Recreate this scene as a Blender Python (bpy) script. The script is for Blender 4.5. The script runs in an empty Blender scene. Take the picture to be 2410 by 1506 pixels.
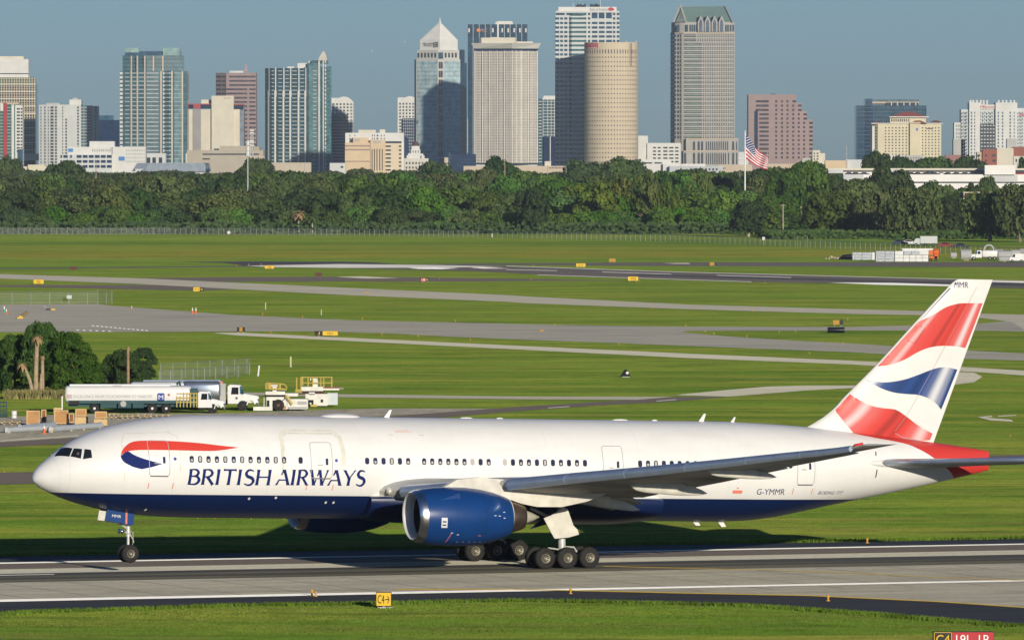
import bpy, bmesh, math, random
import numpy as np
from mathutils import Vector, Matrix
R = math.radians
random.seed(7)
rng = np.random.default_rng(7)
# ------------------------------------------------------------------ camera
scn = bpy.context.scene
COL = scn.collection
F, CH, PITCH = 20600.0, 24.28, R(1.01)          # focal length in photo pixels, camera height, look-down angle
cam_d = bpy.data.cameras.new('camera'); cam = bpy.data.objects.new('camera', cam_d); COL.objects.link(cam)
cam_d.sensor_fit = 'HORIZONTAL'; cam_d.sensor_width = 36.0; cam_d.lens = 36.0 * F / 2410.0
cam_d.clip_start = 1.0; cam_d.clip_end = 60000.0
cam.location = (0, 0, CH); cam.rotation_euler = (math.pi / 2 - PITCH, 0, 0)
scn.camera = cam
# ------------------------------------------------------------------ sky, sun, exposure
SUN_AZ, SUN_EL = R(160.5), R(11.2)               # azimuth clockwise from +Y: low sun behind the camera, a little right
world = bpy.data.worlds.new('World'); scn.world = world; world.use_nodes = True
wn = world.node_tree; bgn = wn.nodes['Background']
sky = wn.nodes.new('ShaderNodeTexSky'); sky.sky_type = 'NISHITA'; sky.sun_disc = False
sky.sun_elevation = SUN_EL; sky.sun_rotation = SUN_AZ
sky.altitude = 0; sky.air_density = 0.8; sky.dust_density = 0.3; sky.ozone_density = 5.5
tint = wn.nodes.new('ShaderNodeMix'); tint.data_type = 'RGBA'; tint.blend_type = 'MULTIPLY'; tint.inputs[0].default_value = 1.0
tint.inputs[7].default_value = (0.98, 0.98, 1.05, 1)      # hazy steel blue air
wn.links.new(sky.outputs[0], tint.inputs[6]); wn.links.new(tint.outputs[2], bgn.inputs[0]); bgn.inputs[1].default_value = 0.080
sd = bpy.data.lights.new('sun', 'SUN'); sun = bpy.data.objects.new('sun', sd); COL.objects.link(sun)
sd.energy = 4.2; sd.angle = R(0.5); sd.color = (1.0, 0.90, 0.74)
SDIR = Vector((math.sin(SUN_AZ) * math.cos(SUN_EL), math.cos(SUN_AZ) * math.cos(SUN_EL), math.sin(SUN_EL)))
sun.rotation_euler = SDIR.to_track_quat('Z', 'Y').to_euler(); sun.location = (100, -100, 200)
scn.view_settings.view_transform = 'Standard'; scn.view_settings.look = 'None'
scn.view_settings.gamma = 1.0; scn.view_settings.exposure = 0.07
scn.cycles.use_denoising = True
scn.cycles.max_bounces = 6; scn.cycles.transparent_max_bounces = 16
# ------------------------------------------------------------------ helpers
def ray(px, py):
    u = (px - 1205) / F; v = (753 - py) / F
    c, s = math.cos(PITCH), math.sin(PITCH)
    return (u, c + v * s, v * c - s)
def G(px, py, z=0.0):
    r = ray(px, py); k = (z - CH) / r[2]
    return (k * r[0], k * r[1], z)
def PX(px, py, d):
    r = ray(px, py); k = d / r[1]
    return (k * r[0], CH + k * r[2])
def tag(o, label=None, cat=None, group=None, kind=None):
    if label: o['label'] = label
    if cat: o['category'] = cat
    if group: o['group'] = group
    if kind: o['kind'] = kind
    return o
def empty(name, loc, rz=0.0, label=None, cat=None, group=None):
    o = bpy.data.objects.new(name, None); COL.objects.link(o)
    o.location = loc; o.rotation_euler = (0, 0, rz); o.empty_display_size = 0.5
    return tag(o, label, cat, group)
def link(name, me, parent=None):
    o = bpy.data.objects.new(name, me); COL.objects.link(o); o.parent = parent
    return o
KIDS = {}
def copy_tree(o, parent=None):
    c = o.copy(); COL.objects.link(c); c.parent = parent
    for ch in list(o.children): copy_tree(ch, c)
    return c
class MB:
    def __init__(s): s.v = []; s.f = []; s.m = []; s.mi = 0
    def add(s, vs, fs):
        b = len(s.v); s.v += [tuple(p) for p in vs]
        for f in fs: s.f.append(tuple(b + i for i in f)); s.m.append(s.mi)
        return s
    def box(s, x0, x1, y0, y1, z0, z1):
        return s.add([(x0,y0,z0),(x1,y0,z0),(x1,y1,z0),(x0,y1,z0),(x0,y0,z1),(x1,y0,z1),(x1,y1,z1),(x0,y1,z1)],
            [(0,3,2,1),(4,5,6,7),(0,1,5,4),(1,2,6,5),(2,3,7,6),(3,0,4,7)])
    def prism(s, pts, z0, z1, top=None):
        n = len(pts); t = top or pts
        a = sum(pts[i][0]*pts[(i+1)%n][1]-pts[(i+1)%n][0]*pts[i][1] for i in range(n))
        if a < 0: pts = pts[::-1]; t = t[::-1]
        return s.add([(p[0],p[1],z0) for p in pts]+[(p[0],p[1],z1) for p in t],
            [tuple(range(n-1,-1,-1)), tuple(range(n,2*n))]+[(i,(i+1)%n,n+(i+1)%n,n+i) for i in range(n)])
    def slab(s, pts, y0, y1):      # outline in x,z extruded along y
        n = len(pts)
        a = sum(pts[i][0]*pts[(i+1)%n][1]-pts[(i+1)%n][0]*pts[i][1] for i in range(n))
        if a < 0: pts = pts[::-1]
        return s.add([(p[0],y0,p[1]) for p in pts]+[(p[0],y1,p[1]) for p in pts],
            [tuple(range(n)), tuple(range(2*n-1,n-1,-1))]+[((i+1)%n,i,n+i,n+(i+1)%n) for i in range(n)])
    def rings(s, rs, close=True, cap0=True, cap1=True):
        n = len(rs[0]); b = len(s.v)
        for r in rs: s.v += [tuple(p) for p in r]
        for k in range(len(rs)-1):
            for i in range(n if close else n-1):
                j = (i+1) % n
                s.f.append((b+k*n+i, b+k*n+j, b+(k+1)*n+j, b+(k+1)*n+i)); s.m.append(s.mi)
        if cap0: s.f.append(tuple(b+i for i in range(n-1,-1,-1))); s.m.append(s.mi)
        if cap1: s.f.append(tuple(b+(len(rs)-1)*n+i for i in range(n))); s.m.append(s.mi)
        return s
    def tube(s, path, rad, n=8, caps=True):
        P = [Vector(p) for p in path]; rs = []
        if not isinstance(rad, (list, tuple)): rad = [rad]*len(P)
        for i, p in enumerate(P):
            t = (P[min(i+1,len(P)-1)] - P[max(i-1,0)]).normalized()
            a = t.cross(Vector((0,0,1)) if abs(t.z) < .95 else Vector((1,0,0))).normalized(); b2 = t.cross(a)
            rs.append([p + rad[i]*(math.cos(2*math.pi*k/n)*a + math.sin(2*math.pi*k/n)*b2) for k in range(n)])
        return s.rings(rs, cap0=caps, cap1=caps)
    def lathe(s, prof, c, ax='x', n=32, cap0=True, cap1=True):   # prof [(t, r)] along axis
        rs = []
        for t, r in prof:
            ring = []
            for k in range(n):
                a = 2*math.pi*k/n; u, w = r*math.cos(a), r*math.sin(a)
                if ax == 'x': ring.append((c[0]+t, c[1]+u, c[2]+w))
                elif ax == 'y': ring.append((c[0]+w, c[1]+t, c[2]+u))
                else: ring.append((c[0]+u, c[1]+w, c[2]+t))
            rs.append(ring)
        return s.rings(rs, cap0=cap0, cap1=cap1)
    def build(s, name, mats, parent=None, smooth=False, angle=None):
        me = bpy.data.meshes.new(name); me.from_pydata(s.v, [], s.f)
        if not isinstance(mats, (list, tuple)): mats = [mats]
        for m in mats: me.materials.append(m)
        if len(mats) > 1: me.polygons.foreach_set('material_index', s.m)
        if smooth:
            me.polygons.foreach_set('use_smooth', [True]*len(me.polygons))
            if angle: me.set_sharp_from_angle(angle=R(angle))
        me.update(); return link(name, me, parent)
# ------------------------------------------------------------------ materials
MATS = {}
def mat(name, col, rough=0.7, metal=0.0, spec=0.3, var=0.12, scale=0.5, bump=0.0, coat=0.0, rnd=0.0, stretch=None):
    if name in MATS: return MATS[name]
    m = bpy.data.materials.new(name); m.use_nodes = True; nt = m.node_tree; b = nt.nodes['Principled BSDF']
    b.inputs['Roughness'].default_value = rough; b.inputs['Metallic'].default_value = metal
    b.inputs['Specular IOR Level'].default_value = spec; b.inputs['Coat Weight'].default_value = coat
    b.inputs['Coat Roughness'].default_value = 0.08
    tc = nt.nodes.new('ShaderNodeTexCoord'); n = nt.nodes.new('ShaderNodeTexNoise')
    n.inputs['Scale'].default_value = scale; n.inputs['Detail'].default_value = 5
    src = tc.outputs['Object']
    if stretch:
        mp = nt.nodes.new('ShaderNodeMapping'); mp.inputs['Scale'].default_value = stretch
        nt.links.new(src, mp.inputs[0]); src = mp.outputs[0]
    nt.links.new(src, n.inputs['Vector'])
    r = nt.nodes.new('ShaderNodeValToRGB'); r.color_ramp.elements[0].position = .3; r.color_ramp.elements[1].position = .7
    r.color_ramp.elements[0].color = tuple(c*(1-var) for c in col)+(1,); r.color_ramp.elements[1].color = tuple(min(1,c*(1+var)) for c in col)+(1,)
    nt.links.new(n.outputs['Fac'], r.inputs[0]); out = r.outputs[0]
    if rnd:
        oi = nt.nodes.new('ShaderNodeObjectInfo'); mr = nt.nodes.new('ShaderNodeMapRange')
        mr.inputs['To Min'].default_value = 1-rnd; mr.inputs['To Max'].default_value = 1+rnd
        h = nt.nodes.new('ShaderNodeHueSaturation'); nt.links.new(oi.outputs['Random'], mr.inputs[0])
        nt.links.new(mr.outputs[0], h.inputs['Value']); nt.links.new(out, h.inputs['Color']); out = h.outputs[0]
    nt.links.new(out, b.inputs['Base Color'])
    if bump:
        bp = nt.nodes.new('ShaderNodeBump'); bp.inputs['Strength'].default_value = bump; bp.inputs['Distance'].default_value = .05
        nt.links.new(n.outputs['Fac'], bp.inputs['Height']); nt.links.new(bp.outputs[0], b.inputs['Normal'])
    MATS[name] = m; return m
def node(nt, t, **kw):
    n = nt.nodes.new(t)
    for k, v in kw.items(): setattr(n, k, v)
    return n
def text_mesh(body, size, extrude=0.0, shear=0.0, space=1.0):
    c = bpy.data.curves.new('lettering', 'FONT'); c.body = body; c.size = size; c.extrude = extrude
    c.align_x = 'CENTER'; c.align_y = 'CENTER'; c.shear = shear; c.space_character = space; c.resolution_u = 3
    o = bpy.data.objects.new('lettering', c); COL.objects.link(o)
    dg = bpy.context.evaluated_depsgraph_get(); me = bpy.data.meshes.new_from_object(o.evaluated_get(dg))
    bpy.data.objects.remove(o); bpy.data.curves.remove(c); return me
def text(body, size, loc, m, parent, name='lettering', yaw=0.0, wid=None, sx=1.0, bold=0.0):
    me = text_mesh(body, size, 0.01*size)
    if wid:
        xs = [v.co.x for v in me.vertices]; w = max(xs)-min(xs); sx = wid/w
    me.materials.clear(); me.materials.append(m)
    o = link(name, me, parent); o.location = loc; o.rotation_euler = (math.pi/2, 0, yaw); o.scale = (sx, 1, 1)
    return o
# ================================================================== ground, runways, taxiways
RA = Vector(G(0, 1413.5)); RB = Vector(G(2410, 1366)); RDIR = (RB-RA).normalized(); RYAW = math.atan2(RDIR.y, RDIR.x)
def streaky(name, c1, c2, along=0.02, across=1.2, rough=.85, yaw=0.0, fine=.25, c3=None, spec=.2):
    """ground surface: long streaks + fine grain, two/three colours"""
    m = bpy.data.materials.new(name); m.use_nodes = True; nt = m.node_tree; b = nt.nodes['Principled BSDF']
    b.inputs['Roughness'].default_value = rough; b.inputs['Specular IOR Level'].default_value = spec; b.inputs['Diffuse Roughness'].default_value = 1.0
    tc = node(nt, 'ShaderNodeTexCoord')
    def nz(scale3, detail=4, rot=yaw):
        mp = node(nt, 'ShaderNodeMapping'); mp.vector_type = 'TEXTURE'; mp.inputs['Rotation'].default_value = (0, 0, rot)
        mp.inputs['Scale'].default_value = tuple(1/s for s in scale3)
        n = node(nt, 'ShaderNodeTexNoise'); n.inputs['Scale'].default_value = 1; n.inputs['Detail'].default_value = detail
        nt.links.new(tc.outputs['Object'], mp.inputs[0]); nt.links.new(mp.outputs[0], n.inputs['Vector']); return n.outputs['Fac']
    def mixc(f, a, b2, lo=.35, hi=.65):
        r = node(nt, 'ShaderNodeMapRange'); r.inputs['From Min'].default_value = lo; r.inputs['From Max'].default_value = hi
        nt.links.new(f, r.inputs[0]); x = node(nt, 'ShaderNodeMix', data_type='RGBA')
        nt.links.new(r.outputs[0], x.inputs[0])
        for k, v in ((6, a), (7, b2)):
            if isinstance(v, tuple): x.inputs[k].default_value = v+(1,)
            else: nt.links.new(v, x.inputs[k])
        return x.outputs[2]
    c = mixc(nz((along, across, 1)), c1, c2)
    if c3: c = mixc(nz((along*2.3, across*.37, 1)), c, c3, .5, .75)
    dk = node(nt, 'ShaderNodeMix', data_type='RGBA', blend_type='MULTIPLY'); dk.inputs[0].default_value = fine
    g = node(nt, 'ShaderNodeValToRGB'); g.color_ramp.elements[0].position = .35; g.color_ramp.elements[1].position = .65
    g.color_ramp.elements[0].color = (.45,.45,.45,1); nt.links.new(nz((2.2, 2.2, 2.2), 6), g.inputs[0])
    nt.links.new(c, dk.inputs[6]); nt.links.new(g.outputs[0], dk.inputs[7])
    nt.links.new(dk.outputs[2], b.inputs['Base Color']); return m
def grass_material():
    m = bpy.data.materials.new('grass'); m.use_nodes = True; nt = m.node_tree; b = nt.nodes['Principled BSDF']
    b.inputs['Roughness'].default_value = .9; b.inputs['Specular IOR Level'].default_value = .05; b.inputs['Diffuse Roughness'].default_value = 1.0
    tc = node(nt, 'ShaderNodeTexCoord'); P = tc.outputs['Object']
    def nz(sx, sy, detail=4, off=0.0, rough=.5, dist=0.0):
        mp = node(nt, 'ShaderNodeMapping'); mp.inputs['Scale'].default_value = (sx, sy, 1); mp.inputs['Location'].default_value = (off, off, 0)
        n = node(nt, 'ShaderNodeTexNoise'); n.inputs['Scale'].default_value = 1; n.inputs['Detail'].default_value = detail; n.inputs['Roughness'].default_value = rough
        n.inputs['Distortion'].default_value = dist
        nt.links.new(P, mp.inputs[0]); nt.links.new(mp.outputs[0], n.inputs['Vector']); return n
    def mix(f, a, b2, lo, hi, blend='MIX', amt=1.0):
        r = node(nt, 'ShaderNodeMapRange'); r.inputs['From Min'].default_value = lo; r.inputs['From Max'].default_value = hi; r.inputs['To Max'].default_value = amt
        nt.links.new(f, r.inputs[0]); x = node(nt, 'ShaderNodeMix', data_type='RGBA', blend_type=blend); nt.links.new(r.outputs[0], x.inputs[0])
        for k, v in ((6, a), (7, b2)):
            if isinstance(v, tuple): x.inputs[k].default_value = v+(1,)
            else: nt.links.new(v, x.inputs[k])
        return x.outputs[2]
    c = mix(nz(.012, .032, 5).outputs['Fac'], GR[0], GR[1], .40, .58)               # broad mown swathes
    c = mix(nz(.03, .085, 5, 31).outputs['Fac'], c, GR[2], .46, .64, amt=.85)      # drier yellow patches
    c = mix(nz(.06, .17, 5, 77, dist=.5).outputs['Fac'], c, GR[3], .52, .68, amt=.6)  # brown weeds
    c = mix(nz(.11, .35, 6, 55, .65).outputs['Fac'], c, (.23,.27,.05), .50, .66, amt=.6)
    c = mix(nz(.07, .22, 6, 91, .65).outputs['Fac'], c, (.085,.155,.02), .52, .64, amt=.75)
    sep = node(nt, 'ShaderNodeSeparateXYZ'); nt.links.new(P, sep.inputs[0])     # dried and lush belts by distance across the field
    ad = node(nt, 'ShaderNodeMath', operation='MULTIPLY_ADD'); ad.inputs[1].default_value = 420; ad.inputs[2].default_value = -210
    nt.links.new(nz(.0025, .01, 3, 5).outputs['Fac'], ad.inputs[0])
    sm = node(nt, 'ShaderNodeMath', operation='ADD'); nt.links.new(sep.outputs['Y'], sm.inputs[0]); nt.links.new(ad.outputs[0], sm.inputs[1])
    mr = node(nt, 'ShaderNodeMapRange'); mr.inputs['From Min'].default_value = 1900; mr.inputs['From Max'].default_value = 3100; nt.links.new(sm.outputs[0], mr.inputs[0])
    cr = node(nt, 'ShaderNodeValToRGB'); e = cr.color_ramp.elements
    e[0].position = 0; e[0].color = (1,1,1,1); e[1].position = 1; e[1].color = (.9,.9,1,1)
    for p, col in BELTS: q = cr.color_ramp.elements.new(p); q.color = col+(1,)
    nt.links.new(mr.outputs[0], cr.inputs[0])
    x = node(nt, 'ShaderNodeMix', data_type='RGBA', blend_type='MULTIPLY'); x.inputs[0].default_value = 1
    nt.links.new(c, x.inputs[6]); nt.links.new(cr.outputs[0], x.inputs[7]); c = x.outputs[2]
    gm = nz(2.2, 2.2, 8, 3, .7); c = mix(gm.outputs['Fac'], c, (.35,.38,.3), .5, .3, 'MULTIPLY', .6)
    g2 = nz(.45, .45, 6, 13, .65); c = mix(g2.outputs['Fac'], c, (.6,.6,.5), .52, .36, 'MULTIPLY', .55)
    nt.links.new(c, b.inputs['Base Color'])
    # blades stand up: tilt the shading normals by noise in every direction
    nv = nz(9, 9, 3, 0); sb = node(nt, 'ShaderNodeVectorMath', operation='SUBTRACT'); sb.inputs[1].default_value = (.5,.5,.5)
    nt.links.new(nv.outputs['Color'], sb.inputs[0]); ml = node(nt, 'ShaderNodeVectorMath', operation='MULTIPLY'); ml.inputs[1].default_value = (6,6,0)
    nt.links.new(sb.outputs[0], ml.inputs[0]); a2 = node(nt, 'ShaderNodeVectorMath', operation='ADD'); a2.inputs[1].default_value = (.15,-.75,.75)   # constant normal lean toward the sun side, added to brighten the grass
    nt.links.new(ml.outputs[0], a2.inputs[0]); nm = node(nt, 'ShaderNodeVectorMath', operation='NORMALIZE'); nt.links.new(a2.outputs[0], nm.inputs[0])
    nt.links.new(nm.outputs[0], b.inputs['Normal'])
    return m
GR = [(.130,.250,.026), (.215,.335,.040), (.335,.370,.058), (.245,.21,.065)]
BELTS = [(.06,(1,1,1)), (.20,(.85,.97,.9)), (.30,(.95,1,1)), (.38,(1.15,.95,1)), (.45,(1.3,.93,1)), (.52,(1.05,.98,1)), (.60,(1.12,.98,.95)), (.66,(.70,.80,.75)), (.71,(.66,.80,.75)), (.78,(1.0,1.02,.95)), (.93,(1.12,1.1,1))]
M_GRASS = grass_material()
def sheet(name, pts, m, z=.02, kind='structure', px=True):
    P = [G(*p) for p in pts] if px else pts
    a = sum(P[i][0]*P[(i+1)%len(P)][1]-P[(i+1)%len(P)][0]*P[i][1] for i in range(len(P)))
    if a < 0: P = P[::-1]
    mb = MB(); mb.add([(p[0], p[1], z) for p in P], [tuple(range(len(P)))])
    me_o = mb.build(name, m); bm = bmesh.new(); bm.from_mesh(me_o.data); bmesh.ops.triangulate(bm, faces=bm.faces[:]); bm.to_mesh(me_o.data); bm.free()
    return tag(me_o, kind=kind)
mb = MB(); mb.add([(-9000,-300,0),(9000,-300,0),(30000,40000,0),(-30000,40000,0)], [(0,1,2,3)])
tag(mb.build('ground', M_GRASS), kind='structure')
CONC = streaky('old_concrete', (0.233,0.223,0.178), (0.297,0.282,0.224), .05, .5, yaw=RYAW, fine=.35, c3=(0.188,0.177,0.143))
CONC2 = streaky('light_concrete', (0.343,0.328,0.268), (0.415,0.399,0.321), .05, .8, yaw=RYAW, fine=.4)
BROWN = streaky('brown_asphalt', (0.093,0.077,0.062), (0.119,0.099,0.078), .02, 1.4, yaw=RYAW, fine=.35)
RUBBER = streaky('rubbered_asphalt', (0.026,0.026,0.025), (0.056,0.053,0.045), .015, 1.6, yaw=RYAW, fine=.3)
OLIVE = streaky('worn_asphalt', (0.060,0.056,0.038), (0.102,0.093,0.066), .015, 1.2, yaw=RYAW, fine=.35, c3=(0.036,0.032,0.025))
TAR = streaky('fresh_asphalt', (0.014,0.016,0.018), (0.026,0.027,0.029), .05, .6, yaw=RYAW, fine=.35)
TAXI = streaky('taxiway_asphalt', (0.227,0.220,0.187), (0.299,0.286,0.238), .02, .25, fine=.45, c3=(0.173,0.167,0.146))
TAXI2 = streaky('pale_taxiway_asphalt', (0.280,0.267,0.217), (0.345,0.325,0.259), .01, .1, fine=.3)
PATHM = streaky('pale_path_concrete', (0.376,0.356,0.274), (0.461,0.440,0.346), .05, .2, fine=.3)
GRAVEL = streaky('gravel', (0.222,0.207,0.165), (0.306,0.288,0.227), .3, .3, fine=.6, c3=(0.186,0.172,0.125))
DARKRW = streaky('dark_runway_asphalt', (0.074,0.064,0.055), (0.109,0.093,0.079), .006, .1, fine=.25)
BLACKRW = streaky('black_runway_asphalt', (.03,.03,.032), (.06,.056,.055), .006, .1, fine=.25)
WHITE = streaky('white_marking_paint', (0.670,0.659,0.616), (0.842,0.832,0.778), .08, 1.0, yaw=RYAW, fine=.3)
WHITE2 = streaky('faded_white_paint', (0.443,0.434,0.408), (0.549,0.540,0.505), .02, .3, fine=.3)
YEL = streaky('yellow_marking_paint', (0.396,0.259,0.022), (0.468,0.310,0.036), .1, 1.0, yaw=RYAW, fine=.3)
# near runway: bands between lines given by their photo height at the left and right border
def ln(y0, y1, x): return y0 + (y1-y0)*x/2410.0
def band(name, a, b, m, z, x0=-1400, x1=3800):
    return sheet(name, [(x0, ln(*a, x0)), (x1, ln(*a, x1)), (x1, ln(*b, x1)), (x0, ln(*b, x0))], m, z)
bands = [((1310,1268),(1325,1280),TAR), ((1325,1280),(1340,1294.5),BROWN), ((1340,1294.5),(1350.5,1304.5),CONC2), ((1350.5,1304.5),(1356.5,1311.5),RUBBER),
         ((1356.5,1311.5),(1371,1325.5),OLIVE), ((1371,1325.5),(1416,1368),CONC)]
for i, (a, b, m) in enumerate(bands): band('runway', a, b, m, .02)
band('runway_edge_line', (1324.2,1279.4), (1327,1281.8), WHITE, .03)
band('runway_edge_line', (1411,1364.8), (1416.5,1368.2), WHITE, .03)
band('runway_rubber_streak', (1361,1315), (1364.5,1318.5), RUBBER, .03)
band('runway_centre_line', (1353.6,1309), (1355,1310.2), WHITE2, .034, -1400, 128)
near_edge = [(-1400,1530),(0,1445),(60,1441),(324,1433),(553,1425),(896,1420),(1200,1413.5),(1416,1417),(1732,1424.5),(1853,1431),(2103,1449),(2304,1466),(2410,1474),(3000,1540),(3800,1660)]
yl = [(930,1387.5),(1200,1387),(1341,1390),(1602,1396),(1903,1402),(2204,1416),(2410,1430),(3000,1475),(3800,1560)]
white_lo = [(3800,ln(1416.5,1368.2,3800)),(930,ln(1416.5,1368.2,930))]
sheet('taxiway_fillet', [(930,1387.8)]+yl[1:]+[(3800,ln(1415,1367.5,3800)),(930,ln(1415,1367.5,930))], CONC, .018)
sheet('runway_shoulder', [(-1400,ln(1415.5,1367.6,-1400)),(930,ln(1415.5,1367.6,930))]+yl[1:]+near_edge[::-1], TAR, .014)
def stroke_sheet(name, pts, w, m, z, lo=None):
    up = [(x, y-w/2) for x, y in pts]; dn = [(x, y+w/2) for x, y in pts]
    return sheet(name, up+dn[::-1], m, z)
stroke_sheet('taxiway_edge_line', yl, 2.0, YEL, .034)
stroke_sheet('taxiway_guide_line', [(1420,1333),(1627,1338),(1802,1341.6),(2003,1349),(2204,1359),(2410,1366.5),(2700,1382)], 1.1, YEL, .034)
jm = MB()
for k in range(-6, 30):                       # joints between the concrete slabs
    x = -800+k*160
    for (a, b) in (((1373,1327),(1410,1363.5)),):
        p0, p1 = Vector(G(x, ln(*a, x))), None
        d = Vector((-RDIR.y, RDIR.x, 0)); q = p0 - d*24
        w = RDIR*.03; jm.add([(p0-w)[:2]+(.026,), (p0+w)[:2]+(.026,), (q+w)[:2]+(.026,), (q-w)[:2]+(.026,)], [(0,1,2,3)])
tag(jm.build('slab_joints', OLIVE), kind='structure')
# taxiways and paths across the field
sheet('taxiway', [(-800,1124),(0,1112),(2410,1070),(3200,1057),(3200,1076),(2410,1093),(0,1140),(-800,1156)], BROWN, .02)
sheet('apron', [(-900,975),(0,982),(150,975),(560,972),(700,966),(900,961),(1200,962),(1050,971),(850,982),(700,992),(0,1044),(-900,1105)], GRAVEL, .014)
sheet('road', [(-900,1105),(0,1041),(160,1031),(600,1005),(927,979),(1240,956),(1442,944),(1587,934),(1713,934),(1587,945),(1442,952),(1240,966),(927,992),(600,1018),(160,1044),(0,1052),(-900,1120)], BROWN, .02)
stroke_sheet('road_line', [(0,1038),(185,1026)], 2.5, PATHM, .03)
stroke_sheet('road_line', [(1290,960.5),(1340,957)], 1.3, WHITE2, .03)
stroke_sheet('road_line', [(1545,944.5),(1592,940.5)], 1.3, WHITE2, .03)
sheet('path', [(480,922),(600,924),(794,928),(1240,933.5),(1442,933.5),(1587,934),(1500,941),(1240,940),(794,935),(600,930),(480,928)], TAXI2, .026)
sheet('path', [(1587,930),(1700,919),(1807,910),(1900,907.5),(2000,907.5),(2100,906),(2180,900),(2230,880),(2253,875.5),(2292,877),(2312,887),(2292,900),(2242,906),(2150,916),(2000,914),(1902,919),(1800,927),(1713,934)], PATHM, .03)
sheet('path', [(500,784),(560,783),(1240,815),(1618,832.5),(2000,849),(2062,852),(2300,866),(2700,890),(2700,905),(2300,876),(2062,862),(2000,858),(1618,843),(1240,824),(560,790)], PATHM, .03)
sheet('taxiway', [(-700,716),(0,717),(231,716),(266,720),(451,734),(560,742),(842,754.5),(1068,759),(1240,763.4),(1429,767),(1618,769),(2000,769.5),(2303,762),(2382,755),(2900,745),
    (2900,790),(2303,778.5),(2000,778),(1618,779),(1603,782),(1713,792),(1871,802),(2000,808.5),(2091,814),(2274,825),(2410,832),(2900,850),(2900,874),(2410,848.5),(2274,845),(2000,829),(1713,818),(1461,808),(1240,800),(1068,793),(899,784),(743,780),(560,780),(170,782),(0,782),(-700,786)], TAXI, .022)
sheet('taxiway', [(-700,636),(0,645.5),(332,655.5),(800,677),(1198,695),(1240,698),(1618,717),(2000,728),(2167,732),(2310,738.6),(2410,741),(2900,748),(2900,790),(2410,776),(2382,758),(2310,749),(2167,742),(2000,739),(1618,728),(1240,714),(1198,711),(800,694),(332,669),(0,656),(-700,646)], TAXI2, .026)
sheet('taxiway_shoulder', [(300,654.5),(560,652.5),(830,651),(1240,656.5),(1500,661),(1240,661.5),(1060,663),(800,662.5),(480,663)], BROWN, .018)
sheet('taxiway_shoulder', [(0,671),(300,671),(460,672),(560,681),(470,684),(300,681),(0,675)], BROWN, .018)
sheet('runway', [(577,625.5),(700,623),(800,621),(1000,623),(1191,626),(1440,634.5),(1600,640.5),(1900,648.5),(2410,661.5),(2900,674),(2900,692),(2410,679.5),(2228,674.5),(1950,666.5),(1768,664),(1600,658.5),(1265,646),(1132,639.5),(960,634.5),(800,631.5),(640,629)], DARKRW, .022)
sheet('runway', [(420,616.3),(500,616),(564,615.6),(800,616),(880,618),(935,621.5),(800,621.8),(700,623.4),(577,625.8),(530,619)], BLACKRW, .03)
sheet('runway_threshold_mark', [(577,625.8),(700,623.6),(800,621.8),(1000,624),(1130,626.5),(1185,628.2),(1000,630.5),(800,631),(640,629)], WHITE2, .036)
sheet('runway_mark', [(960,631),(1020,630),(1080,631.5),(1040,634),(985,633.5)], WHITE, .042)
sheet('runway_mark', [(1105,630),(1135,629.5),(1200,632.5),(1135,632.5)], WHITE, .042)
for p in ([(1191,635),(1311,637.5)], [(1265,647.3),(1600,658.3)], [(1417,640.6),(1580,645.8)], [(1687,648.5),(1862,653.8)], [(1191,626.5),(1600,640.8)], [(1600,640.8),(2410,661.8)], [(1600,658.3),(1768,663.8)]):
    stroke_sheet('runway_line', p, 1.2, WHITE2, .042)
sheet('runway_mark', [(1950,665.5),(2100,666.2),(2230,670),(2330,674),(2228,674),(2060,670.5)], WHITE, .042)
sheet('runway_mark', [(2330,661.3),(2410,663),(2600,668),(2600,671),(2410,666),(2336,664)], WHITE, .042)
sheet('runway_rubber_streak', [(1500,645),(2410,668),(2600,673),(2600,679),(2410,674),(1500,649)], BLACKRW, .032)
sheet('taxiway', [(-600,632),(0,631),(498,626.5),(1198,620),(1597,617.5),(2410,617),(2900,617),(2900,630),(2410,629),(1997,627.5),(1597,626.5),(1198,624),(498,629),(0,633.5),(-600,635)], DARKRW, .016)
sheet('gravel_patch', [(790,652),(850,650.5),(940,655),(860,656)], PATHM, .03)
sheet('gravel_patch', [(1560,619.5),(1620,619),(1625,621.5),(1590,621.5)], PATHM, .03)
for p in ([(2300,982),(2335,978.5),(2335,981.5),(2318,983),(2380,988),(2385,993),(2330,989.5)], [(2348,979),(2392,976.5),(2392,978.5),(2350,981)]):
    sheet('pavement_patch', p, PATHM, .03)
dm = []
for k in range(13): dm.append((216+k*10.5, 766+k*.95))
for k in range(6): dm.append((180+k*15, 776+k*.6))
for i, (x, y) in enumerate(dm): sheet('taxiway_dash', [(x,y),(x+6,y+.6),(x+6,y+2.4),(x,y+1.8)], WHITE, .04)
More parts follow.
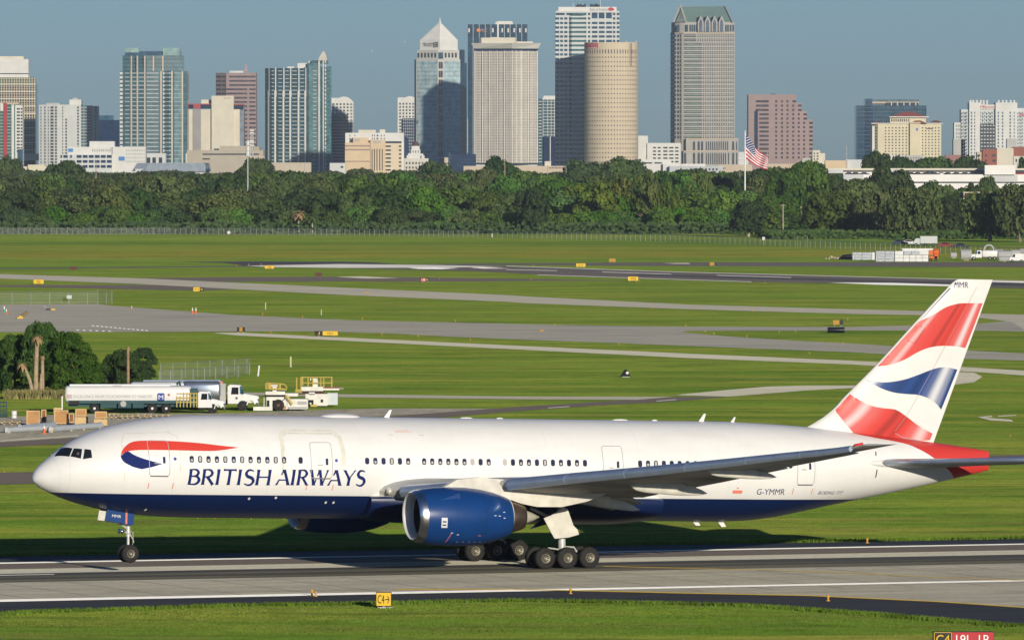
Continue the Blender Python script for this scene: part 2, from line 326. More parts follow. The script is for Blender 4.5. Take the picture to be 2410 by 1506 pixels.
# grass that nobody could count: blades on the near verge and ragged fringes along the pavements
def blades(name, segs, per_m, spread, hgt, m, seed=3):
    rg = np.random.default_rng(seed); V = []
    for p, q, sgn in segs:
        p = np.array(p[:2]); q = np.array(q[:2]); L = np.linalg.norm(q-p); n = int(L*per_m)
        t = rg.random(n); off = np.abs(rg.normal(0, spread, n)); d = (q-p)/L; nn = np.array([-d[1], d[0]])*sgn
        V.append(p+np.outer(t, q-p)+np.outer(off-.15*spread, nn))
    P = np.concatenate(V); return tufts(name, P, hgt, m, rg)
def tufts(name, P, hgt, m, rg):
    n = len(P); h = hgt*(.5+rg.random(n)); a = rg.random(n)*math.pi*2; w = .035+.03*rg.random(n)+.12*hgt
    lean = (rg.random((n,2))-.5)*h[:,None]*.7
    v = np.zeros((n,3,3)); dx = np.cos(a)*w; dy = np.sin(a)*w*.5
    v[:,0,0] = P[:,0]-dx; v[:,0,1] = P[:,1]-dy; v[:,1,0] = P[:,0]+dx; v[:,1,1] = P[:,1]+dy; v[:,:2,2] = -.01
    v[:,2,0] = P[:,0]+lean[:,0]; v[:,2,1] = P[:,1]+lean[:,1]; v[:,2,2] = h
    me = bpy.data.meshes.new(name); me.from_pydata(v.reshape(-1,3).tolist(), [], np.arange(3*n).reshape(n,3).tolist()); me.materials.append(m)
    return tag(link(name, me), kind='stuff')
BLADE = mat('grass_blades', (.090,.150,.016), .7, spec=.05, var=.35, scale=.25)
ed = [G(*p) for p in near_edge if -100 <= p[0] <= 2500]
ed = [G(-60,1449)]+ed
blades('grass_fringe', [(ed[i], ed[i+1], -1) for i in range(len(ed)-1)], 130, .55, .16, BLADE)
fe = [G(x, ln(1310,1268,x)) for x in range(-100, 2600, 100)]
blades('grass_fringe', [(fe[i], fe[i+1], 1) for i in range(len(fe)-1)], 90, .8, .18, BLADE, 5)
rg = np.random.default_rng(11); n = 30000
xs = rg.random(n)*64-32; yy = 452+rg.random(n)*44
keep = []
ex = np.array([e[0] for e in ed]); ey = np.array([e[1] for e in ed]); o = np.argsort(ex)
lim = np.interp(xs, ex[o], ey[o]); k = yy < lim-.1
tufts('grass', np.stack([xs[k], yy[k]], 1), .06, BLADE, rg)
# ================================================================== airliner
TH, AL = R(22.84), R(1.284); REF = Vector((.882, 533.0, 0))
A_ = Vector((math.cos(TH), math.sin(TH), 0)); LW = Vector((math.sin(TH), -math.cos(TH), 0)); ZZ = Vector((0,0,1))
S_ = A_*math.cos(AL) - ZZ*math.sin(AL); U_ = A_*math.sin(AL) + ZZ*math.cos(AL); CAMV = Vector((0,0,CH))
def un(px, py, lat):
    r = Vector(ray(px, py)); k = ((REF-CAMV).dot(LW)+lat)/r.dot(LW); P = CAMV+k*r-REF
    return P.dot(S_)+31.77, P.dot(U_)
def AC(s, l, z): return (s-31.77, -l, z)
jet = empty('airliner', REF, 0, 'large white and dark blue twin engine jet with wave pattern tail rolling on the runway', 'airliner')
jet.rotation_euler = Matrix((S_, -LW, U_)).transposed().to_euler()
def pchip(X, Y):
    X = np.array(X, float); Y = np.array(Y, float); h = np.diff(X); d = np.diff(Y)/h; m = np.zeros_like(Y)
    for i in range(1, len(X)-1):
        if d[i-1]*d[i] > 0: w1 = 2*h[i]+h[i-1]; w2 = h[i]+2*h[i-1]; m[i] = (w1+w2)/(w1/d[i-1]+w2/d[i])
    m[0], m[-1] = d[0], d[-1]
    def f(x):
        x = np.clip(x, X[0], X[-1]); i = np.clip(np.searchsorted(X, x)-1, 0, len(X)-2); t = (x-X[i])/h[i]
        return (2*t**3-3*t**2+1)*Y[i]+(t**3-2*t**2+t)*h[i]*m[i]+(-2*t**3+3*t**2)*Y[i+1]+(t**3-t**2)*h[i]*m[i+1]
    return f
N0 = -.28
_u = lambda s: np.sqrt(np.maximum(0, np.asarray(s, float)-N0))
topf = pchip([0,_u(-.25),_u(-.1),_u(.1),_u(.4),_u(.93),_u(1.56),_u(2.41),_u(3.26),_u(4.12),_u(5.12),_u(6.4),_u(7.9),_u(9.6),_u(11.5),_u(44),_u(47),_u(50.2),_u(53.6),_u(57.1),_u(60),_u(62.85)],
             [4.98,5.16,5.45,5.68,5.94,6.36,6.82,7.32,7.69,7.99,8.26,8.51,8.70,8.82,8.86,8.84,8.76,8.58,8.28,7.92,7.60,7.22])
botf = pchip([0,_u(-.25),_u(-.1),_u(.19),_u(.84),_u(1.62),_u(2.49),_u(3.9),_u(6.2),_u(8.5),_u(11),_u(44),_u(46),_u(48),_u(50),_u(52.5),_u(55.1),_u(57.2),_u(60.3),_u(62.85)],
             [4.98,4.82,4.66,4.43,4.12,3.80,3.53,3.19,2.86,2.73,2.70,2.70,2.76,2.98,3.36,3.87,4.36,4.78,5.43,6.0])
widf = pchip([_u(44),_u(47),_u(50),_u(53),_u(56),_u(59),_u(61.5),_u(62.85)], [3.1,3.0,2.72,2.3,1.75,1.12,.55,.16])
def sec(s):
    t = float(topf(float(_u(s)))); b = float(botf(float(_u(s)))); zc = (t+b)/2; h = (t-b)/2
    w = min(3.1, h*(1.06 if s < 12 else 1.01)) if s < 44 else float(widf(float(_u(s))))
    return zc, max(h, 1e-3), max(w, 1e-3)
def side(s, z):
    zc, h, w = sec(s); q = 1-((z-zc)/h)**2
    return w*math.sqrt(max(q, 0.0))
def on_body(px, py):
    l = 2.5
    for _ in range(40):
        s, z = un(px, py, l); l = .5*l+.5*side(s, z)
    return s, l, z
# --- paint
def paint_nodes(name, base, rough=.42, coat=.12, dirt=.05):
    m = bpy.data.materials.new(name); m.use_nodes = True; nt = m.node_tree; b = nt.nodes['Principled BSDF']
    b.inputs['Roughness'].default_value = rough; b.inputs['Coat Weight'].default_value = coat; b.inputs['Coat Roughness'].default_value = .12
    return m, nt, b
def body_paint():
    m, nt, b = paint_nodes('white_and_blue_fuselage_paint', None)
    tc = node(nt, 'ShaderNodeTexCoord'); sp = node(nt, 'ShaderNodeSeparateXYZ'); nt.links.new(tc.outputs['Object'], sp.inputs[0])
    ns = node(nt, 'ShaderNodeTexNoise'); ns.inputs['Scale'].default_value = .9; ns.inputs['Detail'].default_value = 6
    mp = node(nt, 'ShaderNodeMapping'); mp.inputs['Scale'].default_value = (.4, 1, 1.6); nt.links.new(tc.outputs['Object'], mp.inputs[0]); nt.links.new(mp.outputs[0], ns.inputs['Vector'])
    cr = node(nt, 'ShaderNodeValToRGB'); cr.color_ramp.elements[0].color = (.735,.73,.695,1); cr.color_ramp.elements[1].color = (.775,.77,.74,1)
    cr.color_ramp.elements[0].position = .3; cr.color_ramp.elements[1].position = .55; nt.links.new(ns.outputs['Fac'], cr.inputs[0])
    # grimy streaks running down the skin
    gs = node(nt, 'ShaderNodeTexNoise'); gs.inputs['Scale'].default_value = 1.0; gs.inputs['Detail'].default_value = 4; gm_ = node(nt, 'ShaderNodeMapping'); gm_.inputs['Scale'].default_value = (2.6, .6, .28)
    nt.links.new(tc.outputs['Object'], gm_.inputs[0]); nt.links.new(gm_.outputs[0], gs.inputs['Vector']); gr_ = node(nt, 'ShaderNodeMapRange'); gr_.inputs['From Min'].default_value = .55; gr_.inputs['From Max'].default_value = .8; gr_.inputs['To Max'].default_value = .12
    nt.links.new(gs.outputs['Fac'], gr_.inputs[0]); gx = node(nt, 'ShaderNodeMix', data_type='RGBA'); nt.links.new(gr_.outputs[0], gx.inputs[0]); nt.links.new(cr.outputs[0], gx.inputs[6]); gx.inputs[7].default_value = (.56,.54,.47,1)
    # panel seams
    br = node(nt, 'ShaderNodeTexWave'); br.wave_type = 'BANDS'; br.bands_direction = 'X'; br.wave_profile = 'SAW'; br.inputs['Scale'].default_value = .052
    nt.links.new(tc.outputs['Object'], br.inputs['Vector'])
    gt = node(nt, 'ShaderNodeMath', operation='GREATER_THAN'); gt.inputs[1].default_value = .995; nt.links.new(br.outputs['Fac'], gt.inputs[0])
    sm = node(nt, 'ShaderNodeMix', data_type='RGBA'); nt.links.new(gt.outputs[0], sm.inputs[0]); nt.links.new(gx.outputs[2], sm.inputs[6]); sm.inputs[7].default_value = (.70,.69,.65,1)
    lt = node(nt, 'ShaderNodeMapRange'); lt.inputs['From Min'].default_value = 4.150; lt.inputs['From Max'].default_value = 4.175; lt.inputs['To Min'].default_value = 1; lt.inputs['To Max'].default_value = 0
    nt.links.new(sp.outputs['Z'], lt.inputs[0])
    mx = node(nt, 'ShaderNodeMix', data_type='RGBA'); nt.links.new(lt.outputs[0], mx.inputs[0]); nt.links.new(sm.outputs[2], mx.inputs[6]); mx.inputs[7].default_value = (.003,.014,.070,1)
    # red tail cone: aft of a curve s(z)
    zn = node(nt, 'ShaderNodeMapRange'); zn.inputs['From Min'].default_value = 5.0; zn.inputs['From Max'].default_value = 9.0; nt.links.new(sp.outputs['Z'], zn.inputs[0])
    fc = node(nt, 'ShaderNodeFloatCurve'); cu = fc.mapping.curves[0]
    K = [(5.0,61.0),(5.42,60.48),(6.0,59.75),(6.55,58.9),(7.0,58.15),(7.35,57.45),(7.6,56.8),(7.78,55.9),(8.0,54.5),(8.3,53.2),(9.0,52.5)]
    cu.points[0].location = ((K[0][0]-5)/4, (K[0][1]-50)/12); cu.points[1].location = ((K[-1][0]-5)/4, (K[-1][1]-50)/12)
    for a_, b_ in K[1:-1]: cu.points.new((a_-5)/4, (b_-50)/12)
    fc.mapping.update(); nt.links.new(zn.outputs[0], fc.inputs['Value'])
    ma = node(nt, 'ShaderNodeMath', operation='MULTIPLY_ADD'); ma.inputs[1].default_value = 12; ma.inputs[2].default_value = 50-31.77; nt.links.new(fc.outputs[0], ma.inputs[0])
    rr = node(nt, 'ShaderNodeMath', operation='GREATER_THAN'); nt.links.new(sp.outputs['X'], rr.inputs[0]); nt.links.new(ma.outputs[0], rr.inputs[1])
    m2 = node(nt, 'ShaderNodeMix', data_type='RGBA'); nt.links.new(rr.outputs[0], m2.inputs[0]); nt.links.new(mx.outputs[2], m2.inputs[6]); m2.inputs[7].default_value = (.60,.045,.035,1)
    nt.links.new(m2.outputs[2], b.inputs['Base Color']); return m
BODY = body_paint()
WPAINT = mat('white_aircraft_paint', (.735,.73,.695), .38, coat=.15, var=.04, scale=1.2)
DWHITE = mat('soiled_white_paint', (.62,.60,.53), .45, coat=.2, var=.16, scale=1.4)
BLUEP = mat('dark_blue_paint', (.003,.014,.070), .3, coat=.5, var=.05)
ENGB = mat('engine_blue_paint', (.006,.044,.175), .34, coat=.3, var=.08, scale=.8)
REDP = mat('red_paint', (.62,.055,.04), .45, coat=.0, spec=.1, var=.05)
DBLUE = mat('lettering_blue_paint', (.012,.024,.13), .6, spec=.05, var=.05)
SILV = mat('polished_metal', (.78,.77,.74), .22, 1.0, var=.05, scale=2)
SLAT = mat('bare_metal_slat', (.52,.61,.72), .32, .8, var=.08, scale=1.5)
GREYW = mat('grey_wing_paint', (.42,.43,.42), .45, .1, var=.12, scale=.8)
UNDER = mat('wing_underside_grey', (.46,.44,.38), .5, .0, var=.35, scale=.5, stretch=(.3,1,1))
DKM = mat('burnt_exhaust_metal', (.22,.17,.13), .4, .9, var=.3, scale=2)
BLACK = mat('black_recess', (.01,.01,.012), .6, var=.2)
RUBB = mat('tyre_rubber', (.022,.021,.02), .8, var=.25, scale=3)
HUB = mat('wheel_hub_metal', (.25,.235,.18), .45, .5, var=.2, scale=4)
STRUT = mat('gear_strut_paint', (.55,.55,.53), .35, .2, var=.15, scale=3)
SEAM = mat('grey_seam_line', (.33,.33,.34), .5)
BLINE = mat('dark_door_sill', (.05,.05,.06), .4)
WGLASS = mat('cabin_window_glass', (.03,.033,.07), .12, spec=.5, var=.3, scale=2)
WSHADE = mat('cabin_window_blind', (.45,.43,.40), .4, var=.1)
CGLASS = mat('cockpit_glass', (.012,.016,.022), .06, spec=.6, var=.2)
# --- fuselage
us = np.concatenate([np.linspace(0, _u(12), 46), np.array([float(_u(x)) for x in np.arange(13, 44, 1.5)]), np.array([float(_u(x)) for x in np.arange(44, 62.9, .62)]), [float(_u(62.85))]])
mb = MB(); rs = []
for u in us[1:]:
    s = N0+u*u; zc, h, w = sec(s)
    rs.append([AC(s, w*math.cos(2*math.pi*k/96), zc+h*math.sin(2*math.pi*k/96)) for k in range(96)])
s0, z0 = N0, 4.98
mb.rings(rs, cap0=False); b0 = len(mb.v); mb.v.append(AC(s0, 0, z0))
for k in range(96): mb.f.append((b0, (k+1) % 96, k)); mb.m.append(0)
fus = mb.build('fuselage', BODY, jet, True, 60)
# --- decals laid on the skin
def mapper(kind='body', eps=.012):
    if kind == 'body': return lambda s, z: AC(s, side(s, z)+eps, z)
    return lambda s, z: AC(s, fin_half(s, z)+eps, z)
def decal(poly, name, m, parent=None, mp=None, h=.3, eps=.012, uv=None, smooth=True):
    mp = mp or mapper('body', eps); bm = bmesh.new()
    f = bm.faces.new([bm.verts.new((p[0], 0, p[1])) for p in poly]); bmesh.ops.triangulate(bm, faces=[f])
    for _ in range(5):
        es = [e for e in bm.edges if e.calc_length() > h]
        if not es: break
        bmesh.ops.subdivide_edges(bm, edges=es, cuts=1); bmesh.ops.triangulate(bm, faces=bm.faces[:])
    pts = [(v.co.x, v.co.z) for v in bm.verts]
    for v, (s, z) in zip(bm.verts, pts): v.co = mp(s, z)
    bm.normal_update()
    for f in bm.faces:
        if f.normal.y > 0: f.normal_flip()
    me = bpy.data.meshes.new(name); bm.to_mesh(me); bm.free(); me.materials.append(m)
    if uv:
        ul = me.uv_layers.new(name='chord')
        for lp in me.loops: ul.data[lp.index].uv = uv(*pts[lp.vertex_index])
    me.polygons.foreach_set('use_smooth', [True]*len(me.polygons))
    return link(name, me, parent or jet)
def strip(path, w, name, m, parent=None, eps=.016, mp=None, closed=False):
    mp = mp or mapper('body', eps); P = []
    pp = path+[path[0]] if closed else path
    for a, b in zip(pp[:-1], pp[1:]):
        n = max(1, int(math.hypot(b[0]-a[0], b[1]-a[1])/.2)); P += [(a[0]+(b[0]-a[0])*i/n, a[1]+(b[1]-a[1])*i/n) for i in range(n)]
    P.append(pp[-1]); b = MB(); L = len(P)
    for i, p in enumerate(P):
        q0 = P[max(i-1, 0)]; q1 = P[min(i+1, L-1)]
        if closed and i in (0, L-1): q0, q1 = P[L-2], P[1]
        dx, dz = q1[0]-q0[0], q1[1]-q0[1]; n = math.hypot(dx, dz) or 1; ww = w[i] if isinstance(w, list) else w
        b.v += [mp(p[0]-dz/n*ww/2, p[1]+dx/n*ww/2), mp(p[0]+dz/n*ww/2, p[1]-dx/n*ww/2)]
    for i in range(L-1): b.f.append((2*i, 2*i+1, 2*i+3, 2*i+2)); b.m.append(0)
    return b.build(name, m, parent or jet)
def rrect(s0, s1, z0, z1, r, n=4):
    out = []
    for cx, cz, a0 in ((s1-r, z1-r, 0), (s0+r, z1-r, 90), (s0+r, z0+r, 180), (s1-r, z0+r, 270)):
        for k in range(n+1): a = R(a0+90*k/n); out.append((cx+r*math.cos(a), cz+r*math.sin(a)))
    return out
def z1(px, py): a = on_body(40+px/3.765, 960+py/3.765); return a[0], a[2]     # points read off the enlarged nose
def smooth_closed(P, n=4):
    out = []; L = len(P)
    for i in range(L):
        p0, p1, p2, p3 = P[i-1], P[i], P[(i+1) % L], P[(i+2) % L]
        for k in range(n):
            t = k/n; out.append(tuple(.5*(2*p1[j]+(p2[j]-p0[j])*t+(2*p0[j]-5*p1[j]+4*p2[j]-p3[j])*t*t+(3*p1[j]-p0[j]-3*p2[j]+p3[j])*t**3) for j in (0, 1)))
    return out
def open_curve(P, n=5):
    out = []; L = len(P)
    for i in range(L-1):
        p0, p1, p2, p3 = P[max(i-1, 0)], P[i], P[i+1], P[min(i+2, L-1)]
        for k in range(n):
            t = k/n; out.append(tuple(.5*(2*p1[j]+(p2[j]-p0[j])*t+(2*p0[j]-5*p1[j]+4*p2[j]-p3[j])*t*t+(3*p1[j]-p0[j]-3*p2[j]+p3[j])*t**3) for j in (0, 1)))
    return out+[P[-1]]
red = open_curve([(918,420),(932,375),(965,333),(1015,301),(1080,289)])+open_curve([(1150,287),(1350,291),(1600,308),(1800,331),(1965,349)])+open_curve([(1850,368),(1750,378),(1600,378),(1350,372),(1150,370),(1050,373),(985,382),(945,398)])
decal([z1(*p) for p in red], 'red_ribbon_emblem', REDP, h=.25)
blu = open_curve([(918,424),(928,452),(958,485),(1020,518),(1105,541)])+open_curve([(1200,522),(1290,493)])+open_curve([(1190,468),(1100,440),(1030,410),(985,383),(945,400)])
decal([z1(*p) for p in blu], 'blue_ribbon_emblem', DBLUE, h=.25)
LGREY = mat('pale_grey_paint', (.66,.67,.67), .35, var=.04)
decal([z1(*p) for p in [(1600,379),(1760,380),(1900,370),(2050,372),(1900,382),(1700,389)]], 'emblem_shadow_line', LGREY, h=.25, eps=.008)
# radome seam and lower scratch marks
strip([(.98+.12*math.cos(t*math.pi), 4.05+t*2.4) for t in np.linspace(0, 1, 16)], .022, 'radome_seam', LGREY)
# cockpit glazing (both sides)
def quad_on(ps, name, m, mirror=True, eps=.012, div=6):
    q = [on_body(40+p[0]/3.765, 960+p[1]/3.765) for p in ps]
    for sg in ((1, -1) if mirror else (1,)):
        b = MB()
        for i in range(div+1):
            for j in range(div+1):
                a, c = i/div, j/div
                P = [(1-a)*(1-c)*q[0][k]+a*(1-c)*q[1][k]+a*c*q[2][k]+(1-a)*c*q[3][k] for k in range(3)]
                zc, h, w = sec(P[0]); dz, dl = (P[2]-zc)/h, P[1]/w; rr = math.hypot(dz, dl) or 1
                b.v.append(AC(P[0]-.006, sg*(dl/rr*w+eps), zc+dz/rr*h+eps*max(dz/rr, 0)))
        for i in range(div):
            for j in range(div):
                a = i*(div+1)+j; f = (a, a+1, a+div+2, a+div+1); b.f.append(f if sg < 0 else f[::-1]); b.m.append(0)
        b.build(name, m, jet, True)
quad_on([(328,430),(390,357),(492,358),(464,431)], 'cockpit_window', CGLASS)
quad_on([(473,429),(505,358),(577,363),(566,448)], 'cockpit_window', CGLASS)
quad_on([(584,453),(599,363),(656,370),(666,440)], 'cockpit_window', CGLASS)
pil = MB(); pil.lathe([(-.12,.0),(-.1,.08),(0,.11),(.1,.08),(.12,0)], AC(on_body(183.5,1068)[0], on_body(183.5,1068)[1]-.02, on_body(183.5,1068)[2]), 'z', 10)
pil.build('pilot_silhouette', mat('dim_figure', (.10,.07,.06), .8), jet, True)
# cabin windows: three shared looks
pxs = [451.2+19.77*i for i in range(12)]+[707.4]+[864+19.3*i for i in range(6)]+[998.2+18.98*i for i in range(9)]+[1188.3+18.84*i for i in range(11)]+[1506.6+18.65*i for i in range(20)]
look = 'hohhohshhhsh'+'d'+'dhdsdh'+'hhhhhhSdh'+'Sdhhdsdhdhdd'[:11]+'dhsddhddhdshdddddddd'
for px_, k in zip(pxs, look):
    py_ = np.interp(px_, [451,630,864,962,1149,1377,1507,1860], [1081,1082,1083.5,1084.5,1087,1091,1093,1103])
    s, _, z = on_body(px_, py_); z = 6.29
    w = decal(rrect(s-.135, s+.135, z-.2, z+.2, .11, 3), 'cabin_window', WSHADE if k == 'S' else WGLASS, h=1.0, eps=.012)
    if k in 'hso': decal(rrect(s-.075, s+.075, z-.14 if k != 's' else z-.16, z+.02 if k == 'h' else z+.15, .06, 2), 'window_blind', WSHADE, parent=w, h=1.0, eps=.018)
# doors
def door(s0, s1, z0, z1_, sill=True, r=.16):
    d = strip(rrect(s0, s1, z0, z1_, r), .035, 'door_outline', SEAM, closed=True)
    if sill: strip([(s0+.08, z0-.02), (s1-.08, z0-.02)], .075, 'door_sill', BLINE, parent=d)
    w = decal(rrect(s1-.42, s1-.26, 6.02, 6.42, .05, 2), 'door_window', WGLASS, parent=d, h=1.0)
    strip([(s1-.95, 6.02), (s1-.6, 6.02)], .05, 'door_handle', SEAM, parent=d)
    for zz in (6.2, 6.35, 6.5): strip([(s1-.9, zz), (s1-.72, zz+.02)], .02, 'door_placard', mat('pale_red_marking', (.75,.45,.40), .4), parent=d)
D1 = z1(1150,300)[0], z1(1352,600)[0]
door(D1[0], D1[1], 5.28, 7.36); door(16.32, 17.68, 5.23, 7.36); door(35.4, 36.72, 5.25, 7.34); door(48.5, 49.72, 5.1, 7.1)
REDM = mat('red_door_mark', (.75,.22,.15), .4)
for s in (6.05, 7.55, 16.1, 17.8, 48.3, 49.7): strip([(s, 4.5), (s+.02, 4.85)], .05, 'door_red_mark', REDM)
BEIGE = mat('weathered_paint_border', (.66,.645,.56), .45, var=.1, scale=2)
strip([(14.55,6.75),(14.6,7.75),(14.95,7.98),(18.0,7.98),(18.35,7.7),(18.45,6.7),(18.4,5.95)], .28, 'repaint_border', BEIGE, eps=.007)
strip([(14.5,6.8),(14.5,5.5)], .2, 'repaint_border', BEIGE, eps=.007)
strip([(4.6,4.9),(4.55,7.2),(4.9,7.75),(7.5,7.85),(7.95,7.6),(7.95,5.5)], .05, 'repaint_border', BEIGE, eps=.007)
for s in (7.62, 17.95): decal([(s+.1*math.cos(a), 6.3+.1*math.sin(a)) for a in np.linspace(0, 2*math.pi, 12)[:-1]], 'round_badge', mat('badge_blue', (.05,.07,.35), .4), h=1)
# small markings on the crown and belly
for a, b in (((22.1,8.1),(23.0,8.12)), ((22.1,8.03),(23.2,8.03)), ((21.6,7.86),(21.9,7.84)), ((23.6,7.86),(23.9,7.84))): strip([a, b], .035, 'rescue_marking', mat('pale_red_marking', (.75,.45,.40), .4))
for s, z in ((12.6,3.95),(14.3,4.02),(17.6,3.75),(18.1,3.75),(6.4,3.2)): decal([(s+.08*math.cos(a), z+.08*math.sin(a)) for a in np.linspace(0, 2*math.pi, 9)[:-1]], 'service_port', LGREY, h=1)
# --- name on the side: flared capitals drawn stroke by stroke; x 0..w, y 0..1; (x0,y0,x1,y1,w0,w1)
def arc(cx, cy, rx, ry, a0, a1, n=12): return [(cx+rx*math.cos(R(a0+(a1-a0)*i/n)), cy+ry*math.sin(R(a0+(a1-a0)*i/n))) for i in range(n+1)]
def wv(n, a, b, c=None):
    c = a if c is None else c
    return [a+(b-a)*math.sin(math.pi*i/(n-1)) if i < n/2 else c+(b-c)*math.sin(math.pi*i/(n-1)) for i in range(n)]
def st(x0, y0, x1, y1, w=.12): return [(x0+(x1-x0)*t, y0+(y1-y0)*t) for t in (0,.08,.3,.7,.92,1)], [w*1.35,w*1.08,w,w,w*1.08,w*1.35]
def th(x0, y0, x1, y1, w=.06): return [(x0+(x1-x0)*t, y0+(y1-y0)*t) for t in (0,.15,.85,1)], [w*1.5,w,w,w*1.5]
def cv(P, wmid=.13, wend=.055): return P, wv(len(P), wend, wmid)
GL = {'B': (.60, [st(.08,0,.08,1), cv([(.08,.97)]+arc(.27,.76,.2,.21,90,-90)+[(.1,.55)],.12), cv([(.1,.54)]+arc(.3,.285,.25,.26,90,-90)+[(.08,.03)],.13)]),
 'R': (.62, [st(.08,0,.08,1), cv([(.08,.97)]+arc(.27,.74,.22,.23,90,-90)+[(.12,.51)],.12), st(.27,.5,.6,0,.12)]),
 'I': (.26, [st(.10,0,.10,1)]), 'T': (.66, [st(.33,0,.33,1), th(.0,.96,.66,.96,.075)]),
 'S': (.52, [cv([(.45,.90)]+arc(.26,.75,.19,.22,60,250,10)+arc(.26,.25,.22,.25,65,-120,10)+[(.03,.1)],.14,.05)]),
 'H': (.76, [st(.08,0,.08,1), st(.66,0,.66,1), th(.08,.52,.66,.52,.06)]),
 'A': (.74, [th(.02,0,.36,1,.075), st(.36,1,.70,0,.125), th(.14,.33,.58,.33,.055)]),
 'W': (1.0, [st(.02,1,.27,0,.12), th(.27,0,.5,.98,.065), st(.5,1,.74,0,.12), th(.74,0,.98,1,.065)]),
 'Y': (.66, [st(.02,1,.33,.45,.12), th(.33,.45,.64,1,.065), st(.33,.48,.33,0,.12)]), ' ': (.20, [])}
def lettering(word, s0, s1, zb, H, slant):
    W = sum(GL[c][0]+.09 for c in word); k = (s1-s0)/W; x = 0
    for c in word:
        w, strokes = GL[c]
        if strokes:
            b = MB(); mp = mapper('body', .014)
            for i, (P, ww) in enumerate(strokes):
                mp = mapper('body', .014+.0012*i); base = len(b.v); Q = [(s0+(x+p[0])*k+p[1]*H*slant, zb+p[1]*H) for p in P]
                for j, q in enumerate(Q):
                    q0, q1 = Q[max(j-1, 0)], Q[min(j+1, len(Q)-1)]; dx, dz = q1[0]-q0[0], q1[1]-q0[1]; n = math.hypot(dx, dz) or 1
                    hw = ww[j]*H/2*1.5
                    if abs(dx) < .8*abs(dz):   # upright strokes end level, not square to the stroke
                        b.v += [mp(q[0]-hw*1.05, q[1]), mp(q[0]+hw*1.05, q[1])] if dz > 0 else [mp(q[0]+hw*1.05, q[1]), mp(q[0]-hw*1.05, q[1])]
                    else: b.v += [mp(q[0]-dz/n*hw, q[1]+dx/n*hw), mp(q[0]+dz/n*hw, q[1]-dx/n*hw)]
                for j in range(len(Q)-1): b.f.append((base+2*j, base+2*j+1, base+2*j+3, base+2*j+2)); b.m.append(0)
            b.build('letter', DBLUE, jet)
        x += w+.09
lettering('BRITISH', 8.47, 13.85, 4.77, .94, .075)
lettering('AIRWAYS', 14.12, 19.92, 4.79, .94, .075)
def skin_text(body, size, s, z, m, name, wid=None, shear=0.0, mp=None, parent=None):
    me = text_mesh(body, size, 0, shear); xs = [v.co.x for v in me.vertices]; k = wid/(max(xs)-min(xs)) if wid else 1
    mp = mp or mapper('body', .014)
    for v in me.vertices: v.co = mp(s+v.co.x*k, z+v.co.y)
    me.materials.clear(); me.materials.append(m); return link(name, me, parent or jet)
skin_text('G-YMMR', .52, un(1816,1160,2.9)[0], 4.62, DBLUE, 'registration_lettering', 1.95)
skin_text('BOEING 777', .28, un(1960,1161,2.5)[0], 4.58, DBLUE, 'maker_lettering', 1.9, .35)
decal(rrect(44.15,44.8,4.52,4.72,.04), 'red_flag_panel', REDM, h=1); decal(rrect(44.4,44.52,4.8,4.9,.03), 'red_flag_panel', REDM, h=1)
# --- wing-body fairing
mb = MB(); rs = []
for s in np.linspace(20.3, 39.5, 34):
    t = (s-20.3)/19.2; e = min(1, math.sin(math.pi*min(t*2.6, .5)) if t < .19 else 1) * (1 if t < .8 else max(.02, math.cos((t-.8)/.2*math.pi/2)))
    w = 3.02+.45*e; hb = 2.74-.28*e; ht = 4.25+.45*e; ring = []
    for k in range(40):
        a = 2*math.pi*k/40; c, q = math.cos(a), math.sin(a); zc = 4.0
        ring.append(AC(s, w*math.copysign(abs(c)**.8, c), zc+(ht-zc if q > 0 else zc-hb)*math.copysign(abs(q)**.9, q)))
    rs.append(ring)
mb.rings(rs); mb.build('wing_body_fairing', BODY, jet, True, 50)
# --- wings
def airfoil(n=14, tk=.12):
    U = [];
    for i in range(n+1):
        x = (1-math.cos(math.pi*i/n))/2; y = 5*tk*(.2969*math.sqrt(x)-.126*x-.3516*x*x+.2843*x**3-.1015*x**4); U.append((x, y))
    return [(x, y) for x, y in U[::-1]]+[(x, -y*.85) for x, y in U[1:]]
def LEs(l): return 21.05+.69*(l-3.1)
def TEs(l): return 35.3 if l < 10.2 else 35.3+(l-10.2)/(30.46-10.2)*(42.15-35.3)
LEz = pchip([0,3.1,8,10.5,14,18,22,26,29.6,30.46], [4.35,4.5,5.02,5.28,5.75,6.28,6.86,7.47,8.03,8.25])
TEz = pchip([0,3.1,8,10.4,13.4,16.5,18.9,22.4,29.6,30.46], [3.9,4.05,4.62,4.88,5.36,5.88,6.32,6.93,8.18,8.33])
def wingsec(l, flex=1.0, x0=0.0, x1=1.0, tk=None, dz=0):
    le, te = LEs(l), TEs(l); tk = tk or np.interp(l, [0,3,10.2,22,30.46], [.14,.13,.105,.095,.09])
    zl = float(LEz(l)); zt = float(TEz(l)); k = .156*(1-flex)*max(0, l-8)
    return [(le+(te-le)*x, l, zl+(zt-zl)*x+y*(te-le)-k+dz) for x, y in airfoil(14, tk) if x0 <= x <= x1]
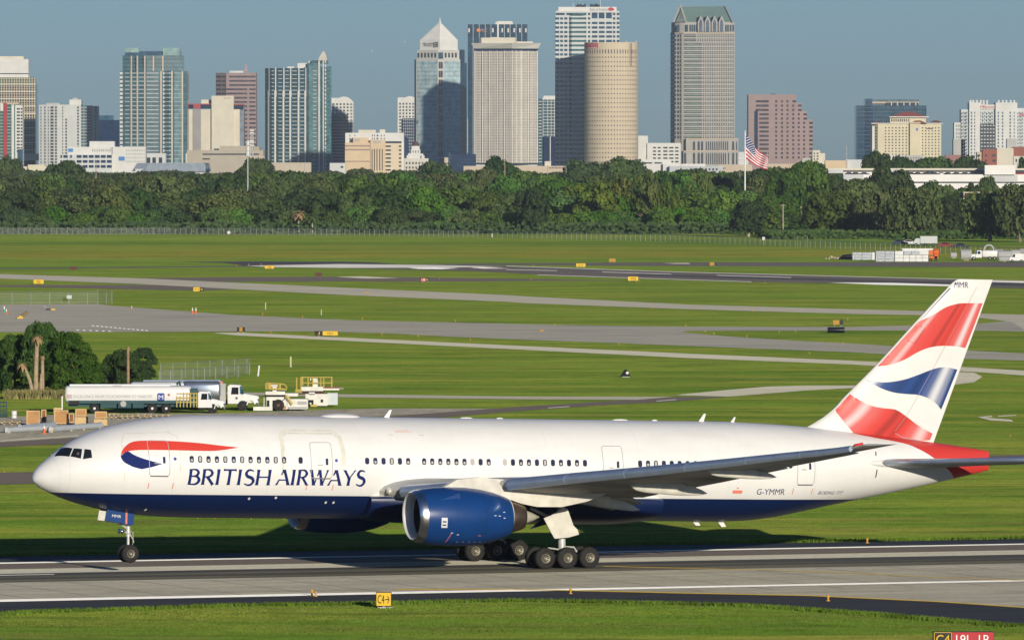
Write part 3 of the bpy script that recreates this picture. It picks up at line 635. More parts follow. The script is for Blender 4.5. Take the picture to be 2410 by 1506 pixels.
for sg in (1, -1):
    fl = 1.0 if sg > 0 else .70; mb = MB(); rs = []
    for l in [0,3.1,5,8,10.2,11.5,14,16.8,19.6,22.4,25.2,28,29.6,30.2,30.46]:
        sec_ = wingsec(l, fl, tk=.02 if l > 30.3 else None)
        rs.append([AC(s, sg*q, z) for s, q, z in (sec_ if sg > 0 else sec_[::-1])])
    mb.mi = 0; mb.rings(rs); n_side = len(rs[0])
    for i, f in enumerate(mb.f[:-2]):
        k = i % n_side; up = (k < n_side//2) if sg > 0 else (k >= n_side//2); mb.m[i] = 0 if up else 1
    w = mb.build('wing', [GREYW, UNDER], jet, True, 45)
    # leading edge slats, drooped a little and standing proud
    for la, lb in ((4.4, 8.6), (10.5, 13.82), (13.84, 17.22), (17.24, 20.62), (20.64, 24.02), (24.04, 27.02), (27.04, 29.75)):
        b = MB(); rr = []
        for l in np.linspace(la, lb, 4):
            c = TEs(l)-LEs(l); zl = float(LEz(l))-.156*(1-fl)*max(0, l-8); x0 = LEs(l)-.12*c*.25; th_ = np.interp(l, [4,10.5,20,30], [.44,.42,.35,.22])
            prof = [(.95,.62),(.5,.70),(.18,.50),(0,.05),(-.02,-.45),(.10,-1.0),(.25,-1.0),(.42,-.2),(.7,.35),(1.0,.52)]
            ln_ = .85*th_/.31
            q = [AC(x0+a*ln_, sg*l, zl+e*th_) for a, e in prof]
            rr.append(q if sg > 0 else q[::-1])
        b.rings(rr); b.build('leading_edge_slat', SLAT, w, True, 40)
    # trailing flaps, slightly extended
    for la, lb, dr in ((3.3, 8.0, .8), (8.1, 10.2, .3), (10.4, 21.2, .25), (21.5, 27.0, .05)):
        b = MB(); rr = []
        for l in np.linspace(la, lb, 5):
            te = TEs(l); zt = float(TEz(l))-.156*(1-fl)*max(0, l-8); c = np.interp(l, [3,10,21,30], [2.6,2.2,1.5,.9])
            q = [AC(te-c*.75, sg*l, zt+.10), AC(te-c*.3, sg*l, zt+.10-.12*dr), AC(te+c*.28, sg*l, zt-.62*dr*c*.45), AC(te+c*.24, sg*l, zt-.62*dr*c*.45-.05), AC(te-c*.5, sg*l, zt-.22-.1*dr), AC(te-c*.78, sg*l, zt-.06)]
            rr.append(q[::-1] if sg > 0 else q)
        b.rings(rr); b.build('flap', UNDER, w, True, 30)
    # flap track fairings
    for l, length, rr_, dzz, nose, dr in ((7.6, 5.6, .44, -.15, -5.0, .27), (14.6, 5.0, .40, -.28, -4.6, .15), (20.4, 4.5, .34, -.22, -4.2, .13)):
        te = TEs(l); zt = float(TEz(l))-.156*(1-fl)*max(0, l-8)+dzz; b = MB(); P = []; RR = []
        for t in np.linspace(0, 1, 15):
            P.append(AC(te+nose+length*t, sg*l, zt-dr*length*max(0, t-.35)**1.2*.9)); RR.append(rr_*max(.03, math.sin(math.pi*min(1, t**.75))**.62))
        rs = [[(p[0], p[1]+.55*r*math.cos(2*math.pi*k/14), p[2]+1.15*r*math.sin(2*math.pi*k/14)) for k in range(14)] for p, r in zip(P, RR)]
        b.rings(rs); b.build('flap_track_fairing', DWHITE, w, True, 60)
    dn = .156*(1-fl)*22; tip = MB(); tip.tube([AC(39.6, sg*29.9, 8.2-dn), AC(40.1, sg*30.1, 8.25-dn)], [.08, .15], 8)
    tip.build('navigation_light', mat('red_lamp_lens', (.8,.03,.02), .2) if sg > 0 else mat('green_lamp_lens', (.02,.5,.1), .2), w, True)
    b = MB(); b.lathe([(-.12,.18),(.0,.22),(.1,.2)], AC(21.2, sg*3.55, 4.5), 'x', 14); b.build('landing_light', mat('lamp_glass', (.75,.72,.6), .15, .3), w, True)
# --- engines
def ring_lathe(b, prof, c, n=48, tilt=0.0): 
    rs = [[(c[0]+t+tilt*r*math.sin(2*math.pi*k/n), c[1]+r*math.cos(2*math.pi*k/n), c[2]+r*math.sin(2*math.pi*k/n)) for k in range(n)] for t, r in prof]
    return b.rings(rs, cap0=False, cap1=False)
for sg in (1, -1):
    c = AC(20.2, sg*9.61, 3.22); e = empty('engine', c); e.parent = jet; c = (0, 0, 0)
    b = MB(); ring_lathe(b, [(.50,1.585),(.8,1.64),(1.4,1.715),(2.3,1.765),(3.3,1.755),(4.3,1.66),(5.2,1.47),(5.9,1.24),(6.15,1.14),(6.1,1.1),(5.2,1.3)], c, tilt=-.05); b.build('nacelle', ENGB, e, True, 40)
    b = MB(); ring_lathe(b, [(.50,1.587),(.25,1.54),(.08,1.47),(0,1.40)], c, tilt=-.05); b.build('inlet_lip', SILV, e, True, 60)
    b = MB(); ring_lathe(b, [(0,1.40),(.04,1.34),(.18,1.29),(.40,1.265),(.66,1.255)], c, tilt=-.05); b.build('inlet_inner_skin', mat('satin_inlet_metal', (.72,.71,.68), .5, .25, var=.06), e, True, 60)
    b = MB(); ring_lathe(b, [(.66,1.255),(1.5,1.27),(2.0,1.3)], c); b.build('inlet_duct', mat('inlet_duct_metal', (.03,.03,.032), .5, .1), e, True)
    b = MB(); b.lathe([(1.95,1.31),(2.0,1.31)], c, 'x', 40); b.build('fan_backing', BLACK, e)
    b = MB()
    for k in range(22):
        a = 2*math.pi*k/22; a2 = a+.2
        b.add([(1.5,.25*math.cos(a),.25*math.sin(a)),(1.5,1.25*math.cos(a),1.25*math.sin(a)),(1.85,1.25*math.cos(a2),1.25*math.sin(a2)),(1.85,.25*math.cos(a2),.25*math.sin(a2))],[(0,1,2,3)])
    b.build('fan', mat('fan_blade_metal', (.12,.12,.13), .35, .8), e)
    b = MB(); b.lathe([(.95,.02),(1.1,.13),(1.4,.28),(1.7,.36)], c, 'x', 20); b.build('spinner', mat('spinner_grey', (.15,.15,.16), .4), e, True)
    b = MB(); ring_lathe(b, [(6.0,1.16),(6.2,1.08),(6.24,1.0),(6.0,1.0)], c); b.build('fan_nozzle_ring', LGREY, e, True)
    b = MB(); b.lathe([(5.2,.95),(6.1,.98),(6.5,.93),(6.9,.82),(7.2,.70),(7.18,.62)], c, 'x', 32, cap1=False); b.build('core_nozzle', DKM, e, True, 50)
    b = MB(); b.lathe([(6.7,.5),(7.2,.47),(7.8,.25),(8.25,.04)], c, 'x', 24); b.build('exhaust_cone', mat('heat_stained_cone', (.50,.47,.38), .4, .3, var=.2), e, True)
    # strake, emblem patch, small marks
    b = MB(); b.slab([(1.2,1.0),(2.6,1.05),(2.5,1.42)], -sg*1.36-.02, -sg*1.36+.02); b.build('nacelle_strake', ENGB, e)
    if sg > 0:
        def eng(x, z, eps=.012):
            r = float(np.interp(x, [.5,.8,1.4,2.3,3.3,4.3,5.2,5.9], [1.585,1.64,1.715,1.765,1.755,1.66,1.47,1.24]))+eps
            return (x-.05*z, -math.sqrt(max(r*r-z*z, 0)), z)
        def epatch(x0, x1, z0, z1_, m, nm, sk=0): 
            bb = MB(); n = 6
            for i in range(n+1):
                zz = z0+(z1_-z0)*i/n; bb.v += [eng(x0+sk*i/n, zz), eng(x1+sk*i/n, zz)]
            for i in range(n): bb.f.append((2*i, 2*i+1, 2*i+3, 2*i+2)); bb.m.append(0)
            return bb.build(nm, m, e)
        epatch(1.25,1.62,-.62,-.02, LGREY, 'white_crest_patch')
        epatch(1.32,1.55,-.5,-.42, DBLUE, 'crest_mark'); epatch(1.32,1.55,-.3,-.22, DBLUE, 'crest_mark')
        for x, z in ((4.7,.1),(5.0,.08),(5.35,.3),(5.35,-.05),(1.9,-.95),(2.3,-1.05)): epatch(x, x+.14, z, z+.04, LGREY, 'service_mark')
        epatch(1.75,1.79,-1.5,-.95, REDM, 'red_service_line', .18); epatch(3.7,3.9,-1.1,-1.07, REDM, 'red_service_line')
        epatch(4.18,4.2,-1.35,1.2, BLUEP, 'cowl_seam'); epatch(2.25,2.265,-1.5,1.3, BLUEP, 'cowl_seam'); epatch(2.3,4.15,-.93,-.915, BLUEP, 'cowl_seam')
        for q in range(5): epatch(2.45+.38*q,2.55+.38*q,-1.5,-1.46, SEAM, 'cowl_latch')
    # pylon
    b = MB(); y = 0; P = [(1.9,1.70),(2.8,2.2),(4.3,2.35),(7.5,2.1),(11.0,1.75),(12.6,1.45),(11.2,.95),(9.6,.62),(8.0,.62),(7.0,.80),(6.2,1.05),(5.0,1.35),(3.4,1.65)]
    b.slab(P, -.24, .24); b.build('pylon', DWHITE if sg > 0 else WPAINT, e, True, 30)
# --- tail fin
finLE = pchip([7.2,8.62,9.36,10.56,12.38,15.32,17.3,17.65,17.87], [47.6,50.5,51.75,53.0,54.93,57.80,59.78,60.15,60.5])
def finTE(z): return 58.9+(z-7.28)*(62.9-58.9)/(17.85-7.28)
def fin_half(s, z):
    a, b_ = float(finLE(z)), finTE(z); x = (s-a)/(b_-a)
    if z < 9.4: a = min(a, 51.75-(9.36-z)*.85); x = (s-a)/(b_-a)
    x = min(max(x, 0), 1); c = min(b_-a, 8.5); return 5*.095*c*(.2969*math.sqrt(x)-.126*x-.3516*x*x+.2843*x**3-.1015*x**4)*(1 if z < 17.7 else .7)
mb = MB(); rs = []
for z in list(np.linspace(7.0, 17.6, 30))+[17.75, 17.87]:
    a, b_ = float(finLE(max(z, 7.2))), finTE(z); q = []
    xs = [(1-math.cos(math.pi*i/12))/2 for i in range(13)]
    for x in xs[::-1]: q.append(AC(a+(b_-a)*x, fin_half(a+(b_-a)*x, z), z))
    for x in xs[1:]: q.append(AC(a+(b_-a)*x, -fin_half(a+(b_-a)*x, z), z))
    rs.append(q)
mb.rings(rs); fin = mb.build('tail_fin', WPAINT, jet, True, 50)
mb = MB(); rs = []
for z in np.linspace(9.6, 17.3, 14):
    a = float(finLE(z)); rs.append([AC(a-.015, 0, z), AC(a+.22, .12, z), AC(a+.22, -.12, z)])
mb.rings(rs); mb.build('fin_leading_edge', SLAT, fin, True)
def flagpaint(name, col, stops):
    m, nt, b = paint_nodes(name, None); uvn = node(nt, 'ShaderNodeUVMap'); uvn.uv_map = 'chord'
    sp = node(nt, 'ShaderNodeSeparateXYZ'); nt.links.new(uvn.outputs[0], sp.inputs[0]); cr = node(nt, 'ShaderNodeValToRGB'); cr.color_ramp.interpolation = 'EASE'
    e = cr.color_ramp.elements; e[0].position = 0; e[0].color = col+(1,); e[1].position = 1; e[1].color = col+(1,)
    for p, k in stops:
        q = cr.color_ramp.elements.new(p); q.color = (tuple(c+( .75-c)*k for c in col) if k > 0 else tuple(c*(1+k) for c in col))+(1,)
    nt.links.new(sp.outputs[0], cr.inputs[0]); nt.links.new(cr.outputs[0], b.inputs['Base Color']); return m
def z7(x, y): return un(1880+x/2.789, 640+y/2.789, .2)
def fuv(k):   # stripe coordinate: chord fraction skewed with height
    def f(s, z): a, b_ = float(finLE(max(z, 7.2))), finTE(z); return ((s-a)/(b_-a), 0)
    return f
CR_ = (.62,.048,.035)
def fm(s, z):
    s = max(s, float(finLE(max(z, 7.2)))+.13); return AC(s, fin_half(s, z)+.016, z)
top = open_curve([(500,617),(620,480),(750,345)])[:-1]+open_curve([(750,345),(880,283),(960,235),(1030,212),(1090,205),(1214,206)])[:-1]+open_curve([(1214,206),(1160,350),(1100,499)])[:-1]+open_curve([(1100,499),(1030,488),(940,485),(860,495),(780,525),(690,575),(590,610),(500,619)])[:-1]
decal([z7(*p) for p in top], 'upper_red_wave', flagpaint('waving_red_upper', CR_, [(.10,0),(.16,.45),(.24,0),(.44,0),(.50,-.35),(.56,0),(.60,-.15),(.66,0),(.76,.1),(.84,.75),(.92,.1)]), fin, fm, .45, uv=fuv(0))
mid = open_curve([(443,708),(520,722),(590,722),(690,705),(780,675),(860,645),(920,628),(980,626),(1048,641)])[:-1]+open_curve([(1048,641),(1000,760),(941,903)])[:-1]+open_curve([(941,903),(905,862),(850,828),(780,806),(700,800),(620,790),(550,768),(490,738),(443,708)])[:-1]
decal([z7(*p) for p in mid], 'middle_blue_wave', flagpaint('waving_blue', (.012,.055,.22), [(.12,.8),(.20,.15),(.26,0),(.45,-.3),(.52,0),(.60,-.4),(.66,0),(.74,.1),(.83,.85),(.9,.3),(.95,-.2)]), fin, fm, .45, uv=fuv(0))
low = open_curve([(233,903),(280,855),(335,800)])[:-1]+open_curve([(335,800),(400,845),(470,878),(550,893),(630,903),(700,945),(790,1010),(885,1060)])[:-1]+open_curve([(885,1060),(865,1110)])[:-1]+[(760,1110),(640,1100),(540,1098),(440,1090),(345,1050),(290,985)]
decal([z7(*p) for p in low], 'lower_red_wave', flagpaint('waving_red_lower', CR_, [(.14,.05),(.24,.65),(.33,.1),(.50,0),(.57,-.4),(.63,-.1),(.67,-.3),(.72,0),(.80,.1),(.88,.65),(.95,.1)]), fin, fm, .45, uv=fuv(0))
skin_text('MMR', .50, *z7(1068,87), DBLUE, 'fin_lettering', .98, 0, fm, fin)
for p in ([(700,440),(790,350),(825,372),(760,470)],): strip([z7(*q) for q in p], .04, 'access_panel_outline', mat('dark_red_line', (.3,.02,.02), .4), fin, mp=fm, closed=True)
strip([z7(630,1058), z7(680,1085), z7(730,1095), z7(790,1104)], .04, 'rudder_gap', SEAM, fin, mp=lambda s, z: AC(s, fin_half(s, z)+.02, z))
strip([(finTE(z)-(finTE(z)-float(finLE(z)))*.33, z) for z in np.linspace(8.4, 17.4, 12)], .025, 'rudder_gap', mat('rudder_seam', (.45,.3,.28), .4), fin, mp=lambda s, z: AC(s, fin_half(s, z)+.02, z))
# tailplane
for sg in (1, -1):
    mb = MB(); rs = []
    for l in (.3, 1.5, 3, 5, 7.5, 9.5, 10.4, 10.76):
        le = 54.0+.80*(l-1.5)+(0 if l < 10.5 else .4); te = 60.6+.40*(l-1.5); z = 6.42+.065*(l-1.5); c = te-le
        q = [AC(le+c*x, sg*l, z+y*c-.1*x) for x, y in airfoil(10, .095)]; rs.append(q if sg > 0 else q[::-1])
    mb.rings(rs); tp = mb.build('tailplane', [GREYW], jet, True, 45)
    b = MB(); rr = []
    for l in np.linspace(2.3, 10.3, 6):
        le = 54.0+.80*(l-1.5); z = 6.42+.065*(l-1.5); q = [AC(le+.28, sg*l, z+.18), AC(le+.05, sg*l, z+.1), AC(le-.03, sg*l, z), AC(le+.05, sg*l, z-.1), AC(le+.28, sg*l, z-.17), AC(le+.3, sg*l, z)]
        rr.append(q if sg > 0 else q[::-1])
    b.rings(rr); b.build('tailplane_leading_edge', SLAT, tp, True)
    rs = []; b = MB()
    for s, r in ((53.5,.05),(53.9,.18),(54.6,.28),(56,.3),(58,.26)): rs.append([AC(s, sg*(side(s, 6.4)-.1+r*.9*math.cos(2*math.pi*k/12)), 6.42+r*.85*math.sin(2*math.pi*k/12)) for k in range(12)])
    b.rings(rs); b.build('tailplane_root_fairing', WPAINT, tp, True)
b = MB(); b.tube([AC(62.3,0,6.62), AC(62.95,0,6.62)], [.3,.2], 14); b.build('exhaust_outlet', mat('grey_outlet', (.4,.4,.4), .4, .5), jet, True)
for z0_, z1__ in ((6.9,7.15),(5.55,6.05)): strip([(54.2, z0_), (54.25, z1__)], .08, 'tailplane_travel_slot', BLINE)
# antennas and domes on the spine and keel
b = MB(); rs = []
for t in np.linspace(0, 1, 13):
    s = 18.0+2.7*t; r = math.sin(math.pi*t)**.5; rs.append([AC(s, .55*(r+.02)*math.cos(a), 8.82+.24*(r+.02)*max(0, math.sin(a))) for a in np.linspace(0, math.pi, 12)])
b.rings(rs, close=False, cap0=False, cap1=False); b.build('antenna_dome', WPAINT, jet, True)
for s, h, L in ((22.35,.48,.36),(43.2,.5,.34),(45.3,.34,.24)):
    b = MB(); zt = float(topf(float(_u(s))))-.03; b.slab([(s-31.77-L*.5,zt),(s-31.77+L*.5,zt),(s-31.77+L*.95,zt+h),(s-31.77+L*.55,zt+h)], -.035, .035); b.build('blade_antenna', WPAINT, jet)
for s, w in ((27.6,.9),(29.8,.5),(37.8,1.1),(40.1,.4)):
    b = MB(); b.lathe([(-w/2,.01),(-w/3,.07),(0,.09),(w/3,.07),(w/2,.01)], AC(s, 0, 8.84), 'x', 10); b.build('low_antenna', WPAINT, jet, True)
for s, L in ((42.9,.35),(44.6,.45)):
    b = MB(); zb = float(botf(float(_u(s)))); b.slab([(s-31.77-.2,zb+.05),(s-31.77+.2,zb+.05),(s-31.77+.3+L*.3,zb-L*.7),(s-31.77+L*.3,zb-L*.75)], -.05, .05); b.build('blade_antenna', WPAINT, jet)
# --- landing gear
def wheel(parent, c, r, w, hubr, name='wheel'):
    t = MB(); t.lathe([(-w/2,hubr),(-w/2,r*.86),(-w*.36,r*.97),(-w*.15,r),(w*.15,r),(w*.36,r*.97),(w/2,r*.86),(w/2,hubr),(w*.3,hubr*.9),(-w*.3,hubr*.9)], (0,0,0), 'y', 32, False, False)
    o = t.build(name, RUBB, parent, True, 50); o.location = c
    h = MB(); h.lathe([(-w*.34,.01),(-w*.40,hubr*.25),(-w*.30,hubr*.45),(-w*.34,hubr*.7),(-w*.46,hubr*1.02),(w*.46,hubr*1.02),(w*.34,hubr*.7),(w*.30,hubr*.4),(w*.4,.01)], (0,0,0), 'y', 24); h.build('rim', HUB, o, True, 30)
    q = MB()
    for k in range(9):
        a = 2*math.pi*k/9; q.lathe([(-w*.36-.01,.045),(-w*.30,.045)], (hubr*.58*math.cos(a), 0, hubr*.58*math.sin(a)), 'y', 6)
    q.build('rim_holes', BLACK, o)
    return o
GP = 1.0
def gz(s, h): # height in aircraft axes of a point h above the real ground at station s
    return h/math.cos(AL) + (s-31.77)*math.tan(AL)*math.cos(AL)
for sg in (1, -1):
    y = -sg*5.49; g = empty('main_landing_gear', (0, y, 0)); g.parent = jet
    for i, s in enumerate((30.32, 31.77, 33.22)):
        for q in (-.7, .7): wheel(g, (s-31.77, q, gz(s, .66)), .655, .46, .30)
        b = MB(); b.tube([(s-31.77, -.66, gz(s, .66)), (s-31.77, .66, gz(s, .66))], .09, 10); b.build('axle', STRUT, g)
    b = MB(); b.tube([(-1.5, 0, gz(30.3, .68)), (1.5, 0, gz(33.2, .68))], .17, 10); b.build('truck_beam', STRUT, g)
    b = MB(); b.tube([(0,0,.65),(-.03,0,1.25)], .15, 14); b.tube([(-.03,0,1.2),(-.15,0,3.9)], .23, 14); b.build('shock_strut', STRUT, g, True, 40)
    b = MB(); b.tube([(-1.35,-.0,1.05),(-.9,0,1.22),(-.1,0,1.12)], .05, 6); b.tube([(.12,0,1.3),(.75,0,1.28),(.95,0,1.0)], .06, 6); b.tube([(.1,0,2.6),(-1.9,sg*.6,3.6)], .1, 8); b.tube([(-.1,0,1.9),(-1.0,0,2.9)], .04, 6); b.build('brace_struts', STRUT, g)
    b = MB(); dd = -sg*.62
    P = [un(p[0], p[1], 6.1) for p in ((1279,1219),(1297,1212),(1326,1194),(1335,1197),(1349,1236),(1359,1246),(1362,1257),(1338,1264),(1305,1267),(1296,1252))]
    b.slab([(a-31.77, z) for a, z in P], dd-.04, dd+.04); b.build('gear_door', DWHITE, g)
    b = MB(); b.slab([(-1.6,2.3),(-.3,3.3),(1.3,3.4),(.6,2.9)], -.3+sg*1.6, -.22+sg*1.6); b.build('inner_gear_door', BLUEP, g)
ng = empty('nose_landing_gear', AC(5.89, 0, 0)); ng.parent = jet
for q in (-.33, .33): wheel(ng, (0, q, .54), .545, .36, .25)
b = MB(); b.tube([(0,-.3,.54),(0,.3,.54)], .07, 10); b.tube([(0,0,.54),(-.02,0,1.7)], .085, 12); b.tube([(-.02,0,1.55),(-.06,0,2.95)], .14, 12); b.build('shock_strut', STRUT, ng, True, 40)
b = MB(); b.tube([(.08,0,1.75),(.34,0,1.25),(.1,0,.75)], .035, 6); b.tube([(.0,0,1.9),(.28,0,1.8),(.3,0,1.2)], .025, 6); b.tube([(-.05,0,2.0),(-1.2,0,2.7)], .06, 8); b.tube([(.05,-.12,1.7),(-.5,-.12,1.9)], .05, 6); b.build('torque_links', STRUT, ng)
for q in (-.24, .24):
    b = MB(); b.lathe([(-.16,.14),(-.1,.15),(.14,.04)], (-.42, q, 1.86), 'x', 14); b.build('taxi_light', SILV, ng, True)
P = [un(40+x/3.765, 960+y/3.765, .55) for x, y in ((798,897),(1040,938),(1032,1038),(780,998))]
for q in (1, -1):
    b = MB(); b.slab([(s-5.89, z) for s, z in P], -q*.55-.02, -q*.55+.02); d = b.build('nose_gear_door', ENGB, ng)
    if q > 0:
        b = MB(); b.slab([(un(40+x/3.765, 960+y/3.765, .57)[0]-5.89, un(40+x/3.765, 960+y/3.765, .57)[1]) for x, y in ((962,925),(978,928),(976,1028),(960,1024))], -.585, -.575); b.build('red_stripe', REDM, d)
        sx, sz = un(40+880/3.765, 960+958/3.765, .57); me = text_mesh('MMR', .24, .004); me.materials.clear(); me.materials.append(WPAINT)
        t_ = link('gear_door_lettering', me, d); t_.location = (sx-5.89, -.59, sz); t_.rotation_euler = (math.pi/2, R(6), 0); t_.scale = (1.15, 1, 1)
P = [un(40+x/3.765, 960+y/3.765, .3) for x, y in ((722,905),(785,912),(770,998),(708,990))]
b = MB(); b.slab([(s-5.89, z) for s, z in P], -.42, -.36); b.build('forward_gear_door', DWHITE, ng)
# ================================================================== downtown skyline
class Tower:
    """a building set at depth d; coordinates are photo pixels for x and height, metres behind the front for depth"""
    def __init__(s, name, label, cat, d, xc):
        s.d = d; s.x0 = PX(xc, 400, d)[0]; s.root = empty(name, (s.x0, d, 0), 0, label, cat)
    def X(s, px): return (px-1205)/F*s.d*1.0 - s.x0
    def Zh(s, py): return max(0.0, PX(1205, py, s.d)[1])
    def poly(s, pts, y0, y1, name, m, parent=None, top=None):
        b = MB(); P = [(s.X(p), q) for p, q in pts]; T = [(s.X(p), q) for p, q in top] if top else None
        b.prism(P, s.Zh(y1), s.Zh(y0), T); return b.build(name, m, parent or s.root)
    def box(s, x0, x1, y0, y1, name, m, f=0.0, t=30.0, parent=None):
        return s.poly([(x0, f), (x1, f), (x1, f+t), (x0, f+t)], y0, y1, name, m, parent)
    def bandgeo(s, b, path, xa, xb, z0, z1, out):
        xs = [p[0] for p in path]; ds = [p[1] for p in path]
        pts = [(xa, np.interp(xa, xs, ds))]+[p for p in path if xa < p[0] < xb]+[(xb, np.interp(xb, xs, ds))]
        P = [(s.X(p), q-out) for p, q in pts]+[(s.X(p), q+.15) for p, q in pts[::-1]]
        b.prism(P, z0, z1)
    def rows(s, path, y0, y1, n, frac, name, m, cuts, out=.25, phase=.5, parent=None):
        tot = sum(len(cuts(i) if callable(cuts) else cuts) for i in range(n)); single = tot <= 72
        """n window rows between y0 and y1; cuts = px intervals glazed in each row; one part per storey"""
        h = (y1-y0)/n; res = []
        for i in range(n):
            yc = y0+h*(i+phase); b = MB(); cu = cuts(i) if callable(cuts) else cuts
            for xa, xb in cu:
                s.bandgeo(b, path, xa, xb, s.Zh(yc+h*frac/2), s.Zh(yc-h*frac/2), out)
                if single: res.append(b.build(name.replace('window_row', 'window').replace('balcony_row', 'balcony'), m, parent or s.root)); b = MB()
            if single: continue
            res.append(b.build(name, m, parent or s.root))
        return res
    def fins(s, path, y0, y1, xs, w, name, m, out=.7):
        for x in xs:
            ya, yb = (y0(x), y1) if callable(y0) else (y0, y1); b = MB(); s.bandgeo(b, path, x-w/2, x+w/2, s.Zh(yb), s.Zh(ya), out); b.build(name, m, s.root)
def grid(a, b, n, frac):
    w = (b-a)/n; return [(a+w*(i+.5)-w*frac/2, a+w*(i+.5)+w*frac/2) for i in range(n)]
def wall(name, c, var=.06, rough=.8): return mat(name, c, rough, spec=.2, var=var, scale=.12)
def glass(name, c, rough=.12, spec=.6, metal=.0, var=.35, sc=.2, stretch=(1,1,1)): return mat(name, c, rough, metal, spec, var=var, scale=sc, stretch=stretch)
WCREAM = wall('cream_concrete', (.60,.56,.46)); WWHITE = wall('white_concrete', (.54,.56,.55)); WSHITE = wall('bright_white_render', (.62,.62,.59))
WBEIGE = wall('beige_precast', (.55,.46,.33)); WSAND = wall('sand_render', (.60,.47,.31)); WGREY = wall('grey_concrete', (.42,.42,.40)); WPINK = wall('pink_granite', (.36,.24,.21))
WPINK2 = wall('pale_pink_granite', (.31,.235,.225)); WBRICK = wall('red_brick', (.28,.10,.07)); WTAN = wall('tan_concrete', (.50,.42,.32))
GNAVY = glass('navy_glass', (.010,.028,.075)); GDARK = glass('dark_window_glass', (.035,.05,.065)); GTEAL = glass('teal_glass', (.045,.105,.13)); GTEAL2 = glass('light_teal_glass', (.12,.22,.24))
GBLUE = glass('blue_curtain_glass', (.028,.075,.125)); GSKY = glass('pale_sky_glass', (.34,.50,.56), .2); GGREEN = glass('green_glass', (.045,.12,.10)); GSMOKE = glass('smoked_window_glass', (.06,.07,.08))
ROOFG = mat('green_copper_roof', (.17,.26,.235), .6, var=.08); ROOFR = mat('red_tile_roof', (.34,.10,.07), .8, var=.15); STEEL = mat('galvanised_steel', (.45,.46,.46), .5, .4)
LETTER = mat('grey_sign_lettering', (.10,.11,.12), .5); LRED = mat('red_sign_lettering', (.55,.04,.04), .5); SIGNR = mat('red_sign_panel', (.50,.03,.05), .5); WHITEP = mat('white_sign_paint', (.8,.8,.78), .5)
def flat(x0, x1, f=0.0): return [(x0, f), (x1, f)]
D0 = 8000.0
def sign(T, body, px, py, wpx, hpx, m, f=-.6, parent=None, bold=None):
    k = T.d/F; me = text_mesh(body, 10, .02); xs = [v.co.x for v in me.vertices]; ys = [v.co.y for v in me.vertices]
    w, h = max(xs)-min(xs), max(ys)-min(ys); cx, cy = (max(xs)+min(xs))/2, (max(ys)+min(ys))/2
    for v in me.vertices: v.co.x = (v.co.x-cx)*wpx*k/w; v.co.y = (v.co.y-cy)*hpx*k/h
    me.materials.clear(); me.materials.append(m); o = link('sign_lettering', me, parent or T.root); o.location = (T.X(px), f, T.Zh(py)); o.rotation_euler = (math.pi/2, 0, 0); return o
# --- far left
T = Tower('office_tower', 'tall pale tower with blank white crown and gridded facade at the far left edge', 'tower', D0, 30)
T.box(-60, 67, 140, 185, 'crown', WSHITE, 2, 30); T.box(-60, 55, 133, 141, 'roof_plant', WCREAM, 6, 18); T.box(-60, 70, 182, 184, 'ledge', WCREAM, 1, 32)
T.box(-60, 81, 183, 200, 'wall', GGREEN, .5, 32); T.box(-60, 84, 199, 420, 'wall', GDARK, 0, 34)
T.fins(flat(-60,90), 183, 362, [x for x in range(-2, 86, 6)], 1.7, 'pier', WBEIGE, .9)
T.rows(flat(-60,84), 183, 362, 30, .22, 'floor_edge', WTAN, [(-60,84)], .5); T.rows(flat(-60,84), 190, 362, 10, .16, 'cornice_band', WCREAM, [(-60,84)], 1.1)
T.box(-60, 90, 362, 378, 'base', WCREAM, -1, 30); T.box(-60, 67, 173, 175, 'slot', GDARK, 1.5, 1); 
T = Tower('apartment_tower', 'dark green glass tower with red vertical strip and white balconies at left edge', 'tower', D0-300, 20)
T.box(-60, 36, 246, 420, 'wall', GGREEN, 0, 25); T.box(36, 53, 248, 420, 'balcony_wing', WSHITE, 0, 25); T.box(8, 16.5, 243, 420, 'red_strip', wall('red_cladding', (.36,.05,.05)), -1, 3)
T.box(1, 8, 244, 262, 'parapet', WSHITE, -1, 3); T.box(27.5, 33.5, 247, 420, 'white_pier', WSHITE, -1, 3); T.box(-60, 45, 242, 246, 'roof_slab', WTAN, 0, 25)
T.rows(flat(-60,36), 250, 400, 20, .2, 'floor_edge', WGREY, [(-60,8),(17,27)], .4); T.rows(flat(36,54), 253, 360, 14, .5, 'balcony', GDARK, [(40,47),(49,52.5)], .3)
T.box(43, 54, 352, 420, 'blue_glass_annex', GBLUE, -2, 20)
T = Tower('apartment_block', 'white apartment block with slit windows and dark glass right side', 'apartment block', D0-100, 160)
T.poly([(91,6),(135,0),(191,0),(191,40),(91,40)], 247, 420, 'wall', WWHITE); T.box(191, 217, 249, 420, 'glass_wing', GTEAL, 2, 35); T.box(217, 229, 250, 420, 'end_wall', WWHITE, 1, 35)
T.box(163, 191, 235, 248, 'penthouse', WSHITE, 5, 20); T.box(108, 140, 243, 247, 'roof_plant', WGREY, 8, 15); T.box(170, 182, 231, 235, 'vent', WGREY, 8, 8)
pth = [(91,6),(135,0),(229,0)]
T.rows(pth, 250, 400, 21, .62, 'window_row', GSMOKE, lambda i: [(95,97),(104,107),(113,114.5),(119,126),(130,134),(147,149)]+([(154,158)] if 4 <= i <= 15 else [])+[(182,186),(223,226)] , .25)
T.rows(flat(191,217,2), 250, 400, 21, .18, 'floor_edge', WWHITE, [(191,217)], .5); T.fins(flat(191,217,2), 250, 420, [197.5,204,210.5], .8, 'mullion', WWHITE, .5)
T = Tower('office_block', 'plain dark navy box building between white apartments and glass tower', 'office block', D0+300, 255)
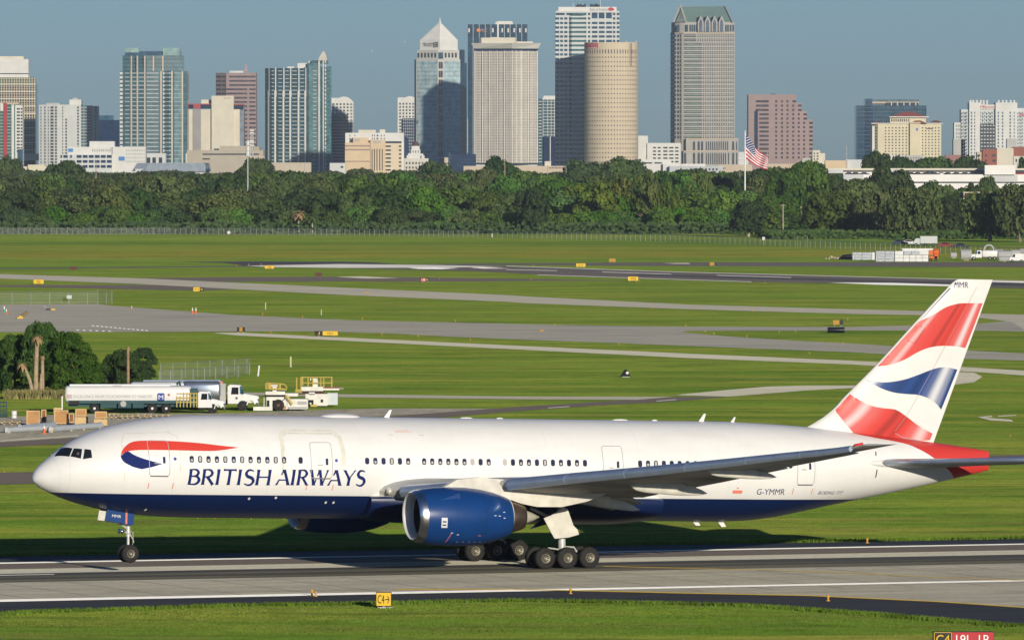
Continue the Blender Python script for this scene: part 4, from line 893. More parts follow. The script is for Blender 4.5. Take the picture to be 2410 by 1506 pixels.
T.box(228, 281, 283, 420, 'wall', GNAVY, 0, 40); T.box(230, 266, 272, 283, 'upper_floor', glass('dusty_blue_glass', (.04,.10,.16)), 5, 25)
T.rows(flat(228,281), 284, 400, 14, .08, 'floor_edge', GBLUE, [(228,281)], .2)
# residential tower with beige fins
T = Tower('apartment_tower', 'wide teal glass residential tower with beige ribs and stepped crown, left of the cream building', 'tower', D0-200, 360)
pth = [(282,5),(345,0),(385,3),(398,0),(441,6)]
T.poly(pth+[(441,40),(282,40)], 168, 420, 'wall', GTEAL); T.poly([(288,7),(345,2),(430,8),(430,38),(288,38)], 131, 169, 'upper_wall', GTEAL); T.box(293, 424, 121, 132, 'crown_wall', GBLUE, 10, 24)
GCR = glass('crown_screen_glass', (.20,.32,.31), .3); T.box(293, 327, 113, 124, 'crown_screen', GCR, 9, 10); T.box(383, 423, 113, 132, 'crown_screen', GCR, 8, 12)
T.rows(pth, 168, 408, 25, .26, 'balcony_slab', mat('balcony_slab_edge', (.36,.41,.42), .6), [(294,305),(311,322),(326,340),(345,373),(387,403)], 1.0)
T.rows(pth, 168, 408, 25, .10, 'floor_edge', GTEAL2, [(282,441)], .35); T.rows([(288,7),(345,2),(430,8)], 131, 168, 4, .2, 'floor_edge', GTEAL2, [(288,430)], .6)
T.fins(pth, lambda x: {309:168,323.5:132,341:132,379:168,405:168,429:168}.get(x,168), 408, [309,323.5,341,379,405,429], 3.6, 'rib', wall('beige_rib', (.50,.46,.38)), 1.3)
T.fins([(288,7),(345,2),(430,8)], 132, 169, [309,361,383], 3.0, 'rib', WBEIGE, 1.0)
for i in range(24):
    for xa, xb in ((282,288.5),(383.5,387)):
        b = MB(); y = 170+9.6*i; T.bandgeo(b, pth, xa, xb, T.Zh(y+6.2), T.Zh(y), 1.5); b.build('white_balcony', WSHITE, T.root)
b = MB(); T.bandgeo(b, pth, 410, 427, T.Zh(408), T.Zh(169), .6); b.build('light_glass_bay', GTEAL2, T.root); T.rows(pth, 168, 408, 25, .12, 'bay_edge', WGREY, [(410,427)], .8)
# pink tower, cream slab building
T = Tower('office_tower', 'brown pink banded office tower with a roof mast behind the cream building', 'tower', D0+500, 555)
pth = [(507,12),(533,0),(603,0)]
T.poly([(507,12),(533,0),(603,0),(603,35),(507,35)], 172, 420, 'wall', WPINK2); T.box(540, 572, 167, 173, 'roof_plant', WWHITE, 8, 15)
T.rows(pth, 176, 345, 17, .42, 'window_row', glass('brown_window_glass', (.07,.06,.075)), lambda i: [(508,520),(521,531),(540,602)] if i < 3 else ([(508,520),(521,531),(533,572),(573,582),(587,602)] if i < 12 else [(573,582),(587,595),(597,602)]), .4)
b = MB(); b.tube([(T.X(578), 10, T.Zh(168)), (T.X(578), 10, T.Zh(151))], .8, 6); b.tube([(T.X(578)-2.5,10,T.Zh(172)),(T.X(578),10,T.Zh(160))], .5, 5); b.tube([(T.X(578)+2.5,10,T.Zh(172)),(T.X(578),10,T.Zh(160))], .5, 5); b.build('roof_mast', mat('red_white_mast', (.5,.3,.28), .6), T.root)
T.fins(pth, 176, 345, [520.5,532], 2, 'pier', WPINK2, .8)
T = Tower('hotel_building', 'cream slab building with dark red trimmed top floor and tall blank centre', 'hotel', D0-50, 507)
T.box(443, 564, 258, 420, 'wall', WCREAM, 3, 30); T.box(498, 550, 226, 420, 'centre_tower', WCREAM, 0, 30); T.box(473, 498, 235, 250, 'stair_head', WCREAM, 8, 15)
T.box(564, 574, 256, 420, 'side_wall', glass('slate_cladding', (.12,.15,.19), .5), 6, 25); T.box(454, 473, 258, 420, 'grey_recess', wall('grey_render', (.30,.29,.28)), 2.2, 3)
T.box(442, 498, 247, 256, 'top_floor_glass', GNAVY, 3, 20); T.box(550, 573, 248, 257, 'top_floor_glass', GNAVY, 3, 20); T.box(442, 498, 244.5, 247, 'red_trim', wall('dark_red_trim', (.35,.08,.08)), 2, 22)
T.box(550, 573, 245, 248, 'red_trim', wall('dark_red_trim', (.35,.08,.08)), 2, 22); T.box(455, 472, 247, 256.5, 'red_panel', wall('dark_red_trim', (.35,.08,.08)), 1.8, 2)
T.rows(flat(443,564,3), 262, 356, 13, .05, 'joint_line', WBEIGE, [(474,497),(551,563)], .1); b = MB(); b.box(T.X(528), T.X(545), -.5, -.1, T.Zh(233), T.Zh(229)); b.build('rooftop_sign', wall('pale_sign', (.5,.45,.38)), T.root)
T = Tower('civic_building', 'long low grey beige concrete building with dark slots, under the lattice mast', 'building', 6900, 545)
T.box(440, 620, 354, 440, 'wall', wall('weathered_concrete', (.40,.36,.29)), 0, 40); T.box(517, 600, 344, 356, 'upper_storey', wall('weathered_concrete', (.40,.36,.29)), 6, 30); T.poly([(597,3),(610,8),(612,30),(597,30)], 345, 366, 'upper_storey_end', wall('weathered_concrete', (.40,.36,.29)))
T.rows(flat(440,620), 358, 380, 2, .3, 'window_slot', GDARK, lambda i: [(477,610)] if i == 0 else [(477,494)], .1)
b = MB(); b.box(T.X(503), T.X(515), 3, 9, T.Zh(354), T.Zh(350)); b.build('roof_plant', GSMOKE, T.root)
T = Tower('podium_building', 'pale grey two storey podium with square openings at the foot of the ribbed glass tower', 'building', 7200, 395)
T.box(343, 390, 361, 440, 'wall', WWHITE, 0, 20); T.box(437, 476, 361, 440, 'wall', WWHITE, 0, 20)
for x in (350, 363, 378, 447, 462): T.box(x-4, x+4, 371, 386, 'opening', GDARK, -.3, 1)
T = Tower('canopy_building', 'low building with blue grey metal canopy roof above the trees', 'building', 6500, 400)
T.poly([(309,5),(340,0),(494,0),(494,30),(309,30)], 384, 404, 'canopy', mat('blue_grey_metal', (.27,.32,.37), .5), top=[(322,8),(350,4),(490,4),(490,26),(322,26)]); T.box(318, 490, 398, 440, 'wall', WWHITE, 2, 25)
T.rows(flat(318,490,2), 399, 408, 1, .6, 'window_row', GDARK, grid(330, 488, 22, .5), .3)
T = Tower('hospital_building', 'low white stepped building with blue sign panels in front of the white apartments', 'building', 7000, 242)
T.box(141, 265, 364, 440, 'lower_wall', WWHITE, -4, 20); T.box(160, 265, 346, 366, 'upper_wall', WSHITE, 0, 20); T.box(210, 269, 333, 348, 'roof_plant', WSHITE, 4, 16); T.box(265, 343, 346, 440, 'end_wall', WSHITE, -2, 24)
T.rows(flat(141,265,-4), 363, 398, 3, .55, 'window_row', GNAVY, [(143,147),(150,160),(166,170)]+grid(180,265,6,.8), .2)
T.rows(flat(265,343,-2), 350, 385, 4, .4, 'window_row', GGREEN, grid(296,342,9,.22), .2); T.rows(flat(200,265), 349, 360, 1, .5, 'window_row', GGREEN, grid(216,262,9,.25), .2)
SB = mat('blue_sign_panel', (.05,.20,.50), .5); T.box(161, 172, 350, 358, 'sign_panel', SB, -.5, .6); T.box(280, 294, 369, 378.5, 'sign_panel', SB, -2.5, .6)
T = Tower('warehouse', 'low cream building just above the tree tops near the left edge', 'building', 6400, 80)
T.box(44, 141, 392, 440, 'wall', WCREAM, 0, 20); T.box(66, 106, 388, 440, 'front_wall', wall('yellow_render', (.60,.56,.42)), -2, 10); T.rows(flat(44,141), 395, 403, 1, .3, 'window_row', GSMOKE, grid(110,140,5,.5), .1)
# teal twin wing tower with spire
T = Tower('residential_tower', 'teal curved glass tower with white ribs and small white spire', 'tower', D0+160, 700)
pth = [(623,14),(640,6),(720,3),(727,0),(752,2),(771,0),(779,8)]
T.poly([(623,14),(640,6),(720,3),(720,40),(623,40)], 161, 420, 'left_wing', glass('deep_teal_glass', (.022,.065,.09)))
T.poly([(720,3),(727,0),(752,2),(779,6),(779,40),(720,40)], 157, 420, 'right_wing', glass('mid_teal_glass', (.075,.17,.19)))
T.box(724, 752, 149, 158, 'right_wing_top', glass('mid_teal_glass', (.075,.17,.19)), 2, 30); T.box(733, 772, 143, 150, 'right_wing_top', GTEAL, 3, 28)
T.box(700, 724, 149, 162, 'roof_plant', WSHITE, 8, 18); T.box(676, 692, 157, 162, 'roof_plant', WSHITE, 10, 14); T.box(726, 733, 144, 151, 'roof_plant', WSHITE, 8, 14)
YS = lambda x: 161
T.fins(pth, 160, 220, [633,648.5,668,684,703.5,720], 2.6, 'upper_rib', WSHITE, 1.2); T.fins(pth, 215, 386, [631.5,647.5,667,683,702.5,718.5], 4.0, 'rib', WSHITE, 1.8)
for x in (632, 648, 667.5, 683.5, 703, 719): T.fins(pth, 214, 229, [x], 5.2, 'rib_shoulder', WSHITE, 2.2)
T.rows(pth, 163, 400, 26, .22, 'balcony_slab', mat('balcony_slab_edge', (.36,.41,.42), .6), [(637,645),(655,664),(671,680),(687,699),(706,716),(736,745)], 1.2)
T.rows(pth, 163, 405, 27, .09, 'floor_edge', GTEAL2, [(623,779)], .4)
T.fins(pth, lambda x: 143, 410, [751,761], 3.2, 'rib', WSHITE, 1.5)
for i in range(27): b = MB(); y = 143+9.6*i; T.bandgeo(b, pth, 764.5, 767.5, T.Zh(y+6.5), T.Zh(y), 1.5); b.build('white_balcony', WSHITE, T.root)
T.poly([(748,-1),(770,-1),(770,18),(748,18)], 132, 143, 'crown', WCREAM, top=[(753,3),(768,3),(768,14),(753,14)]); T.poly([(753,3),(768,3),(768,14),(753,14)], 121, 132, 'spire', WCREAM, top=[(759.5,7),(763,7),(763,9),(759.5,9)])
T = Tower('parking_deck', 'long blank beige wall at the foot of the curved teal tower', 'building', 6600, 660)
T.box(598, 732, 383, 440, 'wall', wall('dusty_beige_wall', (.47,.41,.32)), 0, 20); T.box(598, 622, 368, 384, 'end_block', wall('dusty_beige_wall', (.47,.41,.32)), 4, 12)
# white arched tops
def arched(label, x0, x1, yt, gx0, gx1, gy):
    T = Tower('residential_tower', label, 'tower', D0+350, (x0+x1)/2); w = x1-x0
    T.box(x0, x1, yt+12, 420, 'wall', WSHITE, 0, 28); b = MB(); P = [(T.X(x0+w*.18+(w*.8)*i/10), T.Zh(yt+12-12*math.sin(math.pi*i/10)**.7)) for i in range(11)]; b.slab(P, 0, 26); b.build('arched_roof', WSHITE, T.root)
    T.box(x0, x0+w*.45, yt+3, yt+13, 'shoulder', WSHITE, 2, 20)
    T.rows(flat(x0,x1), yt+14, 400, 21, .55, 'window_row', GSMOKE, grid(x0+2, x1-1, 6, .5), .3)
    T.rows(flat(x0,x1), yt+14, 400, 21, .12, 'balcony_slab', WWHITE, [(x1-w*.25, x1+1)], 1.2)
    T.box(gx0, gx1, gy, 420, 'glass_front', GNAVY, -4, 8)
    T.rows(flat(gx0,gx1,-4), gy, 400, int((400-gy)/7), .16, 'floor_edge', WGREY, [(gx0,gx1)], .25); T.fins(flat(gx0,gx1,-4), gy, 390, [gx0+2+4.6*i for i in range(int((gx1-gx0)/4.6))], .6, 'mullion', WGREY, .3); return T
arched('white balconied tower with arched roof right of the curved teal tower', 779, 832, 228, 780, 820, 270)
arched('white balconied tower with arched roof left of the pyramid topped tower', 936, 985, 227, 948, 990, 279)
T = Tower('office_building', 'tan windowless block with vertical slots and white back wing beside blue glass', 'building', 7300, 870)
T.box(812, 950, 313, 440, 'back_wall', WSHITE, 12, 30); T.box(843, 884, 306, 315, 'roof_plant', WCREAM, 14, 12); T.box(893, 906, 305, 314, 'roof_plant', WCREAM, 14, 10)
T.rows(flat(812,950,12), 316, 330, 2, .5, 'window_row', GSMOKE, [(822,824),(834,836),(875,877),(880,882),(886,890),(896,898),(903,905)], .2)
T.box(812, 872, 336, 440, 'wall', WSAND, 0, 30); T.box(831, 867, 324, 337, 'upper_block', WSAND, 3, 20); T.box(872, 907, 329, 440, 'slotted_wall', WSAND, -1, 30); T.box(907, 945, 336, 440, 'end_wall', wall('peach_render', (.64,.54,.39)), 1, 28)
T.box(812, 872, 342, 345, 'string_course', WPINK2, -.6, 1); T.box(812, 872, 351, 354, 'string_course', WPINK2, -.6, 1); T.box(812, 872, 379, 381, 'string_course', WPINK2, -.6, 1)
T.box(836, 848, 327, 333, 'sign_panel', WGREY, 2.4, 1); T.box(881, 897, 331, 337, 'sign_panel', WGREY, -1.6, 1)
for x in (876, 881.5, 887.5, 894, 900): T.box(x-.9, x+.9, 351, 402, 'slot_window', GDARK, -1.4, 1)
T.rows(flat(907,945,1), 340, 405, 7, .4, 'window_row', GDARK, [(907.5,920),(939,944.5)], .3)
T.box(908, 945, 333, 337, 'dark_parapet', GNAVY, 0, 20)
T = Tower('office_building', 'blue glass block half hidden behind the tan block', 'building', 7500, 940)
T.poly([(915,0),(960,6),(960,30),(915,30)], 325, 440, 'wall', GNAVY, top=[(915,0),(960,6),(960,30),(915,30)]); T.rows([(915,0),(960,6)], 322, 400, 11, .1, 'floor_edge', GBLUE, [(915,960)], .3); T.box(930, 958, 321, 326, 'roof_edge', GBLUE, 3, 14)
T = Tower('city_hall', 'small white tiered building with dark domed cupola in front of the pyramid topped tower', 'city hall', 7400, 975)
T.box(951, 1008, 373, 440, 'wall', wall('pale_stone', (.58,.55,.49)), 0, 25); T.box(960, 996, 362, 374, 'middle_tier', WSHITE, 4, 16); T.box(967, 989, 352, 363, 'upper_tier', WSHITE, 6, 12); T.box(969, 987, 344, 353, 'belfry', WSHITE, 7, 10)
b = MB(); b.lathe([(0,3.1),(1.6,2.9),(3.2,1.9),(4.0,.4)], (T.X(978), 12, T.Zh(344)), 'z', 14); b.build('dome', mat('dark_red_dome', (.10,.05,.05), .6), T.root, True)
T.rows(flat(951,1008), 379, 400, 2, .45, 'window_row', GSMOKE, grid(953,1006,7,.5), .2); T.box(957, 964, 366, 374, 'corner_turret', WSHITE, 1, 4); T.box(992, 999, 366, 374, 'corner_turret', WSHITE, 1, 4)
T.rows(flat(967,989,6), 353, 362, 1, .6, 'window_row', GSMOKE, grid(969,987,3,.3), .2)
# pyramid topped tower
T = Tower('office_tower', 'pale glass tower with stepped white pyramid crown marked TRUIST', 'tower', D0, 1035)
pth = [(979,14),(1031,0),(1044,0),(1083,12)]
T.poly([(975,22),(979,14),(1031,0),(1044,0),(1083,12),(1084,45),(975,45)], 140, 420, 'wall', wall('pale_stone_pier', (.50,.50,.47)))
T.poly([(981,14),(1031,1),(1044,1),(1081,12),(1081,45),(981,45)], 118, 141, 'upper_wall', wall('pale_stone_pier', (.50,.50,.47)))
T.poly([(1083,14),(1098,30),(1098,50),(1070,50)], 148, 420, 'side_wing', GBLUE); T.poly([(1083,12),(1093,26),(1093,45),(1075,45)], 117, 150, 'side_wing', GNAVY); T.poly([(974.5,30),(980,20),(980,50),(974.5,50)], 150, 420, 'side_wing', GNAVY)
cells = grid(982,1030,6,.82)+grid(1046,1082,4,.85)
T.rows(pth, 144, 392, 25, .88, 'window_row', GSKY, cells, .3)
T.rows(pth, 144, 392, 25, .07, 'floor_line', glass('mid_blue_spandrel', (.14,.25,.30)), [(981,1030),(1045,1082)], .5)
T.rows(flat(1031,1044), 144, 392, 12, .75, 'centre_window', GDARK, [(1033,1037),(1038,1042)], .5)
for x in (984.5,992.5,1000.5,1008.5,1016.5,1024.5,1049,1057,1065,1073): b = MB(); T.bandgeo(b, [(981,14),(1031,1),(1044,1),(1081,12)], x-2, x+2, T.Zh(136), T.Zh(125), .4); b.build('arched_window', GDARK, T.root)
b = MB(); T.bandgeo(b, flat(1031,1044,1), 1032, 1043, T.Zh(139), T.Zh(124), .5); b.build('centre_window', GBLUE, T.root)
T.poly([(988,14),(1035,3),(1077,13),(1077,42),(1035,50),(988,42)], 97, 118, 'crown_wall', WSHITE)
for i in range(11):
    t = i/11; c = (1035, 26); f = 1-t
    P = [(c[0]+(p-c[0])*f, c[1]+(q-c[1])*f) for p, q in [(988,14),(1035,3),(1077,13),(1077,42),(1035,50),(988,42)]]
    T.poly(P, 97-4.0*(i+1), 97-4.0*i, 'pyramid_step', WSHITE)
b = MB(); b.tube([(T.X(1035), 26, T.Zh(54)), (T.X(1035), 26, T.Zh(40))], [1.2,.15], 6); b.build('spire', WSHITE, T.root)
o = sign(T, 'TRUIST', 1008, 105, 28, 8, LETTER, 7.2); o.rotation_euler = (math.pi/2, 0, -math.atan2(11, 47/2.575))
b = MB(); x0, x1, z0, z1q = T.X(1022.5), T.X(1031), T.Zh(111), T.Zh(99.5)
for q in (0, .8): b.box(x0, x1, 3.0, 3.6, z1q-1*q-.5 if q == 0 else z0, z1q if q == 0 else z0+.5)
b.box(x0, x0+.5, 3.0, 3.6, z0, z1q); b.box(x1-.5, x1, 3.0, 3.6, z0, z1q); b.box((x0*2+x1)/3-.2, (x0*2+x1)/3+.3, 3.0, 3.6, z0+1, z1q-1); b.box((x0+x1*2)/3-.3, (x0+x1*2)/3+.2, 3.0, 3.6, z0+1, z1q-1); b.box(x0+1, x1-1, 3.0, 3.6, (z0+z1q)/2-.25, (z0+z1q)/2+.25)
b.build('square_emblem', LETTER, T.root)
T = Tower('office_building', 'dark blue low glass building at the foot of the white ribbed tower', 'building', 7600, 1085)
T.box(1055, 1120, 363, 440, 'wall', GNAVY, 0, 20); T.rows(flat(1055,1120), 372, 395, 3, .15, 'floor_edge', GBLUE, [(1080,1118)], .3); T.box(1046, 1055, 371, 440, 'stair_tower', WTAN, -2, 10); T.box(1056, 1060, 360, 440, 'pier', GBLUE, -1, 10)
# dark tower with orange round sign
T = Tower('office_tower', 'dark blue glass tower with white fins and PNC sign, behind the white ribbed tower', 'tower', D0+250, 1171)
T.box(1101, 1241, 58, 420, 'wall', glass('ink_blue_glass', (.018,.055,.095)), 0, 45); T.box(1166, 1207, 52, 60, 'roof_plant', WSHITE, 12, 18); T.box(1170, 1205, 50, 53, 'roof_antennas', WCREAM, 14, 12)
T.fins(flat(1101,1241), 57, 420, [1113.5,1128,1142,1155.5], .9, 'fin', WSHITE, .6); T.fins(flat(1101,1241), 57, 130, [1187,1200.5,1214.5,1228], .9, 'fin', WSHITE, .6); T.box(1170, 1174, 56, 130, 'fin', WSHITE, -.8, 1)
for x in (1104,1160,1182,1196,1210,1223.5,1237.5): T.box(x-1.6, x+1.8, 67.5, 77, 'white_window', WSHITE, -.4, .6)  # small plain white windows in the sign row
for x in (1108.5,1165,1190,1204,1218,1231): T.box(x-1.5, x+2, 67, 77, 'dark_window', GNAVY, -.35, .5)
b = MB(); b.lathe([(0,4*T.d/F),(1,4*T.d/F)], (T.X(1126), -1.2, T.Zh(72)), 'y', 18); b.build('orange_round_sign', mat('orange_sign', (.70,.22,.04), .5), T.root)
sign(T, 'PNC', 1138.5, 72.5, 15, 7.5, mat('dim_orange_lettering', (.50,.30,.22), .5), -1.0)
b = MB(); 
for i in range(34): b = MB(); y = 280+2.55*i*1.25; b.box(T.X(1099.5), T.X(1101.5), -1, 1, T.Zh(min(y+1.5,360)), T.Zh(min(y,359))); (b.build('balcony', WSHITE, T.root) if y < 358 else None)
# white ribbed tower
T = Tower('office_tower', 'white ribbed office tower with flared top, beside the dark PNC glass tower', 'tower', D0-350, 1190)
pth = [(1116,10),(1205,0),(1266,8)]
T.poly(pth+[(1266,45),(1116,45)], 120, 385, 'wall', glass('grey_rib_gap', (.17,.16,.16), .5))  # plain grey wall surface between the ribs
T.poly(pth+[(1266,45),(1116,45)], 114.5, 120.5, 'dark_belt', GNAVY); T.poly([(1115,9),(1205,-2),(1267,7),(1267,46),(1115,46)], 102, 115, 'flared_crown', WSHITE, top=[(1109,6),(1205,-8),(1274,4),(1274,50),(1109,50)])
T.poly([(1127,14),(1133,10),(1212,6),(1216,12),(1216,40),(1127,40)], 89, 103, 'penthouse', WCREAM); T.box(1214, 1254, 98, 103, 'roof_plant', WCREAM, 16, 20); T.box(1154, 1176, 88, 90, 'roof_plant', wall('yellow_render', (.60,.56,.42)), 12, 10)
RIB = wall('white_marble_rib', (.66,.63,.57))
wide = [1117.5, 1135.5, 1152.5, 1170, 1187.5, 1205, 1214.5, 1227, 1243, 1264]
T.fins(pth, 120, 384, wide, 2.6, 'wide_rib', RIB, 1.4); allx = [1116+2.93*i for i in range(1, 51)]
T.fins(pth, 121, 384, [x for x in allx if min(abs(x-w) for w in wide) > 2.0], 1.35, 'thin_rib', RIB, .8)
T.rows(pth, 121, 384, 41, .3, 'spandrel', wall('grey_spandrel', (.46,.43,.40)), [(1116,1266)], .35)
T.poly([(1114,8),(1205,-2),(1268,6),(1268,46),(1114,46)], 384, 388, 'dark_base', GDARK); T.box(1118, 1264, 388, 440, 'lobby', WWHITE, 4, 30)
T = Tower('podium_building', 'long low beige podium above the trees below the white ribbed tower', 'building', 7100, 1200)
T.box(1091, 1330, 391, 440, 'wall', WTAN, 0, 20); T.rows(flat(1091,1330), 391, 400, 1, .35, 'window_row', GSMOKE, grid(1292,1328,11,.5), .2); T.box(1282, 1297, 380, 392, 'roof_block', WCREAM, 3, 10)
# glass condo behind
T = Tower('residential_tower', 'white framed glass apartment tower between two office towers', 'tower', D0+400, 1288)
T.box(1267, 1310, 233, 420, 'wall', GTEAL, 0, 28); T.box(1279, 1310, 226, 234, 'roof_slab', WSHITE, 0, 26); T.box(1277, 1311, 231, 235, 'parapet', WSHITE, -.5, 2)
T.rows(flat(1267,1310), 236, 322, 12, .16, 'floor_edge', WSHITE, [(1277,1310)], .8); T.fins(flat(1267,1310), 234, 322, [1278,1289,1297,1304.5], 1.2, 'column', WSHITE, 1.0)
T.rows(flat(1267,1277), 236, 385, 20, .25, 'balcony', WWHITE, [(1267.5,1275)], 1.3); T.box(1280, 1310, 322, 420, 'dark_glass_front', GNAVY, -3, 10); T.box(1294, 1296, 322, 400, 'white_pier', WSHITE, -3.6, 1)
# striped tower with red logo
T = Tower('office_tower', 'tall white striped tower with teal windows and Bank of America lettering', 'tower', D0-330, 1382)
T.box(1307, 1458, 28, 420, 'wall', WWHITE, 0, 45); T.box(1314, 1451, 17, 29, 'crown', WSHITE, 3, 36); T.box(1309, 1456, 26.5, 29, 'parapet', WSHITE, -.6, 40)
BAY = glass('teal_ribbon_glass', (.035,.12,.14)); BOA = glass('deep_blue_ribbon_glass', (.02,.065,.12))
def boac(i):
    L = [(1307.3,1316),(1318.5,1325),(1328,1335.5),(1339,1380.5),(1384,1389),(1442.5,1448),(1451.5,1457.7)]
    if i == 0: L = [(1308,1329),(1333,1339),(1343,1350),(1353,1380),(1384,1389),(1442.5,1448),(1451.5,1457.7)]
    if i >= 2: L += [(1393,1406),(1409.5,1423),(1426.5,1440)]
    return L
T.rows(flat(1307,1458), 28.5, 388, 34, .5, 'window_row', BOA, boac, .3); T.rows([(1339,0),(1345,-3),(1375,-3),(1381,0)], 28.5, 388, 34, .44, 'bay_window', BAY, [(1340,1380)], .5)
T.poly([(1339,0),(1345,-3),(1375,-3),(1381,0)], 40, 420, 'bay', WWHITE)
for x in (1393, 1409.5, 1426.5): T.box(x, x+13.2, 30.5, 44, 'tall_window', BOA, -.5, 1)
for x0, n in ((1356, 22), (1390, 20)):
    b = MB(); rg2 = np.random.default_rng(int(x0))
    for i in range(n): q = x0+i*1.05; h = rg2.random()*5; b.tube([(T.X(q), 10+rg2.random()*6, T.Zh(17.5)), (T.X(q+rg2.random()*2-1), 10, T.Zh(14-h))], .35, 4)
    b.build('roof_antennas', mat('dark_steel', (.06,.06,.07), .6), T.root)
for x in (1349, 1413): b = MB(); b.tube([(T.X(x), 6, T.Zh(17)), (T.X(x), 6, T.Zh(1 if x > 1400 else 7))], .25, 5); b.build('roof_mast', WSHITE, T.root)
sign(T, 'Bank of America', 1409, 22.5, 40, 7, mat('pale_grey_lettering', (.38,.40,.43), .5), 2.2); 
b = MB(); 
for k in range(3):
    for s_ in (-1, 1): x, z = T.X(1438), T.Zh(22.5); b.slab([(x+s_*(.2+k*1.1), z-1.6+k*.5), (x+s_*(.9+k*1.1), z-1.6+k*.5), (x+s_*(.5+k*.9), z+1.8-k*.5), (x+s_*(-.1+k*.9), z+1.8-k*.5)], 2.0+.05*k, 2.6)
b.build('red_flag_emblem', LRED, T.root)
# round tower
T = Tower('round_tower', 'beige cylindrical tower with rows of tiny windows and red SYKES sign', 'tower', D0-425, 1439)
Rm = 63.5*T.d/F; cx = T.X(1439)
n = 72; ring = [(cx+Rm*math.cos(2*math.pi*i/n), Rm+Rm*math.sin(2*math.pi*i/n)) for i in range(n)]
WROUND = wall('warm_beige_concrete', (.56,.475,.35)); b = MB(); b.prism(ring, 0, T.Zh(100)); b.build('wall', WROUND, T.root, True, 30)
cyl = [(1439-63.45*math.cos(math.pi*i/40), Rm-Rm*math.sin(math.pi*i/40)) for i in range(41)]
def cw(n, frac):
    out = []
    for i in range(n):
        a = -1.38+2.76*(i+.5)/n; w = 2.76/n*frac/2; out.append((1439+63.4*math.sin(a-w), 1439+63.4*math.sin(a+w)))
    return out
rr_ = T.rows(cyl, 130, 387, 24, .33, 'window_row', GSMOKE, cw(25, .36), .08); T.rows(cyl, 130, 387, 24, .05, 'floor_joint', WTAN, [(1376,1502)], .06)
T.rows(cyl, 116, 128, 1, .8, 'tall_window_row', GSMOKE, cw(25, .36), .08); T.fins(cyl, 128, 388, [1439+63.3*math.sin(-1.38+2.76*i/25) for i in range(1, 25)], .5, 'pier_line', wall('pale_joint', (.60,.53,.42)), .25)
T.fins(cyl, 102, 157, [1483,1486.5], 1.2, 'dark_slot', GNAVY, .2)
b = MB(); T.bandgeo(b, cyl, 1380, 1407, T.Zh(114), T.Zh(102), .9); b.build('sign_panel', SIGNR, T.root)
k = T.d/F; xs_, ds_ = [p[0] for p in cyl], [p[1] for p in cyl]
me = text_mesh('SYKES', 10, .02); vx = [v.co.x for v in me.vertices]; vy = [v.co.y for v in me.vertices]
for v in me.vertices:
    px_ = 1393.5+(v.co.x-(max(vx)+min(vx))/2)/(max(vx)-min(vx))*23; dz = (v.co.y-min(vy))/(max(vy)-min(vy)); v.co = (T.X(px_), float(np.interp(px_, xs_, ds_))-1.15, T.Zh(110.5)+dz*7*k)
me.materials.clear(); me.materials.append(WHITEP); link('sign_lettering', me, T.root)
b = MB(); T.bandgeo(b, cyl, 1382, 1405, T.Zh(113.3), T.Zh(112.2), 1.1); b.build('sign_underline', WHITEP, T.root)
for x in (1475, 1498): b = MB(); b.tube([(T.X(x), Rm, T.Zh(100)), (T.X(x), Rm, T.Zh(96))], .4, 5); b.build('roof_mast', WSHITE, T.root)
# white slotted parking beside it
T = Tower('office_building', 'white low building with rows of long slots between round tower and green roofed tower', 'building', 7650, 1550)
T.box(1502, 1525, 320, 440, 'stair_tower', WSHITE, 2, 14); T.box(1523, 1602, 337, 440, 'wall', WSHITE, 0, 22); T.rows(flat(1523,1602), 344, 385, 5, .42, 'slot_row', GDARK, [(1537,1544),(1548,1555),(1561,1571),(1575,1585),(1589,1597)], .2)
T = Tower('shop_roofs', 'cluster of low bright white flat roofs above the trees beneath the green roofed tower', 'building', 6900, 1560)
T.box(1500, 1580, 376, 440, 'wall', WSHITE, 0, 12); T.box(1560, 1660, 386, 440, 'wall', WSHITE, -5, 10); T.box(1575, 1700, 391, 440, 'wall', mat('silver_roof', (.42,.44,.46), .5), -12, 8); T.rows(flat(1500,1560), 380, 388, 1, .4, 'window_row', GDARK, [(1503,1535),(1540,1558)], .2)
T.rows(flat(1620,1690,-12), 394, 404, 1, .5, 'window_row', GDARK, grid(1640,1690,6,.5), .2)
# green roofed tower
T = Tower('office_tower', 'tallest grey tower with green hipped copper roof and gothic dormers', 'tower', D0-170, 1655)
pth = [(1580,16),(1588,6),(1600,3),(1609,0),(1729,0)]
GST = wall('warm_grey_granite', (.38,.37,.35)); T.poly(pth+[(1729,45),(1580,45)], 77, 420, 'wall', GST); T.poly([(1582,16),(1589,7),(1601,3),(1612,1),(1728,1),(1728,44),(1582,44)], 53, 78, 'gothic_storey', GST)
T.poly([(1580,16),(1588,5.5),(1600,2),(1609,-.8),(1729.5,-.8),(1729.5,45),(1580,45)], 76.5, 79, 'cornice', WTAN)
T.rows(pth, 80, 328, 25, .62, 'window_row', glass('slate_blue_glass', (.045,.075,.10)), lambda i: [(1580.5,1587),(1588,1591),(1594,1598),(1600,1602)]+([(1609.5,1638)]+grid(1640,1728,16,.55) if i < 2 else ([(1609.5,1652)]+grid(1653,1728,14,.55) if i != 2 or True else [])), .25)
T.rows(flat(1615,1645,-.25), 100, 328, 23, .45, 'green_glass_band', GGREEN, [(1617,1645)], .2); T.rows(flat(1609,1729), 80, 328, 25, .1, 'floor_line', WTAN, [(1609,1729)], .6)
T.fins([(1580,16),(1588,6),(1600,3),(1609,0)], 80, 388, [1606], 4.6, 'corner_pier', wall('pale_cream_pier', (.60,.56,.44)), 1.0)  # corner pier in a paler cream than the granite
